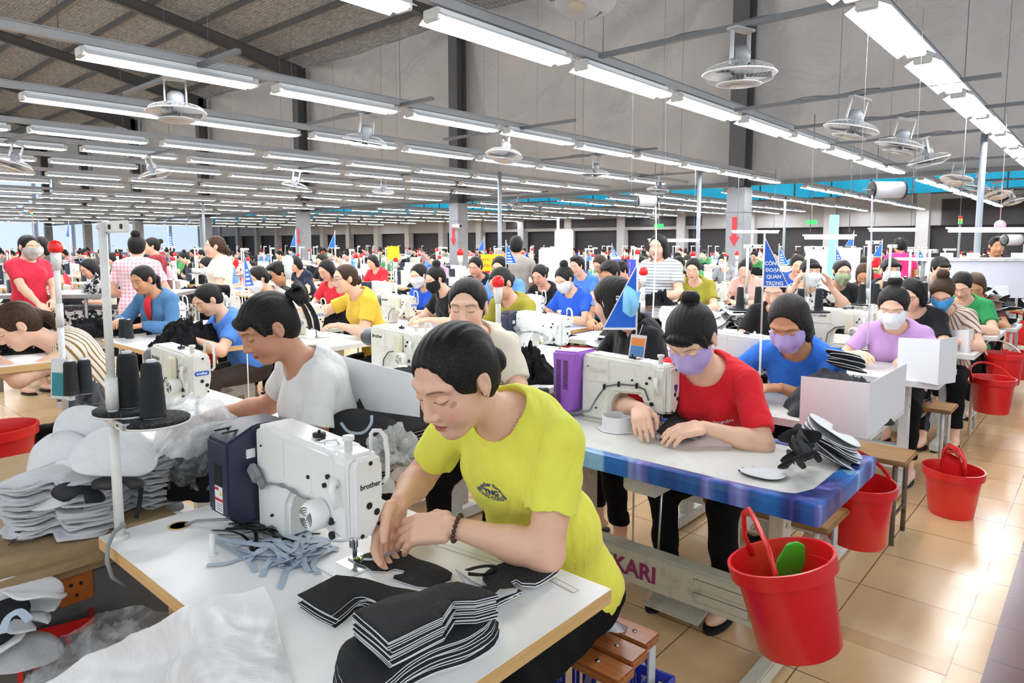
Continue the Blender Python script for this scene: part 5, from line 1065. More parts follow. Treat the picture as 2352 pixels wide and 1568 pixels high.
for k in range(22):
    o = (sheet(mshape(.30, .20, False), .005, (GRF, GRF), .008, 70) if k == 0 else dup(o_)); o_ = o if k == 0 else o_
    t = k/21; o.location = (pc.x+.02-.004*k, pc.y-.02+.003*k, .34+.0085*k); o.rotation_euler = (.15, .75-.5*t, .3+.25*t); tag(o, 'grey felt piece in the fanned bundle standing in the blue crate', 'fabric piece', 'grey felt fan in crate')
for k in range(16):
    o = (sheet(mshape(.30, .18, False), .004, (BLKF, WHF), .005, 71) if k == 0 else dup(o2_)); o2_ = o if k == 0 else o2_
    t = k/15; o.location = (pc.x+.07-.003*k, pc.y-.08+.002*k, .30+.009*k); o.rotation_euler = (.1, .95-.35*t, .2); tag(o, 'black felt piece at the bottom of the fanned bundle in the blue crate', 'fabric piece', 'black felt fan in crate')
# black felt bundles with pale loops behind the nearest machine
r = empty('side_table', (1.98, 2.35, 0), 0, 'low grey-topped side table carrying the black felt bundles', 'table'); mb = MB(); mb.bb(-.62, .42, -.30, .28, .70, .73, .004); mb.build('tabletop', LAMO, r)
for x in (-.55, .36):
    for y in (-.25, .23): mb = MB(); mb.bb(x-.015, x+.015, y-.015, y+.015, 0, .7); mb.build('leg', LEG, r)
for gi, (px_, py_, dd, n_, nm) in enumerate(((850, 1005, 2.42, 8, 'left'), (915, 950, 2.62, 9, 'middle'), (962, 900, 2.85, 8, 'right'))):
    o_ = None; c = atd(px_, py_, dd); nn = (Vector((0, 0, 1))*.80-VF*.62-VR*.10).normalized(); uu = VR-Vector((0, 0, 1))*.25-VF*.3
    for k in range(n_):
        o = sheet(mshape(.32, .21, True), .0065, (BLKF, WHF), .006, 80+gi, lift=lambda P: 1.3*np.maximum(0, -P[:, 0])**2) if o_ is None else dup(o_); o_ = o_ or o
        o.location = c-nn*(.018*k)-VR*(.016*k)-Vector((0, 0, .006*k)); orient(o, nn, uu); tag(o, 'black felt piece in the %s bundle behind the nearest machine' % nm, 'fabric piece', 'black felt bundle, '+nm)
    o = ribbon([c+nn*h_+VR*a_+Vector((0, 0, b_)) for a_, b_, h_ in ((-.10, .05, .008), (-.07, .01, .02), (-.02, .0, .03), (.01, .03, .03), (.01, .075, .01))], .010, BLT, 'tape_loop', nrm=-VF); tag(o, 'pale tape loop on top of the %s black felt bundle' % nm, 'tape loop')
o_ = None; c = at(870, 1060, .76)
for k in range(12):
    o = sheet(mshape(.34, .20, False), .0045, (BLKF, WHF), .003, 95) if o_ is None else dup(o_); o_ = o_ or o; o.location = (c.x+.03, c.y+.08, .732+.0055*k); o.rotation_euler = (0, 0, -.4+rnd.uniform(-.05, .05)); tag(o, 'black felt piece in the flat stack just behind the nearest machine', 'fabric piece', 'flat black felt stack behind machine')
o = blob(at(905, 1035, .86), (.085, .085, .075), 15, HZE, 'plastic_bag', amp=.03); tag(o, 'crumpled clear plastic bag between the nearest machine and the woman in yellow', 'plastic bag')
def card(px, label, th=.002, close=False):
    """folded white card: list of (px,py_top,py_bottom,depth)"""
    mb = MB(); T = [atd(x, yt, d) for x, yt, yb, d in px]; B = [atd(x, yb, d) for x, yt, yb, d in px]
    for t_, b_ in zip(T, B): b_.x, b_.y = t_.x, t_.y
    for i in range(len(px)-1):
        d = (T[i+1]-T[i]); n = Vector((-d.y, d.x, 0)).normalized()*th; mb.add([B[i], B[i+1], T[i+1], T[i], B[i]+n, B[i+1]+n, T[i+1]+n, T[i]+n], [(0, 1, 2, 3), (7, 6, 5, 4), (0, 4, 5, 1), (1, 5, 6, 2), (2, 6, 7, 3), (3, 7, 4, 0)])
    o = mb.build('card_partition', CARD); return tag(o, label, 'partition')
card([(770, 813, 935, 2.75), (962, 862, 960, 2.35)], 'white card partition behind the black felt bundles'); o = None
# ---------------------------------------------------------------- second table, printed cover, items
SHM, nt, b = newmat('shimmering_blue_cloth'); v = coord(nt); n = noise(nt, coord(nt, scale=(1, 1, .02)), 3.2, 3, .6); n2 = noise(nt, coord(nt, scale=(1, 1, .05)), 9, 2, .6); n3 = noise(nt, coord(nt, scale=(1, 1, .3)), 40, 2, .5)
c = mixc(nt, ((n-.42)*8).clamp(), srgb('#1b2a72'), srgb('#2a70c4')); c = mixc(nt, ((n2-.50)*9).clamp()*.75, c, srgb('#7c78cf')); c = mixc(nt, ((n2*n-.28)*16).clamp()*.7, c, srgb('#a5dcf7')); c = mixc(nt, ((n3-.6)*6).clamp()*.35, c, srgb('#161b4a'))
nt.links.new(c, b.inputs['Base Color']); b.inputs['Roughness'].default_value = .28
T2 = table(2.1, 2.73, .62, 1.90, LAMO, LAMO, LEG, 'white sewing table wrapped in shiny blue cloth, beside the aisle', brand='HIKARI', th=.03)
mb = MB(); f_ = lambda x, y, k: (x*k, y*k)
hx, hy = .315, .64; out = []; inn = []
for a in sorted([2*math.pi*k/44+.01 for k in range(44)]+[math.atan2(p_*hy, q_*hx) % (2*math.pi) for p_ in (1, -1) for q_ in (1, -1)]):
    c_, s_ = math.cos(a), math.sin(a); m_ = 1/max(abs(c_)/hx, abs(s_)/hy); q = .95; e = 9
    r_ = 1/((abs(c_)/(hx-.045))**e+(abs(s_)/(hy-.06))**e)**(1/e); out.append((c_*m_*1.012, s_*m_*1.012)); inn.append((c_*r_, s_*r_))
n_ = 48
rings = [[(x, y, .7625) for x, y in inn], [(x*.985, y*.99, .767) for x, y in out], [(x, y, .763) for x, y in out], [(x*1.003, y*1.002, .74) for x, y in out], [(x*.997, y*.998, .70) for x, y in out], [(x*.9, y*.95, .699) for x, y in out]]
for i in range(5): 
    o_ = len(mb.v); mb.add(rings[i]+rings[i+1], [(k, (k+1) % n_, (k+1) % n_+n_, k+n_) for k in range(n_)], False)
cv = mb.build('cloth_cover', SHM, T2)
lettering('HIKARI', .042, at(1885, 1094, .7655), (at(1930, 1078, .76)-at(1855, 1112, .76)), (-1, 0.0, 0), M('maroon_print2', '#7d2430', .5), T2, bold=.001)
m2 = machine('purple'); p = at(1520, 985, .7615); place(m2, p, 0, 'cream sewing machine with purple motor box on the blue-wrapped table', 'sewing machine')
r = empty('card_ring', at(1418, 985, .762), .2, 'white card ring with octagonal base beside the purple machine', 'ring'); mb = MB(); mb.prism([(.085*math.cos(k*.785+.39), .085*math.sin(k*.785+.39)) for k in range(8)], 0, .004, bev=.001); mb.build('base', CARD, r)
mb = MB(); mb.lathe([(.066, .004), (.066, .062), (.063, .062), (.063, .004)], n=40); autosmooth(mb.build('ring_wall', CARD, r), 40)
for px_, py_, lb in ((1247, 965, 'beside the purple motor box'), (1180, 955, 'left of the purple motor box')):
    c = cone(.15, .034, .027); q = at(px_, py_, .765); place(c, q, 0, 'black thread cone standing '+lb, 'thread cone')
mb = MB(); mb.lathe([(0, 0), (.06, 0), (.062, .004), (0, .005)], at(1260, 968, .762), 28); o = mb.build('cone_disc', PVC); tag(o, 'white disc under the thread cone by the purple motor box', 'disc')
ruler((1665, 1003), (1800, 1035), 40, 'printed_scale', 'the blue-wrapped table', z=.7612)
o = sheet(mshape(.15, .12, False), .004, (WHF, BLKF), .003, 101); o.location = at(1752, 1088, .766); o.rotation_euler = (0, 0, 1.9); tag(o, 'white rounded mask piece with black tabs near the corner of the blue-wrapped table', 'fabric piece')
for k in range(5): mb = MB(); a = -2.2+k*.55; mb.box((.062*math.cos(a)*1.15, .058*math.sin(a), .002), (.018, .010, .004), .001, a); q = mb.build('tab', BLKT, o)
A = spl([[at(1508, 990, .775), at(1545, 955, .80), at(1590, 965, .79), at(1618, 985, .775)], [at(1520, 1000, .778), at(1560, 975, .83), at(1590, 985, .80), at(1612, 998, .775)], [at(1515, 1008, .768), at(1550, 1000, .79), at(1585, 1000, .785), at(1605, 1003, .768)]], 16, 20); o = grid(A, 'fabric_piece', BLKF, None, .004); tag(o, 'black and white piece being sewn by the woman in red', 'fabric piece')
A2 = spl([[at(1506, 1000, .768), at(1535, 990, .785), at(1570, 995, .782), at(1606, 1000, .768)], [at(1510, 1008, .765), at(1540, 1004, .768), at(1575, 1005, .768), at(1600, 1008, .765)]], 10, 20); o = grid(A2, 'fabric_piece', WHF, None, .003); tag(o, 'white underside piece below the needle of the purple machine', 'fabric piece')
def cupstack(px_, py_, z, n_, sc, lab, grp, rz_=0, seed=0, dz=.011):
    """curved white-and-black moulded pieces nested in each other"""
    o_ = None; r_ = random.Random(seed)
    for k in range(n_):
        if o_ is None: o = sheet(mshape(.22*sc, .15*sc, True), .006, (WHF, BLKF), .006, seed, lift=lambda P: 2.6*P[:, 1]**2+1.2*P[:, 0]**2); o_ = o
        else: o = dup(o_)
        c = at(px_, py_, z); o.location = c+Vector((r_.uniform(-.01, .01), r_.uniform(-.012, .012), dz*k)); o.rotation_euler = (.25+r_.uniform(-.15, .15), -.35+r_.uniform(-.12, .12), rz_+r_.uniform(-.25, .25)); tag(o, lab.replace('piece', 'piece, %s from bottom,' % NTH[k], 1), 'fabric piece', grp)
cupstack(1905, 1050, .775, 9, .95, 'curved white piece in the nested stack on the blue-wrapped table', 'nested pieces on the blue-wrapped table', 1.2, 3)
r_ = random.Random(4)
for k in range(9):
    o = sheet(mshape(.15, .07, True), .003, (BLKF, BLKT), .012, 120+k) if k < 3 else dup(q3[k-3]); q3 = (q3+[o]) if k else [o]
    o.location = at(1835+r_.uniform(-18, 18), 1035+r_.uniform(-28, 18), .80+.010*k); o.rotation_euler = (r_.uniform(.3, 1.2), r_.uniform(-.8, .4), r_.uniform(0, 3)); tag(o, 'black crumpled piece at the left of the nested stack on the blue-wrapped table', 'fabric piece', 'black crumpled pieces on the blue-wrapped table')
# ---------------------------------------------------------------- workers placed by head position and distance
def needle_for(base, dy=.2, dx=-.56): return (base[0]+dx, base[1]+dy)
def worker(label, px, py, dep, ang=180, res=None, tilt=30, lean=0.0, stand=False, **kw):
    H = atd(px, py, dep); res = res or max(.0045, min(.0125, dep*.00145))
    hz = min(max(H.z, 1.08), 1.30) if not stand else 1.50; hf = .34+lean if not stand else .04
    b = (H.x-hf*math.cos(R(ang)), H.y-hf*math.sin(R(ang)))
    if stand:
        d_ = dict(pel=(0, 0, .93), sh=(.0, 0, 1.34), hd=(.045, 0, 1.52), seat=False, hL=(.20, .10, .98), hR=(.20, -.10, .98), pitch=tilt)
    else: d_ = dict(sh=(.20+lean*.7, 0, hz-.175), hd=(hf, 0, hz), pitch=tilt)
    d_.update(kw); p = person(label, b, ang, res, **d_); p['base'] = b; return p
def tee(n, c, pat=None, c2='#ffffff', wr=.4): return cloth_mat('cloth_'+n, c, pat, c2, wr=wr)
LAV = cloth_mat('mask_lavender', '#b9a4dd', wr=.1); MWH = cloth_mat('mask_white', '#eef1f5', wr=.1); MGY = cloth_mat('mask_grey', '#b9b6b2', wr=.1); MGN = cloth_mat('mask_green', '#9fb08c', 'camo', '#7d9070', wr=.1); MBK = cloth_mat('mask_black', '#17181b', wr=.1); MBL = cloth_mat('mask_blue', '#4aa3e0', wr=.1)
RED = worker('woman in a red t-shirt and lavender mask sewing at the purple machine', 1588, 775, 2.74, 182, .0042, lean=.10, tilt=42, skin=SKL, hair='bangsbun', hl=.014, top=tee('red', '#d81f2c'), mask=LAV, hL=(.51, .09, .84), hR=(.50, -.19, .87), fL=(.7, -.7, -.15), nL=(-.2, -.2, -.9), fR=(.8, .5, -.35), nR=(-.1, .2, -1), hsc=1.08, elb=(v3(-.1, 1.0, -.8), v3(-.2, -1, -.6)), slv=.78, neck=.092, hs=1.14, wd=1.06, fat=1.05)
mb = MB(); mb.lathe([(0, .05), (.03, .04), (.038, .01), (.03, -.02), (0, -.03)], n=16); o = None
shirt_text(RED, 'TNGĐIỆN', .017, .09, -.13, SWHT, .0002)
BLU = worker('woman with bobbed hair in a blue t-shirt and lavender mask', 1812, 742, 3.42, 182, .0048, lean=.1, tilt=34, skin=SKD, hair='bob', hairm=hair_mat('hair_dark', '#221b18'), top=tee('blue', '#2f6fd0'), mask=LAV, hL=(.52, .0, .84), hR=(.5, -.2, .84), elb=(v3(-.1, 1, -.8), v3(-.2, -1, -.6)), hs=1.16, wd=1.08, fat=1.08)
LIL = worker('woman in a lilac t-shirt and white mask', 2052, 704, 4.45, 184, .006, tilt=26, skin=SKL, hair='topbun', top=tee('lilac', '#cfa3dc'), mask=MWH, hs=1.12, wd=1.05, hL=(.5, .16, .84), hR=(.5, -.16, .84))
WHS = worker('young woman with a black hair bow in a white t-shirt, seen from the side', 615, 752, 2.45, 170, .0042, tilt=30, skin=skin_mat('skin_side', '#c8947a', lip='#b32d35'), hair='bangs', top=tee('white_rib', '#e9e9e8', wr=.7), hL=(.40, .02, .86), hR=(.46, -.34, .88), fR=(.8, -.4, -.3), slv=.6, hs=1.02, wd=.9, neck=.088)
shirt_text(WHS, 'ᴍᴏɴᴜᴍᴜ' if 0 else 'monumu', .038, .0, -.13, M('grey_print', '#b9b9bb', .6), .0008)
# hair bow
mb = MB(); hp = WHS['hp']
for s_ in (1, -1):
    P = np.array([[hp(-.135-.02*math.sin(a*2), s_*(.01+.055*t)*math.cos(a*.4), .065+.035*t*math.sin(a)-.02*t) for a in np.linspace(-1.6, 1.6, 9)] for t in np.linspace(0, 1, 7)]); grid(P, 'hair_bow', BLKT, bpy.data.objects[WHS['root'].name], .006)
for s_ in (1, -1): ribbon([hp(-.14, s_*.015, .05), hp(-.155, s_*.03, .0), hp(-.15, s_*.035, -.06), hp(-.135, s_*.03, -.10)], .045, BLKT, 'bow_tail', WHS['root'], nrm=(-.8, 0, .3), th=.003)
CRMW = worker('woman in a cream shirt behind the woman in yellow', 1074, 704, 3.0, 212, .0052, tilt=12, skin=SKL, top=tee('cream', '#e9e0d0'), hair='lowbun', hs=1.03)
LNG = worker('woman with long black hair in a black t-shirt, turned away', 1405, 690, 3.45, 150, .0056, tilt=18, yaw=-60, skin=SKL, hair='long', top=tee('black', '#17171a'), hL=(.42, .18, .9), hR=(.50, -.1, .88), slv=.6)
STR_ = worker('woman in a brown and cream striped blouse leaning low at the left edge', 38, 748, 3.5, 176, .0052, tilt=36, lean=.16, sh=(.30, 0, 1.0),  skin=SKL, hairm=HBR, hair='lowpony', top=tee('stripe_blouse', '#f0e8dc', 'vstripe', '#8d6a3c'), hL=(.64, .05, 1.02), hR=(.62, -.15, 1.02), slv=.16, fat=1.05)
DEN = worker('smiling woman in a denim jacket over red', 328, 642, 5.9, 204, .0075, tilt=22, yaw=-4, skin=SKD, hair='lowpony', top=tee('denim', '#4e7ba6'), slv=1.85, hL=(.45, .08, .86), hR=(.5, -.12, .9), jacket='denim_jacket')
BPO = worker('woman with a ponytail in a cornflower blue top at a wood-edged table', 478, 688, 5.3, 176, .007, tilt=34, skin=SKL, hair='pony', top=tee('cornflower', '#4f87e0'), pants=cloth_mat('brown_trousers', '#3d332e'), fat=1.05)
YLW = worker('laughing woman with glasses in a mustard yellow polo shirt', 792, 640, 5.7, 172, .0072, tilt=6, skin=SKL, hairm=HBR, hair='lowbun', top=tee('mustard', '#ecc645'), hR=(.62, -.22, 1.02), hL=(.42, .02, .88), fat=1.12)
GRT = worker('masked woman in a grey sleeveless top behind the blue pennant', 592, 640, 6.6, 186, tilt=22, top=tee('taupe', '#a9a199'), mask=MWH, slv=.12, hair='lowbun')
MBL_ = worker('young man in a black t-shirt behind the green lamp', 640, 628, 7.0, 178, tilt=30, skin=SKD, hair='short', top=tee('black', '#17171a'))
BLM = worker('woman with black mask and bun in a black t-shirt', 1000, 640, 6.6, 172, tilt=26, skin=SKL, hair='topbun', top=tee('black', '#17171a'), mask=MBK, hL=(.5, .1, .84))
BLB = worker('woman in a bright blue shirt and white mask behind the one in black', 962, 632, 7.3, 186, tilt=20, skin=SKL, hair='lowbun', top=tee('bright_blue', '#2459cf'), mask=MWH)
OLV = worker('woman in an olive t-shirt hidden behind a red-topped lamp', 1150, 650, 5.3, 180, .008, tilt=32, top=tee('olive', '#9b9433'), hair='lowbun')
NAV = worker('woman in a navy t-shirt beside the red arrow column', 1092, 612, 8.4, 196, tilt=22, top=tee('navy', '#1c2438'), hair='lowbun')
GLS = worker('woman with glasses in a light blue shirt under the yellow sign', 1148, 610, 7.2, 200, tilt=18, skin=SKLO, top=tee('sky', '#6ea3ea'), hair='lowbun')
PNB = worker('woman with a black ponytail in a black top', 1240, 632, 7.8, 190, tilt=28, hair='pony', top=tee('black', '#17171a'))
B2 = worker('woman in royal blue and a white mask at an oak-edged table', 1296, 640, 6.7, 178, tilt=34, skin=SKL, hair='topbun', top=tee('royal', '#2b5fd6'), mask=MWH)
B3 = worker('woman in a cornflower top two rows behind the oak-edged table', 1325, 610, 8.6, 180, tilt=16, skin=SKL, top=tee('cornflower', '#4f87e0'), hair='short')
B4 = worker('man with cropped hair in a light blue shirt', 1402, 628, 6.4, 180, tilt=34, skin=SKD, hair='short', top=tee('sky', '#6ea3ea'))
BR2 = worker('woman bent over in a beige shirt, far centre', 1378, 607, 9, 176, tilt=34, hairm=HBR, hair='lowbun', top=tee('beige', '#c9bb9f'))
RD2 = worker('person in a red shirt behind the blue crate', 1425, 622, 8.4, 176, tilt=34, top=tee('red', '#d81f2c'))
FL1 = worker('smiling woman in a black shirt, right of the standing striped woman', 1558, 610, 8.6, 200, tilt=14, skin=SKLO, hair='lowbun', top=tee('black', '#17171a'))
FL2 = worker('woman in a khaki t-shirt beside a red lamp', 1592, 618, 7.5, 196, tilt=20, skin=SKL, hair='lowbun', top=tee('olive', '#9b9433'))
FL3 = worker('woman leaning with pink arms near the dark pile', 1712, 618, 8.5, 188, tilt=30, skin=SKL, top=tee('pink_pale', '#e5b9b0'))
FLG = worker('woman in a black top partly hidden by the big blue pennant', 1780, 665, 4.9, 190, .008, tilt=30, skin=SKL, top=tee('black', '#17171a'), hair='lowbun')
MSK = worker('woman in a patterned white top adjusting her white mask with both hands', 1862, 622, 6.0, 216, .008, tilt=4, skin=SKLO, hair='bangs', top=tee('white_pattern', '#e8e8e6', 'camo', '#22242a'), mask=MWH, hL=(.40, .16, 1.17), hR=(.40, -.16, 1.17), fL=(0, -.3, 1), fR=(0, .3, 1), elb=(v3(.3, 1, -1), v3(.3, -1, -1)))
GRN = worker('woman in a green patterned mask and black vest', 1934, 624, 6.8, 214, .008, tilt=14, skin=SKLO, hair='lowbun', top=tee('vest', '#1d1c1e'), mask=MGN)
BRN = worker('person with brown hair bowed behind white thread posts', 1985, 630, 7.5, 190, tilt=40, skin=SKD, hairm=HBR, hair='bob', top=tee('brown', '#6d4b42'))
NVM = worker('woman in navy with a white mask resting her cheek on her hand', 2046, 615, 6.4, 212, .008, tilt=6, skin=SKLO, hair='bangs', top=tee('navy', '#1c2438'), mask=MWH, hL=(.38, .12, 1.12), fL=(0, -.2, 1))
GRJ = worker('woman in a grey hooded jacket near the stack light', 2160, 602, 7.0, 214, .009, tilt=22, skin=SKLO, hair='bangs', top=tee('grey_jacket', '#5d5b59'), slv=1.85, jacket='jacket')
PNY = worker('woman with a high ponytail in blue at the white board', 1832, 605, 8.2, 208, tilt=20, skin=SKL, hair='pony', top=tee('bright_blue', '#2459cf'))
BKC = worker('woman with silver hair clips in a black t-shirt behind the one in lilac', 2092, 676, 5.2, 170, .0065, tilt=30, skin=SKL, hair='bob', top=tee('black', '#17171a'))
STB = worker('woman in a brown striped shirt and blue mask with an orange hair clip', 2165, 672, 5.2, 182, .007, tilt=44, skin=SKL, hairm=HBR, hair='topbun', top=tee('brown_stripe', '#d9c8bb', 'vstripe', '#7d5b4b'), mask=MBL)
GRS_ = worker('person in a green shirt bowed near the grey post', 2210, 655, 6.1, 176, tilt=38, skin=SKL, top=tee('green', '#2f8f55'), hair='lowbun')
BWD = worker('person with brown hair bowed at the right behind white and black pieces', 2240, 655, 6.6, 184, tilt=44, skin=SKD, hairm=HBR, hair='bob', top=tee('brown', '#6d4b42'))
MAN = worker('man with short black hair behind the raised desk at the right', 2290, 548, 8.6, 205, .008, tilt=8, stand=True, skin=SKD, hair='short', top=tee('black', '#17171a'))
# standing people
SRD = worker('standing woman in a red t-shirt and grey mask at the left', 66, 572, 7.0, 286, .0085, tilt=10, yaw=0, stand=True, skin=SKL, hair='lowpony', top=tee('red_rose', '#d7304a'), mask=MGY, hL=(.30, .06, .98), hR=(.32, -.1, .95))
SBH = worker('person in a white mask standing behind the woman in red', 92, 572, 8.3, 215, tilt=8, stand=True, hair='bob', top=tee('grey_jacket', '#5d5b59'), mask=MWH)
SPK = worker('standing woman in a pink checked shirt seen from behind', 316, 580, 6.9, 60, .0085, tilt=6, stand=True, skin=SKL, hair='topbun', top=tee('pink_check', '#f3a9bd', 'check', '#ffffff'), long_top=1)
SCR = worker('standing woman in a cream t-shirt looking left', 494, 572, 7.6, 160, .0085, tilt=2, stand=True, skin=SKLO, hairm=HBR, hair='lowpony', top=tee('cream_tee', '#f3ecd9'))
SMR = worker('woman in a maroon shirt behind the one in pink check', 350, 590, 9.5, 170, tilt=6, stand=True, top=tee('maroon', '#8d2734'))
SST = worker('standing woman in a striped t-shirt holding black pieces', 1512, 580, 6.6, 180, .0085, tilt=6, stand=True, skin=SKLO, hair='bob', top=tee('grey_stripe', '#f0f0ee', 'hthin', '#8a929a'), hL=(.26, .12, 1.02), hR=(.30, -.1, 1.0), fat=1.08)
o = heap(.34, .30, .12, 44, BLK, .03); q = SST['base']; o.location = (q[0]-.27, q[1]-.14, .99); tag(o, 'bundle of black pieces held by the standing woman in stripes', 'fabric', kind='stuff')
SBW = worker('person in a brown shirt standing with back turned behind the small pennant', 1186, 580, 8.2, 40, tilt=6, stand=True, skin=SKD, hair='short', top=tee('taupe', '#a9a199'))
SPN = worker('person in a bright pink shirt standing with back turned', 2066, 588, 10.5, 30, tilt=8, stand=True, skin=SKD, hair='short', top=tee('hot_pink', '#e2367f'))
mb = MB(); S0, St = DEN['S'], DEN['St']; mb.tube([S0+St[:, 0]*a_+St[:, 2]*b_ for a_, b_ in ((.075, .05), (.115, .0), (.135, -.07), (.14, -.15))], [.028, .036, .032, .012], 10, flat=.6); mb.build('scarf', M('red_scarf', '#c5202c', .8), DEN['root'])
# glasses
for p, dk in ((YLW, 0), (GLS, 0)):
    mb = MB(); hp = p['hp']
    for s_ in (1, -1): mb.tube([hp(.104, s_*.031+.017*math.cos(t*.524), .004+.013*math.sin(t*.524)) for t in range(13)], .0016, 5); mb.tube([hp(.10, s_*.048, .008), hp(.06, s_*.074, .012), hp(.0, s_*.083, .012)], .0014, 5)
    mb.tube([hp(.106, .014, .006), hp(.108, -.014, .006)], .0014, 5); mb.build('glasses', INK, p['root'])
# ---------------------------------------------------------------- work stations of the other rows
RECT = [(.6, 1.28, .82, 2.02), (2.1, 2.73, .62, 1.9), (1.36, 2.4, 2.05, 2.63), (0, .86, 2.04, 3.2)]
def clash(x0, x1, y0, y1): return any(x0 < b and x1 > a and y0 < d and y1 > c for a, b, c, d in RECT)
OAKT = (LAM, OAK); GRYT = (LAMO, LAMO)
def stn(hx, hy, kind, lab, edge=OAK, leg=LEGW, mdy=.22, mach=True, heap_=None, y0=-.33, y1=.87, mlab=None, force=False, stool_=True):
    r_ = (hx-.50, hx+.14, hy+y0, hy+y1)
    if clash(*r_) and not force: return None
    RECT.append(r_); t = table(*r_, LAM if edge is OAK else LAMO, edge, leg, lab, panel=True)
    if mach: m = dup(MP[kind]) if kind in MP else machine(kind); MP.setdefault(kind, m); place(m, (hx-.14, hy+mdy, .7605), 0, mlab or 'white sewing machine on the '+lab, 'sewing machine')
    if stool_: stool((hx+.52, hy, 0), .40, .27, .45, OLDW, LEGW, 1, 'small worn wooden stool at the '+lab)
    return t
MP = {}
def hd(p): q = p['root'].matrix_basis @ Vector(p['Hc']); return q.x, q.y
# row along the aisle
for x0, y0, p, k, lab in ((3.1, .72, None, 'navy', 'table of the woman in the blue t-shirt'), (4.45, .70, None, 'cream', 'table of the woman in lilac'), (5.78, .70, None, 'cream', 'table of the woman in the striped shirt with orange clip'), (7.05, .7, None, 'cream', 'table of the person in green'), (8.35, .7, None, 'cream', 'table of the brown-haired person at the right')):
    RECT.append((x0, x0+.62, y0, y0+1.2)); table(x0, x0+.62, y0, y0+1.2, LAMO, LAMO, LEGW, lab)
    q = {3.1: at(1772, 893, .76), 4.45: at(1985, 800, .76)}.get(x0, Vector((x0+.36, y0+.5, .76)))
    m = machine('navy') if k == 'navy' else (machine('cream') if 'cream' not in MP else dup(MP['cream'])); MP.setdefault(k, m); place(m, (q.x, q.y, .7605), 0, 'white sewing machine on the '+lab, 'sewing machine')
mb = MB(); mb.lathe([(.0, -.045), (.035, -.045), (.062, -.04), (.066, -.03), (.062, -.02), (.035, -.015)], n=32, axis='Y'); q = at(1985, 800, .76); o = mb.build('hand_wheel', CRM); o.location = (q.x, q.y-.07, .76+.19); tag(o, 'round white hand wheel at the end of the machine before the woman in lilac', 'wheel')
SP = [((2.86, 1.02), 'under the corner of the blue-wrapped table'), ((3.97, .98), 'of the woman in the blue t-shirt'), ((5.38, 1.0), 'of the woman in lilac'), ((6.65, 1.0), 'of the woman with the orange clip'), ((7.9, 1.0), 'of the person in green')]
for k, ((x, y), nm) in enumerate(SP): stool((x, y, 0), .52, .29, .45, OLDW, RUST if k == 1 else LEGW, 1, 'worn wooden stool '+nm+', beside the aisle')
rib([(2122, 925, .455), (2135, 918, .455), (2140, 925, .45), (2130, 960, .36), (2128, 990, .28)], .03, M('navy_ribbon', '#22283c', .6), 'ribbon', 'dark ribbon hanging over the stool of the woman in lilac', 'ribbon', (-.75, -.66, 0))
for px, lab in (([(1840, 863, 985, 3.02), (1998, 880, 1012, 2.69), (2083, 834, 940, 3.2)], 'big white card tray side hanging at the corner of the table of the woman in blue'), ([(2064, 775, 870, 4.05), (2160, 779, 886, 3.77), (2201, 772, 880, 4.0)], 'white card tray side at the corner of the table of the woman in lilac'), ([(2140, 758, 815, 5.35), (2226, 757, 823, 4.95), (2244, 752, 810, 5.2)], 'white card tray side at the table of the woman with the orange clip'), ([(1845, 612, 660, 7.0), (1900, 615, 662, 6.8)], 'small white card board by the woman with a ponytail in blue')): card(px, lab)
p = atd(1955, 855, 2.95); o = heap(.40, .44, .20, 71, M('black_padding', '#1b1c22', .75, bmp=.2, bs=40), .016); o.location = (3.36, .93, .765); tag(o, 'heap of black padded pieces inside the big white tray', 'fabric', kind='stuff')
cupstack(1940, 850, .94, 7, .8, 'white-edged black piece on the heap in the big white tray', 'white-edged pieces in the tray', 2.2, 22)
def mixpile(px, py, z, n_, lab, grp, seed, w_=(.20, .12), spread=(.18, .16), hh=.16, s_=1, mats=(WHF, BLKF)):
    vs_ = [sheet(mshape(*w_, notch=bool(q)), .005, mats if q < 2 else (BLKF, WHF), .008, seed+q, lift=lambda P: 2.2*P[:, 1]**2) for q in range(3)]; u_ = [0]*3; r_ = random.Random(seed); c = at(px, py, z) if not isinstance(px, Vector) else px
    for k in range(n_):
        q = r_.randrange(3); o = vs_[q] if not u_[q] else dup(vs_[q]); u_[q] = 1; t = k/n_; rr = (1-t*.7)
        o.location = c+Vector((r_.uniform(-1, 1)*spread[0]*rr, r_.uniform(-1, 1)*spread[1]*rr, hh*t+.01)); o.rotation_euler = (r_.uniform(-.6, .6), r_.uniform(-.9, .3), r_.uniform(0, 6.3)); tag(o, lab, 'fabric piece', grp)
    for q in range(3):
        if not u_[q]: bpy.data.objects.remove(vs_[q])
mixpile(1445, 800, .80, 34, 'white and black cut piece in the pile behind the purple machine', 'white and black pile behind the purple machine', 200, spread=(.28, .22), hh=.20)
mixpile(1690, 755, .80, 26, 'white and black cut piece in the pile left of the woman in blue', 'white and black pile left of the woman in blue', 210, spread=(.3, .25), hh=.17)
mixpile(2262, 735, .80, 34, 'white and black cut piece in the big pile at the right beside the aisle', 'white and black pile at the right', 220, w_=(.26, .14), spread=(.32, .28), hh=.24)
mixpile(1890, 680, .85, 16, 'black and white piece in the pile under the masked women', 'black and white pile under the masked women', 230, spread=(.25, .2), hh=.16)
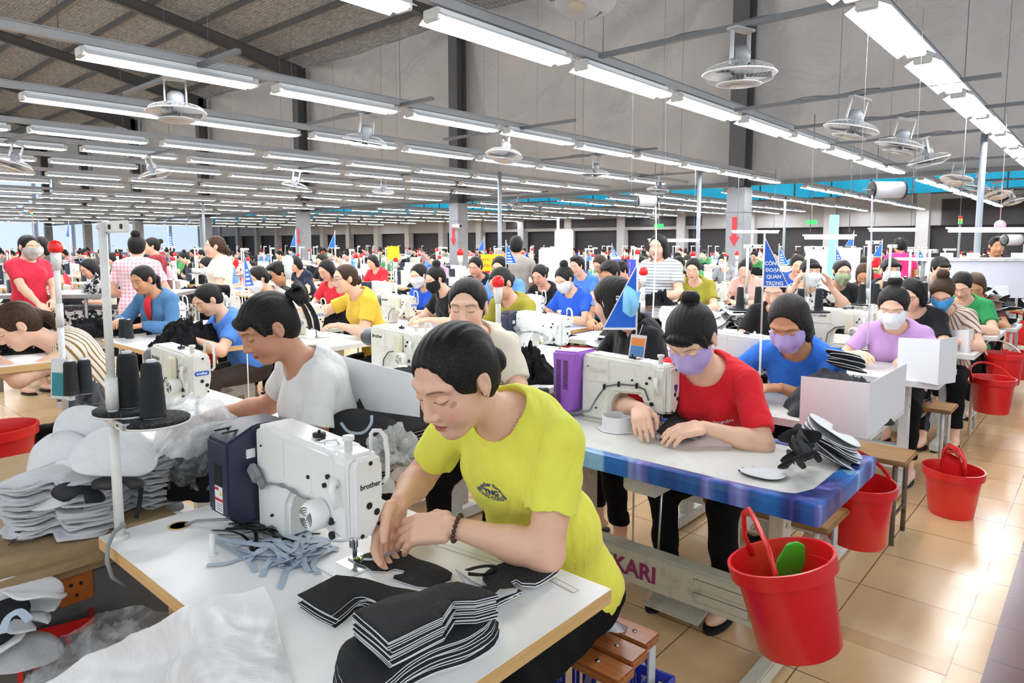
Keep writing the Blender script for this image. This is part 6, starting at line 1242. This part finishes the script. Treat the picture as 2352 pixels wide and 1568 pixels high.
# second row
def mid_table(needle_px, kind, lab, edge, x_=(-.36, .28), y_=(-.55, .65), heapc=None, brand=None, mach=True, z=.76):
    q = at(*needle_px, z); r_ = (q.x+x_[0], q.x+x_[1], q.y+y_[0], q.y+y_[1]); RECT.append(r_); table(*r_, LAM if edge is OAK else LAMO, edge, LEGW if edge is not OAK else LEG, lab)
    if mach: m = dup(MP[kind]) if kind in MP else machine(kind); MP.setdefault(kind, m); place(m, (q.x, q.y, z+.0005), 0, 'sewing machine on the '+lab, 'sewing machine')
    return q
mid_table((455, 948, .76)[:2], 'blue', 'table of the young woman in white', LAMO, y_=(-.35, .8))
mid_table((962, 872), 'blue', 'table behind the white card partition', LAMO)
mid_table((1288, 815), 'navy', 'long white table left of the purple machine', LAMO, x_=(-.5, .3), y_=(-.55, .75))
q = mid_table((1480, 780), 'cream', 'table with the big round-armed machine', LAMO, mach=False)
r = empty('sewing_machine', at(1560, 775, .76), 0, 'large round-bodied cream sewing machine behind the woman in red', 'sewing machine'); mb = MB(); mb.lathe([(0, -.22), (.07, -.22), (.085, -.20), (.085, -.02), (.07, .0), (.07, .16), (.0, .16)], (0, 0, .19), 28, 'Y'); mb.bb(-.06, .06, -.05, .14, 0, .15, .01); autosmooth(mb.build('arm', CRM, r), 40)
mb = MB(); mb.lathe([(0, .16), (.045, .165), (.05, .24), (.03, .25), (0, .25)], (0, 0, .19), 24, 'Y'); autosmooth(mb.build('motor', M('brushed_aluminium', '#b7bac0', .3, .7), r), 40); mb = MB(); mb.lathe([(0, -.27), (.04, -.27), (.075, -.26), (.078, -.25), (.075, -.24), (.04, -.235)], (0, 0, .20), 28, 'Y'); mb.build('hand_wheel', CRM, r)
mb = MB(); mb.cyl((.0, -.18, .12), (.0, -.18, .0), .006, 8); mb.cyl((.05, -.12, .12), (.05, -.12, .03), .012, 8); mb.build('needle_bar', STL, r)
# third row (oak edges) and workers' own tables
q = at(415, 770, .76); RECT.append((1.97, 2.6, 5.07, 6.27)); table(1.97, 2.6, 5.07, 6.27, LAM, OAK, LEG, 'oak-edged table of the ponytailed woman in cornflower blue'); m = dup(MP['navy']); place(m, at(412, 765, .7605), 0, 'white sewing machine with navy motor amid black garments at the left', 'sewing machine')
RECT.append((.72, 1.40, 5.70, 6.9)); 
t3 = 0; table(.40, 1.08, 3.95, 5.1, LAM, OAK, LEG, z=.965, label= 'oak-edged table of the woman in the striped blouse'); RECT.append((.4, 1.1, 3.9, 5.1))
for p, nm, e_, k in ((YLW, 'grey-topped table of the laughing woman in mustard', LAMO, 'blue'), (BLM, 'worn oak table of the woman with the black mask', OAK, 'blue'), (OLV, 'oak-edged table of the woman in olive', OAK, 'cream'), (B2, 'oak-edged table of the woman in royal blue', OAK, 'navy'), (DEN, 'table of the smiling woman in denim', LAMO, 'navy'), (GRT, 'table of the masked woman in grey', LAMO, 'cream'), (FLG, 'table behind the big pennant', LAMO, 'cream'), (B4, 'table of the man with cropped hair', LAMO, 'cream'), (PNB, 'table of the ponytailed woman in black', LAMO, 'purple'), (NAV, 'table of the woman in navy', OAK, 'purple'), (GLS, 'table of the woman with glasses in light blue', LAMO, 'cream'), (BLB, 'table of the bright blue shirt and white mask', LAMO, 'purple'),
        (FL2, 'table of the woman in khaki', OAK, 'cream'), (MSK, 'table of the woman adjusting her mask', LAMO, 'cream'), (GRN, 'table of the woman in the green mask', LAMO, 'blue'), (NVM, 'table of the woman in navy with a white mask', LAMO, 'navy'), (B3, 'table of the second cornflower top', LAMO, 'navy'), (GRJ, 'table of the woman in the grey jacket', LAMO, 'cream'), (MBL_, 'table of the young man in black', LAMO, 'cream'), (FL3, 'table of the woman with pink sleeves', LAMO, 'cream'), (BR2, 'table of the woman in beige', LAMO, 'cream')):
    x, y = hd(p); stn(x, y, k, nm, e_)
GH = []
def gheap(px, py, z, w_, d, h, lab, seed=0, amp=.024, mat=None):
    o = heap(w_, d, h, seed, mat or BLK, amp, 'garment_heap'); o.location = at(px, py, z); tag(o, lab, 'fabric', kind='stuff'); GH.append(o); return o
gheap(432, 795, .762, .55, .62, .20, 'heap of black garments on the oak-edged table at the left', 1); gheap(230, 765, .762, .6, .7, .14, 'black garments with red threads on the table behind the signal lamp', 2); gheap(40, 806, .968, .4, .3, .05, 'black garment under the arms of the woman in the striped blouse', 3)
gheap(770, 745, .762, .6, .5, .18, 'black frilly garments on the grey table before the woman in mustard', 4, .04); gheap(965, 722, .762, .6, .5, .16, 'black frilly garments on the worn oak table', 5, .04); gheap(1170, 708, .762, .45, .35, .10, 'black fabric on the table of the woman in olive', 6); gheap(1295, 690, .762, .5, .5, .15, 'black garments before the woman in royal blue', 7, .03)
gheap(720, 640, .80, .6, .6, .25, 'black padded pieces heaped behind the laughing woman', 8); gheap(1650, 640, .80, .8, .6, .22, 'dark heap of garments on a table left of the big pennant', 9); gheap(1200, 870, .76, .38, .45, .20, 'heap of black bags and straps behind the woman in yellow', 10, .03); gheap(2060, 640, .80, .5, .5, .18, 'black fabric before the woman in navy with the white mask', 12)
gheap(1225, 770, .762, .22, .10, .02, 'small black and white scraps under the navy-motored machine', 13, .02)
gheap(195, 920, .78, .22, .28, .10, 'stacked dark grey felt pieces behind the pale pile', 14, .03, M('dark_grey_felt', '#55575b', .95)); gheap(530, 960, .765, .2, .2, .02, 'scraps before the young woman in white', 15, .01, LAMO)
def support(x, y, w_=.28, nm='small white side table under a heap of pieces', d_=.28, z=.76):
    if any(a-.02 <= x <= b_+.02 and c-.02 <= y <= d+.02 for a, b_, c, d in RECT): return
    RECT.append((x-w_, x+w_, y-d_, y+d_)); r = empty('side_table', (x, y, 0), 0, nm, 'table', 'side tables under heaps'); mb = MB(); mb.bb(-w_, w_, -d_, d_, z-.03, z); mb.build('tabletop', LAMO, r)
    for sx in (1, -1):
        for sy in (1, -1): mb = MB(); mb.bb(sx*(w_-.04)-.012, sx*(w_-.04)+.012, sy*(d_-.04)-.012, sy*(d_-.04)+.012, 0, z-.03); mb.build('leg', LEGW, r)
for g_ in GH: support(g_.location.x, g_.location.y, z=min(.76, g_.location.z))
for q_ in (at(2262, 735, .80), at(1690, 755, .80), at(1445, 800, .80), at(1890, 680, .85)): support(q_.x, q_.y)
# lamps on poles
LAMPS = [(127, 565, 30, RBALL, 'at the left behind the pale felt pile'), (1144, 645, 28, RBALL, 'behind the woman in yellow'), (1478, 622, 20, RBALL, 'with a hanging pennant and blue mask'), (1464, 578, 12, RBALL, 'left of the standing striped woman'), (1057, 578, 16, RBALL, 'right of the red-arrow column'), (402, 583, 9, RBALL, 'left of the standing woman in cream'), (569, 594, 10, RBALL, 'behind the small tilted pennant'), (818, 588, 10, RBALL, 'behind the laughing woman'), (829, 587, 8, RBALL, 'just right of another behind the laughing woman'), (1003, 573, 8, RBALL, 'left of the red-arrow column'), (1010, 590, 8, RBALL, 'low left of the red-arrow column'), (1404, 577, 7, RBALL, 'right of the tall white machine'), (1393, 581, 6, RBALL, 'far behind the blue crate'), (1592, 582, 12, RBALL, 'right of the standing striped woman'), (1693, 581, 10, RBALL, 'left of the big pennant'), (1489, 589, 6, RBALL, 'far behind the standing striped woman'), (1128, 580, 8, RBALL, 'behind the yellow sign'), (1223, 572, 7, RBALL, 'left of the tall white machine'), (661, 597, 24, GBALL, 'lit green behind the young man in black'), (1636, 583, 7, RBALL, 'near the posts'), (1948, 580, 7, RBALL, 'near the white board')]
for px, py, dp, mt, nm in LAMPS:
    d_ = .060*F/dp; p = atd(px, py, d_); h = max(.45, p.z-.76); o = signal_pole(h, mt, arm=dp > 15); place(o, (p.x, p.y, .76), 0, ('green-lit' if mt is GBALL else 'red-topped')+' white signal lamp '+nm, 'signal lamp')
    if not any(a-.05 <= p.x <= b_+.05 and c-.05 <= p.y <= d+.05 for a, b_, c, d in RECT):
        mb = MB(); mb.bb(-.03, .03, -.03, .03, -.03, .0); mb.cyl((0, 0, -.76), (0, 0, -.02), .012, 8); mb.build('stand', GALD, o)
# thread stands of the nearer rows
STD = [(1718, 562, 5.2, 'left of the big pennant'), (1997, 553, 5.6, 'in front of the masked women'), (1858, 566, 5.0, 'left of the green-masked woman'), (2046, 562, 6.0, 'before the pink-shirted person'), (2136, 574, 5.8, 'beside the grey-jacketed woman'), (2092, 572, 6.8, 'before the grey wall opening')]
for px, py, d_, nm in STD:
    p = atd(px, py, d_); o = thread_stand(max(.6, p.z-.76)); place(o, (p.x, p.y, .76), rnd.uniform(-.3, .3)+1.2, 'white thread stand '+nm, 'thread stand')
    for yy in (.05, -.10): c = cone(); M4 = o.matrix_basis; q = M4 @ Vector((0, yy, .296)); place(c, q, 0, 'black thread cone on the thread stand '+nm, 'thread cone', 'cones on the stand '+nm)
    mb = MB(); mb.bb(-.03, .03, -.03, .03, -.03, .0); mb.cyl((0, 0, -.76), (0, 0, -.02), .012, 8); mb.build('stand', GALD, o)
for px, py, z_, nm in ((283, 758, .78, 'left one before the woman in blue at the left'), (298, 760, .78, 'right one before the woman in blue at the left'), (855, 740, .78, 'on the grey table end right of the woman in mustard'), (1495, 860, .80, 'standing between the purple machine and the woman in red'), (197, 885, .86, 'right one of the pair behind the pale pile'), (165, 890, .86, 'left one of the pair behind the pale pile')):
    c = cone(.16, .032, .026); place(c, at(px, py+18, z_), 0, 'black thread cone, '+nm, 'thread cone')
# pennants
FL = [(1752, 660, 3.2, .20, 0, 0, 1, 'big one above the woman in blue, four words on it'), (1462, 757, 3.3, .27, math.pi, .0, 1, 'hanging reversed beside the blue mask'), (1162, 606, 6.3, .17, 0, 0, 0, 'before the back-turned person in brown'), (562, 660, 5.0, .21, 1.4, 0, 0, 'narrow one edge-on before the masked woman in grey'), (680, 567, 11, .22, 2.6, 0, 0, 'above the green lamp'), (770, 570, 11, .22, 2.8, 0, 0, 'above the laughing woman'), (388, 566, 10, .22, 1.5, 0, 0, 'pale one left of the woman in cream'), (1112, 577, 12, .2, 2.9, 0, 0, 'left of the slim post'), (1788, 608, 7.5, .18, 0, 0, 0, 'behind the big pennant'), (1918, 608, 8.0, .18, 0, 0, 0, 'before the white board'), (2108, 608, 8.0, .18, 0, 0, 0, 'left of the grey-jacketed woman'), (1960, 566, 11, .2, 2.8, 0, 0, 'far in the middle'), (2025, 590, 10, .2, 2.5, 0, 0, 'left of the pink-shirted person'), (1405, 590, 13, .2, 0, 0, 0, 'far behind the blue crate'), (160, 545, 12, .25, 2.5, 0, 0, 'far at the left')]
for px, py, d_, s_, rz_, ty, tx, nm in FL:
    p = atd(px, py, d_); o = flag(s_, bool(tx)); place(o, p, -R(48.7)+rz_, 'blue triangular pennant, '+nm, 'pennant')
    L = p.z-.76-s_*1.1
    if L > .05: mb = MB(); mb.cyl((0, 0, -(p.z-(.77 if any(a <= p.x <= b_ and c <= p.y <= d for a, b_, c, d in RECT) else 0))), (0, 0, -s_*1.1), .005, 6); mb.build('pole', PVC, o)
A = spl([[atd(1432, 668, 3.22), atd(1440, 655, 3.2), atd(1466, 672, 3.18)], [atd(1430, 690, 3.2), atd(1448, 690, 3.14), atd(1468, 700, 3.18)], [atd(1430, 715, 3.2), atd(1450, 728, 3.16), atd(1462, 718, 3.18)]], 14, 14); o = grid(A, 'surgical_mask', M('surgical_blue', '#7cc4ee', .6), None, .002); tag(o, 'used blue and white surgical mask hung on the signal lamp pole', 'mask')
def badge(px, py, d_, w_, h, lab, c1, c2, tilt=0):
    p = atd(px, py, d_); r = empty('id_badge', p, -R(48.7), lab, 'badge'); r.rotation_euler = (0, tilt, -R(48.7)); mb = MB(); mb.box((0, 0, 0), (w_, .003, h), .001); mb.build('holder', M('clear_vinyl', '#dfe6ee', .2), r)
    mb = MB(); mb.mat(0).bb(-w_*.42, w_*.42, -.0025, -.0018, -h*.42, h*.15); mb.mat(1).bb(-w_*.42, w_*.42, -.0025, -.0018, h*.16, h*.40); mb.build('card', [M('badge_'+c1, c1, .4), M('badge_'+c2, c2, .4)], r); mb = MB(); mb.cyl((0, 0, h/2), (0.01, 0, h/2+.05), .0015, 5); mb.build('strap', PVC, r)
badge(1463, 805, 3.2, .075, .15, 'blue and orange identity card hanging on the lamp pole before the pile', '#4f9ad8', '#e29a52', .12); badge(137, 870, 3.15, .08, .19, 'teal and white card holder hanging on the left signal lamp', '#2b93a0', '#e9eef2', .08)
# buckets
b = bucket(r0=.098, r1=.130, h=.258, handle=0); p = at(1812, 1500, .42); place(b, Vector((1.87, .615, .43))+VR*.035, 0, 'big red plastic bucket hanging by its handle at the corner of the blue-wrapped table', 'bucket'); orient(b, Vector((0, 0, 1))+VF*.10-VR*.22, VR)
mb = MB(); q = b.matrix_basis; iv = q.inverted(); pts = [iv @ atd(1782, 1320, 1.70), iv @ atd(1765, 1260, 1.74), iv @ atd(1738, 1200, 1.86), iv @ atd(1722, 1172, 1.97), iv @ atd(1708, 1180, 2.02), iv @ atd(1710, 1230, 2.03), iv @ atd(1730, 1275, 2.02)]; mb.tube(pts, .007, 8, flat=1.7); mb.build('handle', REDP, b)
mb = MB(); mb.prism([(-.035, -.08), (.035, -.08), (.04, .0), (.025, .055), (0, .065), (-.025, .055), (-.04, 0)], -.006, .006, 'Y', .003); o = mb.build('scoop', GRNP); o.location = Vector((1.90, .66, .655))+VR*.035; o.rotation_euler = (.25, .1, -.8); tag(o, 'bright green plastic scoop standing in the big red bucket', 'scoop')
for px, py, d_, hh, lab, ins, ls in ((1965, 1240, 2.98, None, 'red bucket hanging behind the corner of the blue-wrapped table', 0, .24), (2183, 1178, None, 0, 'red bucket standing on the aisle floor with a red basin insert', 1, 1), (2276, 945, 5.3, None, 'red bucket hanging right of the lilac woman\'s tray', 0, 1), (2303, 880, 6.0, None, 'larger red bucket with a white handle, second beside the aisle', 0, 1), (2338, 868, 6.9, None, 'small red bucket at the right edge of the aisle row', 0, 1), (2340, 790, 8.0, None, 'red bucket, highest at the right edge', 0, 1), (2, 1118, 3.0, None, 'red bucket at the left edge behind the pale pile', 0, 1), (1322, 868, 6.1, None, 'red bucket seen below the long white table', 0, 1), (468, 848, 6.6, None, 'red bucket on the floor behind the oak-edged table at the left', 0, 1)):
    q = at(px, py, 0.0) if ins else atd(px, py, d_); k_ = bucket(r0=.11, r1=.145, h=.27, handle=.9 if px > 1400 else 0, hm=PVC if 'white handle' in lab else None) if not ins else bucket(r0=.105, r1=.15, h=.27, handle=0)
    place(k_, (q.x, q.y, max(0, q.z)), .7, lab, 'bucket')
    if ins:
        mb = MB(); mb.tube([(-.10, 0, .24), (-.095, 0, .34), (-.05, 0, .385), (.05, 0, .385), (.095, 0, .34), (.10, 0, .24)], .010, 8, flat=1.6); mb.tube([(-.05, 0, .35), (0, 0, .365), (.05, 0, .35)], .007, 8); mb.build('insert_handle', REDP, k_)
        P = np.array([[(x, .012-.03*(z-.2), z) for x in np.linspace(-.092*(1 if z < .3 else 1-(z-.3)*6), .092*(1 if z < .3 else 1-(z-.3)*6), 6)] for z in np.linspace(.15, .345, 6)]); grid(P, 'insert_wall', REDP, k_, .003); mb = MB(); mb.bb(-.012, .014, .004, .006, .24, .28); mb.build('label', CARD, k_)
# basket heads, signs, crate, spools
mb = MB(); mb.box((0, 0, 0), (.30, .012, .22), .003); r = empty('paper_sign', atd(1130, 603, 9), -R(48.7)+.1, 'yellow paper sign with red writing right of the arrow column', 'sign'); mb.build('paper', YSGN, r); lettering('KHU KIỂM', .055, (0, -.008, .04), (1, 0, 0), (0, 0, 1), RSGN, r); lettering('SẢN PHẨM', .055, (0, -.008, -.04), (1, 0, 0), (0, 0, 1), RSGN, r); q = atd(1130, 603, 9); mb = MB(); mb.cyl((0, .01, -q.z), (0, .01, -.1), .006, 6); mb.build('stick', PVC, r)
r = empty('paper_sign', atd(903, 581, 10), -R(48.7), 'yellow paper sign beside the slim post, left of the arrow column', 'sign'); mb = MB(); mb.box((0, 0, 0), (.18, .01, .2), .003); mb.build('paper', YSGN, r); q = atd(903, 581, 10); mb = MB(); mb.cyl((0, .01, -q.z), (0, .01, -.1), .006, 6); mb.build('stick', PVC, r)
q = atd(1435, 615, 9); crate((q.x, q.y, q.z-.13), .8, 'bright blue plastic crate on a far table left of the striped woman', M('light_blue_crate', '#4d5fd8', .4), (.34, .26, .24))
def spool(px, py, d_, L, r0, lab):
    p = atd(px, py, d_); r = empty('tape_reel', p, -R(48.7), lab, 'reel'); mb = MB(); mb.lathe([(0, -L/2), (r0, -L/2), (r0, L/2), (0, L/2)], n=28, axis='X'); mb.build('tape_roll', M('white_tape', '#f2f3f6', .5, bmp=.4, bs=60, stretch=(8, .2, .2)), r)
    for s_ in (1, -1): mb = MB(); mb.lathe([(r0*.75, s_*L/2), (r0*1.08, s_*L/2), (r0*1.08, s_*(L/2+.006)), (r0*.75, s_*(L/2+.006))], n=24, axis='X'); mb.build('flange', INK, r)
    mb = MB(); mb.cyl((-L*.85, 0, 0), (L*.9, 0, 0), .004, 6); mb.tube([(-L*.85, 0, 0), (-L*.9, 0, .1), (-L*.88, 0, 2.86-p.z)], .001, 5); mb.tube([(L*.9, 0, 0), (L*.95, .0, .1), (L*.9, 0, 2.86-p.z)], .001, 5); mb.build('hanging_wire', GALV, r)
    return p
p = spool(2037, 436, 3.9, .17, .047, 'big white tape reel hanging from the lights at the right'); o = ribbon([atd(2003, 448, 3.86), atd(2001, 560, 3.9), atd(1997, 700, 3.95), atd(1992, 790, 4.05)], .010, M('white_tape', '#f2f3f6', .5), 'tape_line', nrm=(-.75, -.66, 0)); tag(o, 'white tape running down from the big reel to the machine', 'tape')
p = spool(1487, 462, 4.9, .13, .035, 'smaller white tape reel hanging over the round-bodied machine'); o = ribbon([atd(1506, 470, 4.9), atd(1507, 560, 4.85), atd(1503, 650, 4.8), atd(1498, 745, 4.7)], .010, M('white_tape', '#f2f3f6', .5), 'tape_line', nrm=(-.75, -.66, 0)); tag(o, 'white tape running down from the smaller reel', 'tape')
# tall white machine, desk, low lamps at the right
q = atd(1278, 600, 9.5); r = empty('bonding_machine', (q.x, q.y, .7), -R(48.7), 'tall white industrial machine standing in the middle distance', 'machine'); mb = MB(); mb.bb(-.24, .02, -.2, .2, .62-.3, 1.0-.2, .03); mb.bb(-.02, .22, -.15, .15, .5, 1.05, .02); mb.bb(-.25, .28, -.2, .2, 0, .35, .02); mb.build('housing', WHT, r); mb = MB(); mb.cyl((.02, 0, 1.0), (.02, 0, 1.2), .02, 10); mb.build('filler', PVC, r); mb = MB(); mb.bb(.05, .2, -.16, -.15, .3, .4, .02); mb.build('head', RUB, r)
mb = MB(); mb.bb(-.3, .3, -.3, .3, -.7, 0); mb.build('base', LEGW, r)
q = atd(2300, 600, 7.6); r = empty('inspection_desk', (q.x, q.y, 0), -R(48.7), 'raised white inspection desk with papers at the right edge', 'desk'); mb = MB(); mb.bb(-.85, .6, -.02, .0, .95, 1.36); mb.build('front_board', M('pale_board', '#dfe2ee', .4), r); mb = MB(); mb.bb(-.9, .65, -.05, .55, 1.36, 1.39); mb.build('worktop', LEGW, r)
for x in (-.85, .6): mb = MB(); mb.bb(x-.02, x+.02, .0, .04, 0, 1.36); mb.build('leg', GALV, r)
for k, x in enumerate((-.7, -.42, .0, .4)): mb = MB(); mb.box((x, -.03, 1.0), (.15, .02, .16), .003, 0); mb.build('paper_tray', (LEGW, M('cream_box', '#d9cfae', .5), CARD, GALD)[k], r)
for k, x in enumerate((-.55, -.25, .25)): mb = MB(); mb.box((x, .1, 1.42), (.14, .02, .06), .003); mb.build('paper_stack', CARD, r)
p = atd(2297, 517, 7.0); mb = MB(); mb.sph((0, 0, 0), .055, 12); mb.build('b', RSGN) if 0 else None; mb2 = MB(); mb2.sph((0, 0, 0), .052, 12); mb2.cyl((0, 0, .04), (0, 0, 2.84-p.z), .002, 4); o = mb2.build('balloon', M('pink_rubber', '#ef9ab4', .35)); o.location = p; tag(o, 'small pink balloon hanging above the raised desk', 'balloon')
p = spool(2325, 551, 6.2, .14, .05, 'white tape reel above the raised desk')
for px, py, d_, L, nm in ((2300, 530, 6.5, 1.0, 'above the raised desk'), (2050, 529, 9.0, .6, 'left of the stack light'), (1905, 546, 7.0, .5, 'above the white board'), (1735, 533, 12, .8, 'right of the near column'), (1548, 553, 11, .8, 'behind the standing striped woman')):
    p = atd(px, py, d_); r = empty('task_light', p, -R(48.7), 'low lit tube light '+nm, 'task light'); mb = MB(); mb.cyl((-L/2, 0, 0), (L/2, 0, 0), .013, 10); mb.build('tube', TUBEM, r); mb = MB(); mb.bb(-L/2-.02, L/2+.02, -.02, .02, .018, .035); mb.build('shade', REFL, r); mb = MB()
    for s_ in (1, -1): mb.cyl((s_*L*.4, 0, .06), (s_*L*.4, 0, max(.1, 2.85-p.z)), .004, 5)
    mb.build('hanger', GALD, r)
q = atd(1925, 600, 9.5); r = empty('notice_board', (q.x, q.y, 0), -R(48.7), 'white notice board with a cyan strip behind the masked women', 'board'); mb = MB(); mb.bb(-.45, .3, -.01, .01, 1.0, 1.5); mb.build('board', CARD, r); mb = MB(); mb.bb(-.15, -.02, -.02, -.011, 1.05, 1.95); mb.build('strip', M('cyan_plastic', '#9be4f5', .3), r)
for x in (-.44, .29): mb = MB(); mb.cyl((x, .02, 0), (x, .02, 1.5), .012, 8); mb.build('leg', GALV, r)
q = atd(300, 650, 7.6); r = empty('cutting_rack', (q.x, q.y, 0), -R(48.7)+.12, 'steel-framed rack table with patterned fabric between the left workers', 'table'); mb = MB(); mb.bb(-1.2, .6, -.4, .4, .98, 1.02); mb.build('worktop', GALV, r); mb = MB(); mb.bb(-1.15, .55, -.35, .35, .35, .85); mb.build('stored_fabric', cloth_mat('camo_cloth', '#17181a', 'camo', '#c9cacc'), r)
for x in (-1.18, -.3, .58):
    for y in (-.38, .38): mb = MB(); mb.cyl((x, y, 0), (x, y, 1.0), .018, 8); mb.build('leg', GALV, r)
o = heap(.5, .5, .2, 31, cloth_mat('camo_cloth', '#17181a'), .03); o.location = (q.x-.2, q.y+.1, 1.02); tag(o, 'black and white patterned fabric heaped on the steel rack', 'fabric', kind='stuff')
# ---------------------------------------------------------------- farther rows, smaller
def far_person(shirt, hairk, mask=None, sk=None): 
    p = person('x', (0, 0), 180, .0125, skin=sk or SKL, hair=hairk, top=shirt, mask=mask, feet=False, hL=(.5, .12, .84), hR=(.5, -.12, .84)); return p['root']
TPL = [far_person(BLK, 'lowbun'), far_person(BLK, 'pony', MWH), far_person(BLK, 'topbun'), far_person(BLK, 'bob', None, SK)]
def far_table():
    r = empty('sewing_table'); mb = MB(); mb.mat(1).bb(-.32, .32, -.6, .6, .73, .7585); mb.mat(0).bb(-.32, .32, -.6, .6, .7585, .76); mb.build('tabletop', [LAM, OAK], r)
    for s_ in (1, -1): mb = MB(); mb.bb(-.03, .03, s_*.42-.025, s_*.42+.025, .06, .73); mb.bb(-.28, .28, s_*.42-.025, s_*.42+.025, 0, .06); mb.build('leg', LEGW, r)
    return r
def far_machine():
    r = empty('sewing_machine'); mb = MB(); mb.prism([(-.055, .10), (-.055, .28), (.385, .295), (.385, 0), (.235, 0), (.228, .10), (.20, .14), (.06, .14), (.05, .08)], -.052, .05, 'X', .01, 1); mb.build('arm', CRM, r); mb = MB(); mb.bb(-.13, .05, .39, .50, .02, .28, .005); mb.build('motor_box', NVY, r); return r
TT, TM, TS, TL, TH = far_table(), far_machine(), thread_stand(.72), signal_pole(.60, arm=False), heap(.5, .6, .2, 77, BLK, .04, 'garment_heap', 20)
SHC = [('royal blue', '#2b5fd6'), ('red', '#cf2434'), ('white', '#ecebe6'), ('black', '#18191c'), ('light blue', '#6ea3ea'), ('pink', '#e79bb0'), ('grey', '#8f9398'), ('green', '#4d9a63'), ('navy', '#1c2438')]
SHM_ = [cloth_mat('far_'+n.replace(' ', '_'), c) for n, c in SHC]
def setshirt(root, m):
    for ch in KIDS[root.name]:
        if ch.name.startswith('shirt'): ch.material_slots[0].link = 'OBJECT'; ch.material_slots[0].material = m
used = {}; cnt = 0
ROWY = [1.35, 2.95, 5.6, 7.15, 9.8, 11.4, 14.0, 15.6, 18.2, 19.8, 22.5, 24.1, 27, 28.6, 31.5, 33.5, 36.5, 39.5, 43]
def one(tpl, key, loc, rz, lab, cat, grp):
    o = tpl if not used.get(key) else dup(tpl); used[key] = 1; place(o, loc, rz, lab, cat, grp); return o
cand = []
for ry in ROWY:
    x = 1.2+((ry*7.3) % 1.3)
    while x < 26.5:
        d_ = math.hypot(x, ry); v_ = vis((x+.4, ry-.2, 1.1), 20)
        if d_ > 7.4 and v_ and not (13.3 < x < 14.8) and not clash(x-.42, x+.62, ry-.75, ry+.75): cand.append((d_, x, ry))
        x += 1.42 if ry < 20 else 1.7
cand.sort(); cand = cand[:185]
for d_, x, ry in cand:
    g = 'far' if d_ > 16 else 'in the middle distance'; 
    one(TT, 't', (x, ry, 0), 0, 'oak-edged white sewing table '+('far across the hall' if d_ > 16 else 'in the middle distance'), 'table', 'tables '+g); one(TM, 'm', (x+.04, ry-.05, .7605), 0, 'cream sewing machine '+('far across the hall' if d_ > 16 else 'in the middle distance'), 'sewing machine', 'machines '+g)
    if rnd.random() < .88:
        k = rnd.randrange(4); c_ = rnd.randrange(len(SHC)); o = TPL[k] if not used.get('p%d' % k) else dup(TPL[k]); used['p%d' % k] = 1; place(o, (x+.62+rnd.uniform(-.05, .08), ry-.22, 0), math.pi+rnd.uniform(-.12, .3), 'seated %sworker in a %s top %s' % ('masked ' if k == 1 else '', SHC[c_][0], 'far across the hall' if d_ > 16 else 'in the middle distance'), 'person', 'seated %sworkers in %s, %s' % ('masked ' if k == 1 else '', SHC[c_][0], g)); setshirt(o, SHM_[c_])
    if rnd.random() < .6: one(TS, 's', (x-.22, ry+.5, .76), rnd.uniform(-.5, .5), 'white thread stand '+('far across the hall' if d_ > 16 else 'in the middle distance'), 'thread stand', 'thread stands '+g)
    if rnd.random() < .45: one(TL, 'l', (x-.26, ry-.5, .76), 0, 'red-topped white signal lamp '+('far across the hall' if d_ > 16 else 'in the middle distance'), 'signal lamp', 'signal lamps '+g)
    if rnd.random() < .6: one(TH, 'h', (x-.02, ry-.33, .7605), rnd.random()*3, 'heap of black garments on a table '+('far across the hall' if d_ > 16 else 'in the middle distance'), 'fabric', 'garment heaps '+g)['kind'] = 'stuff'
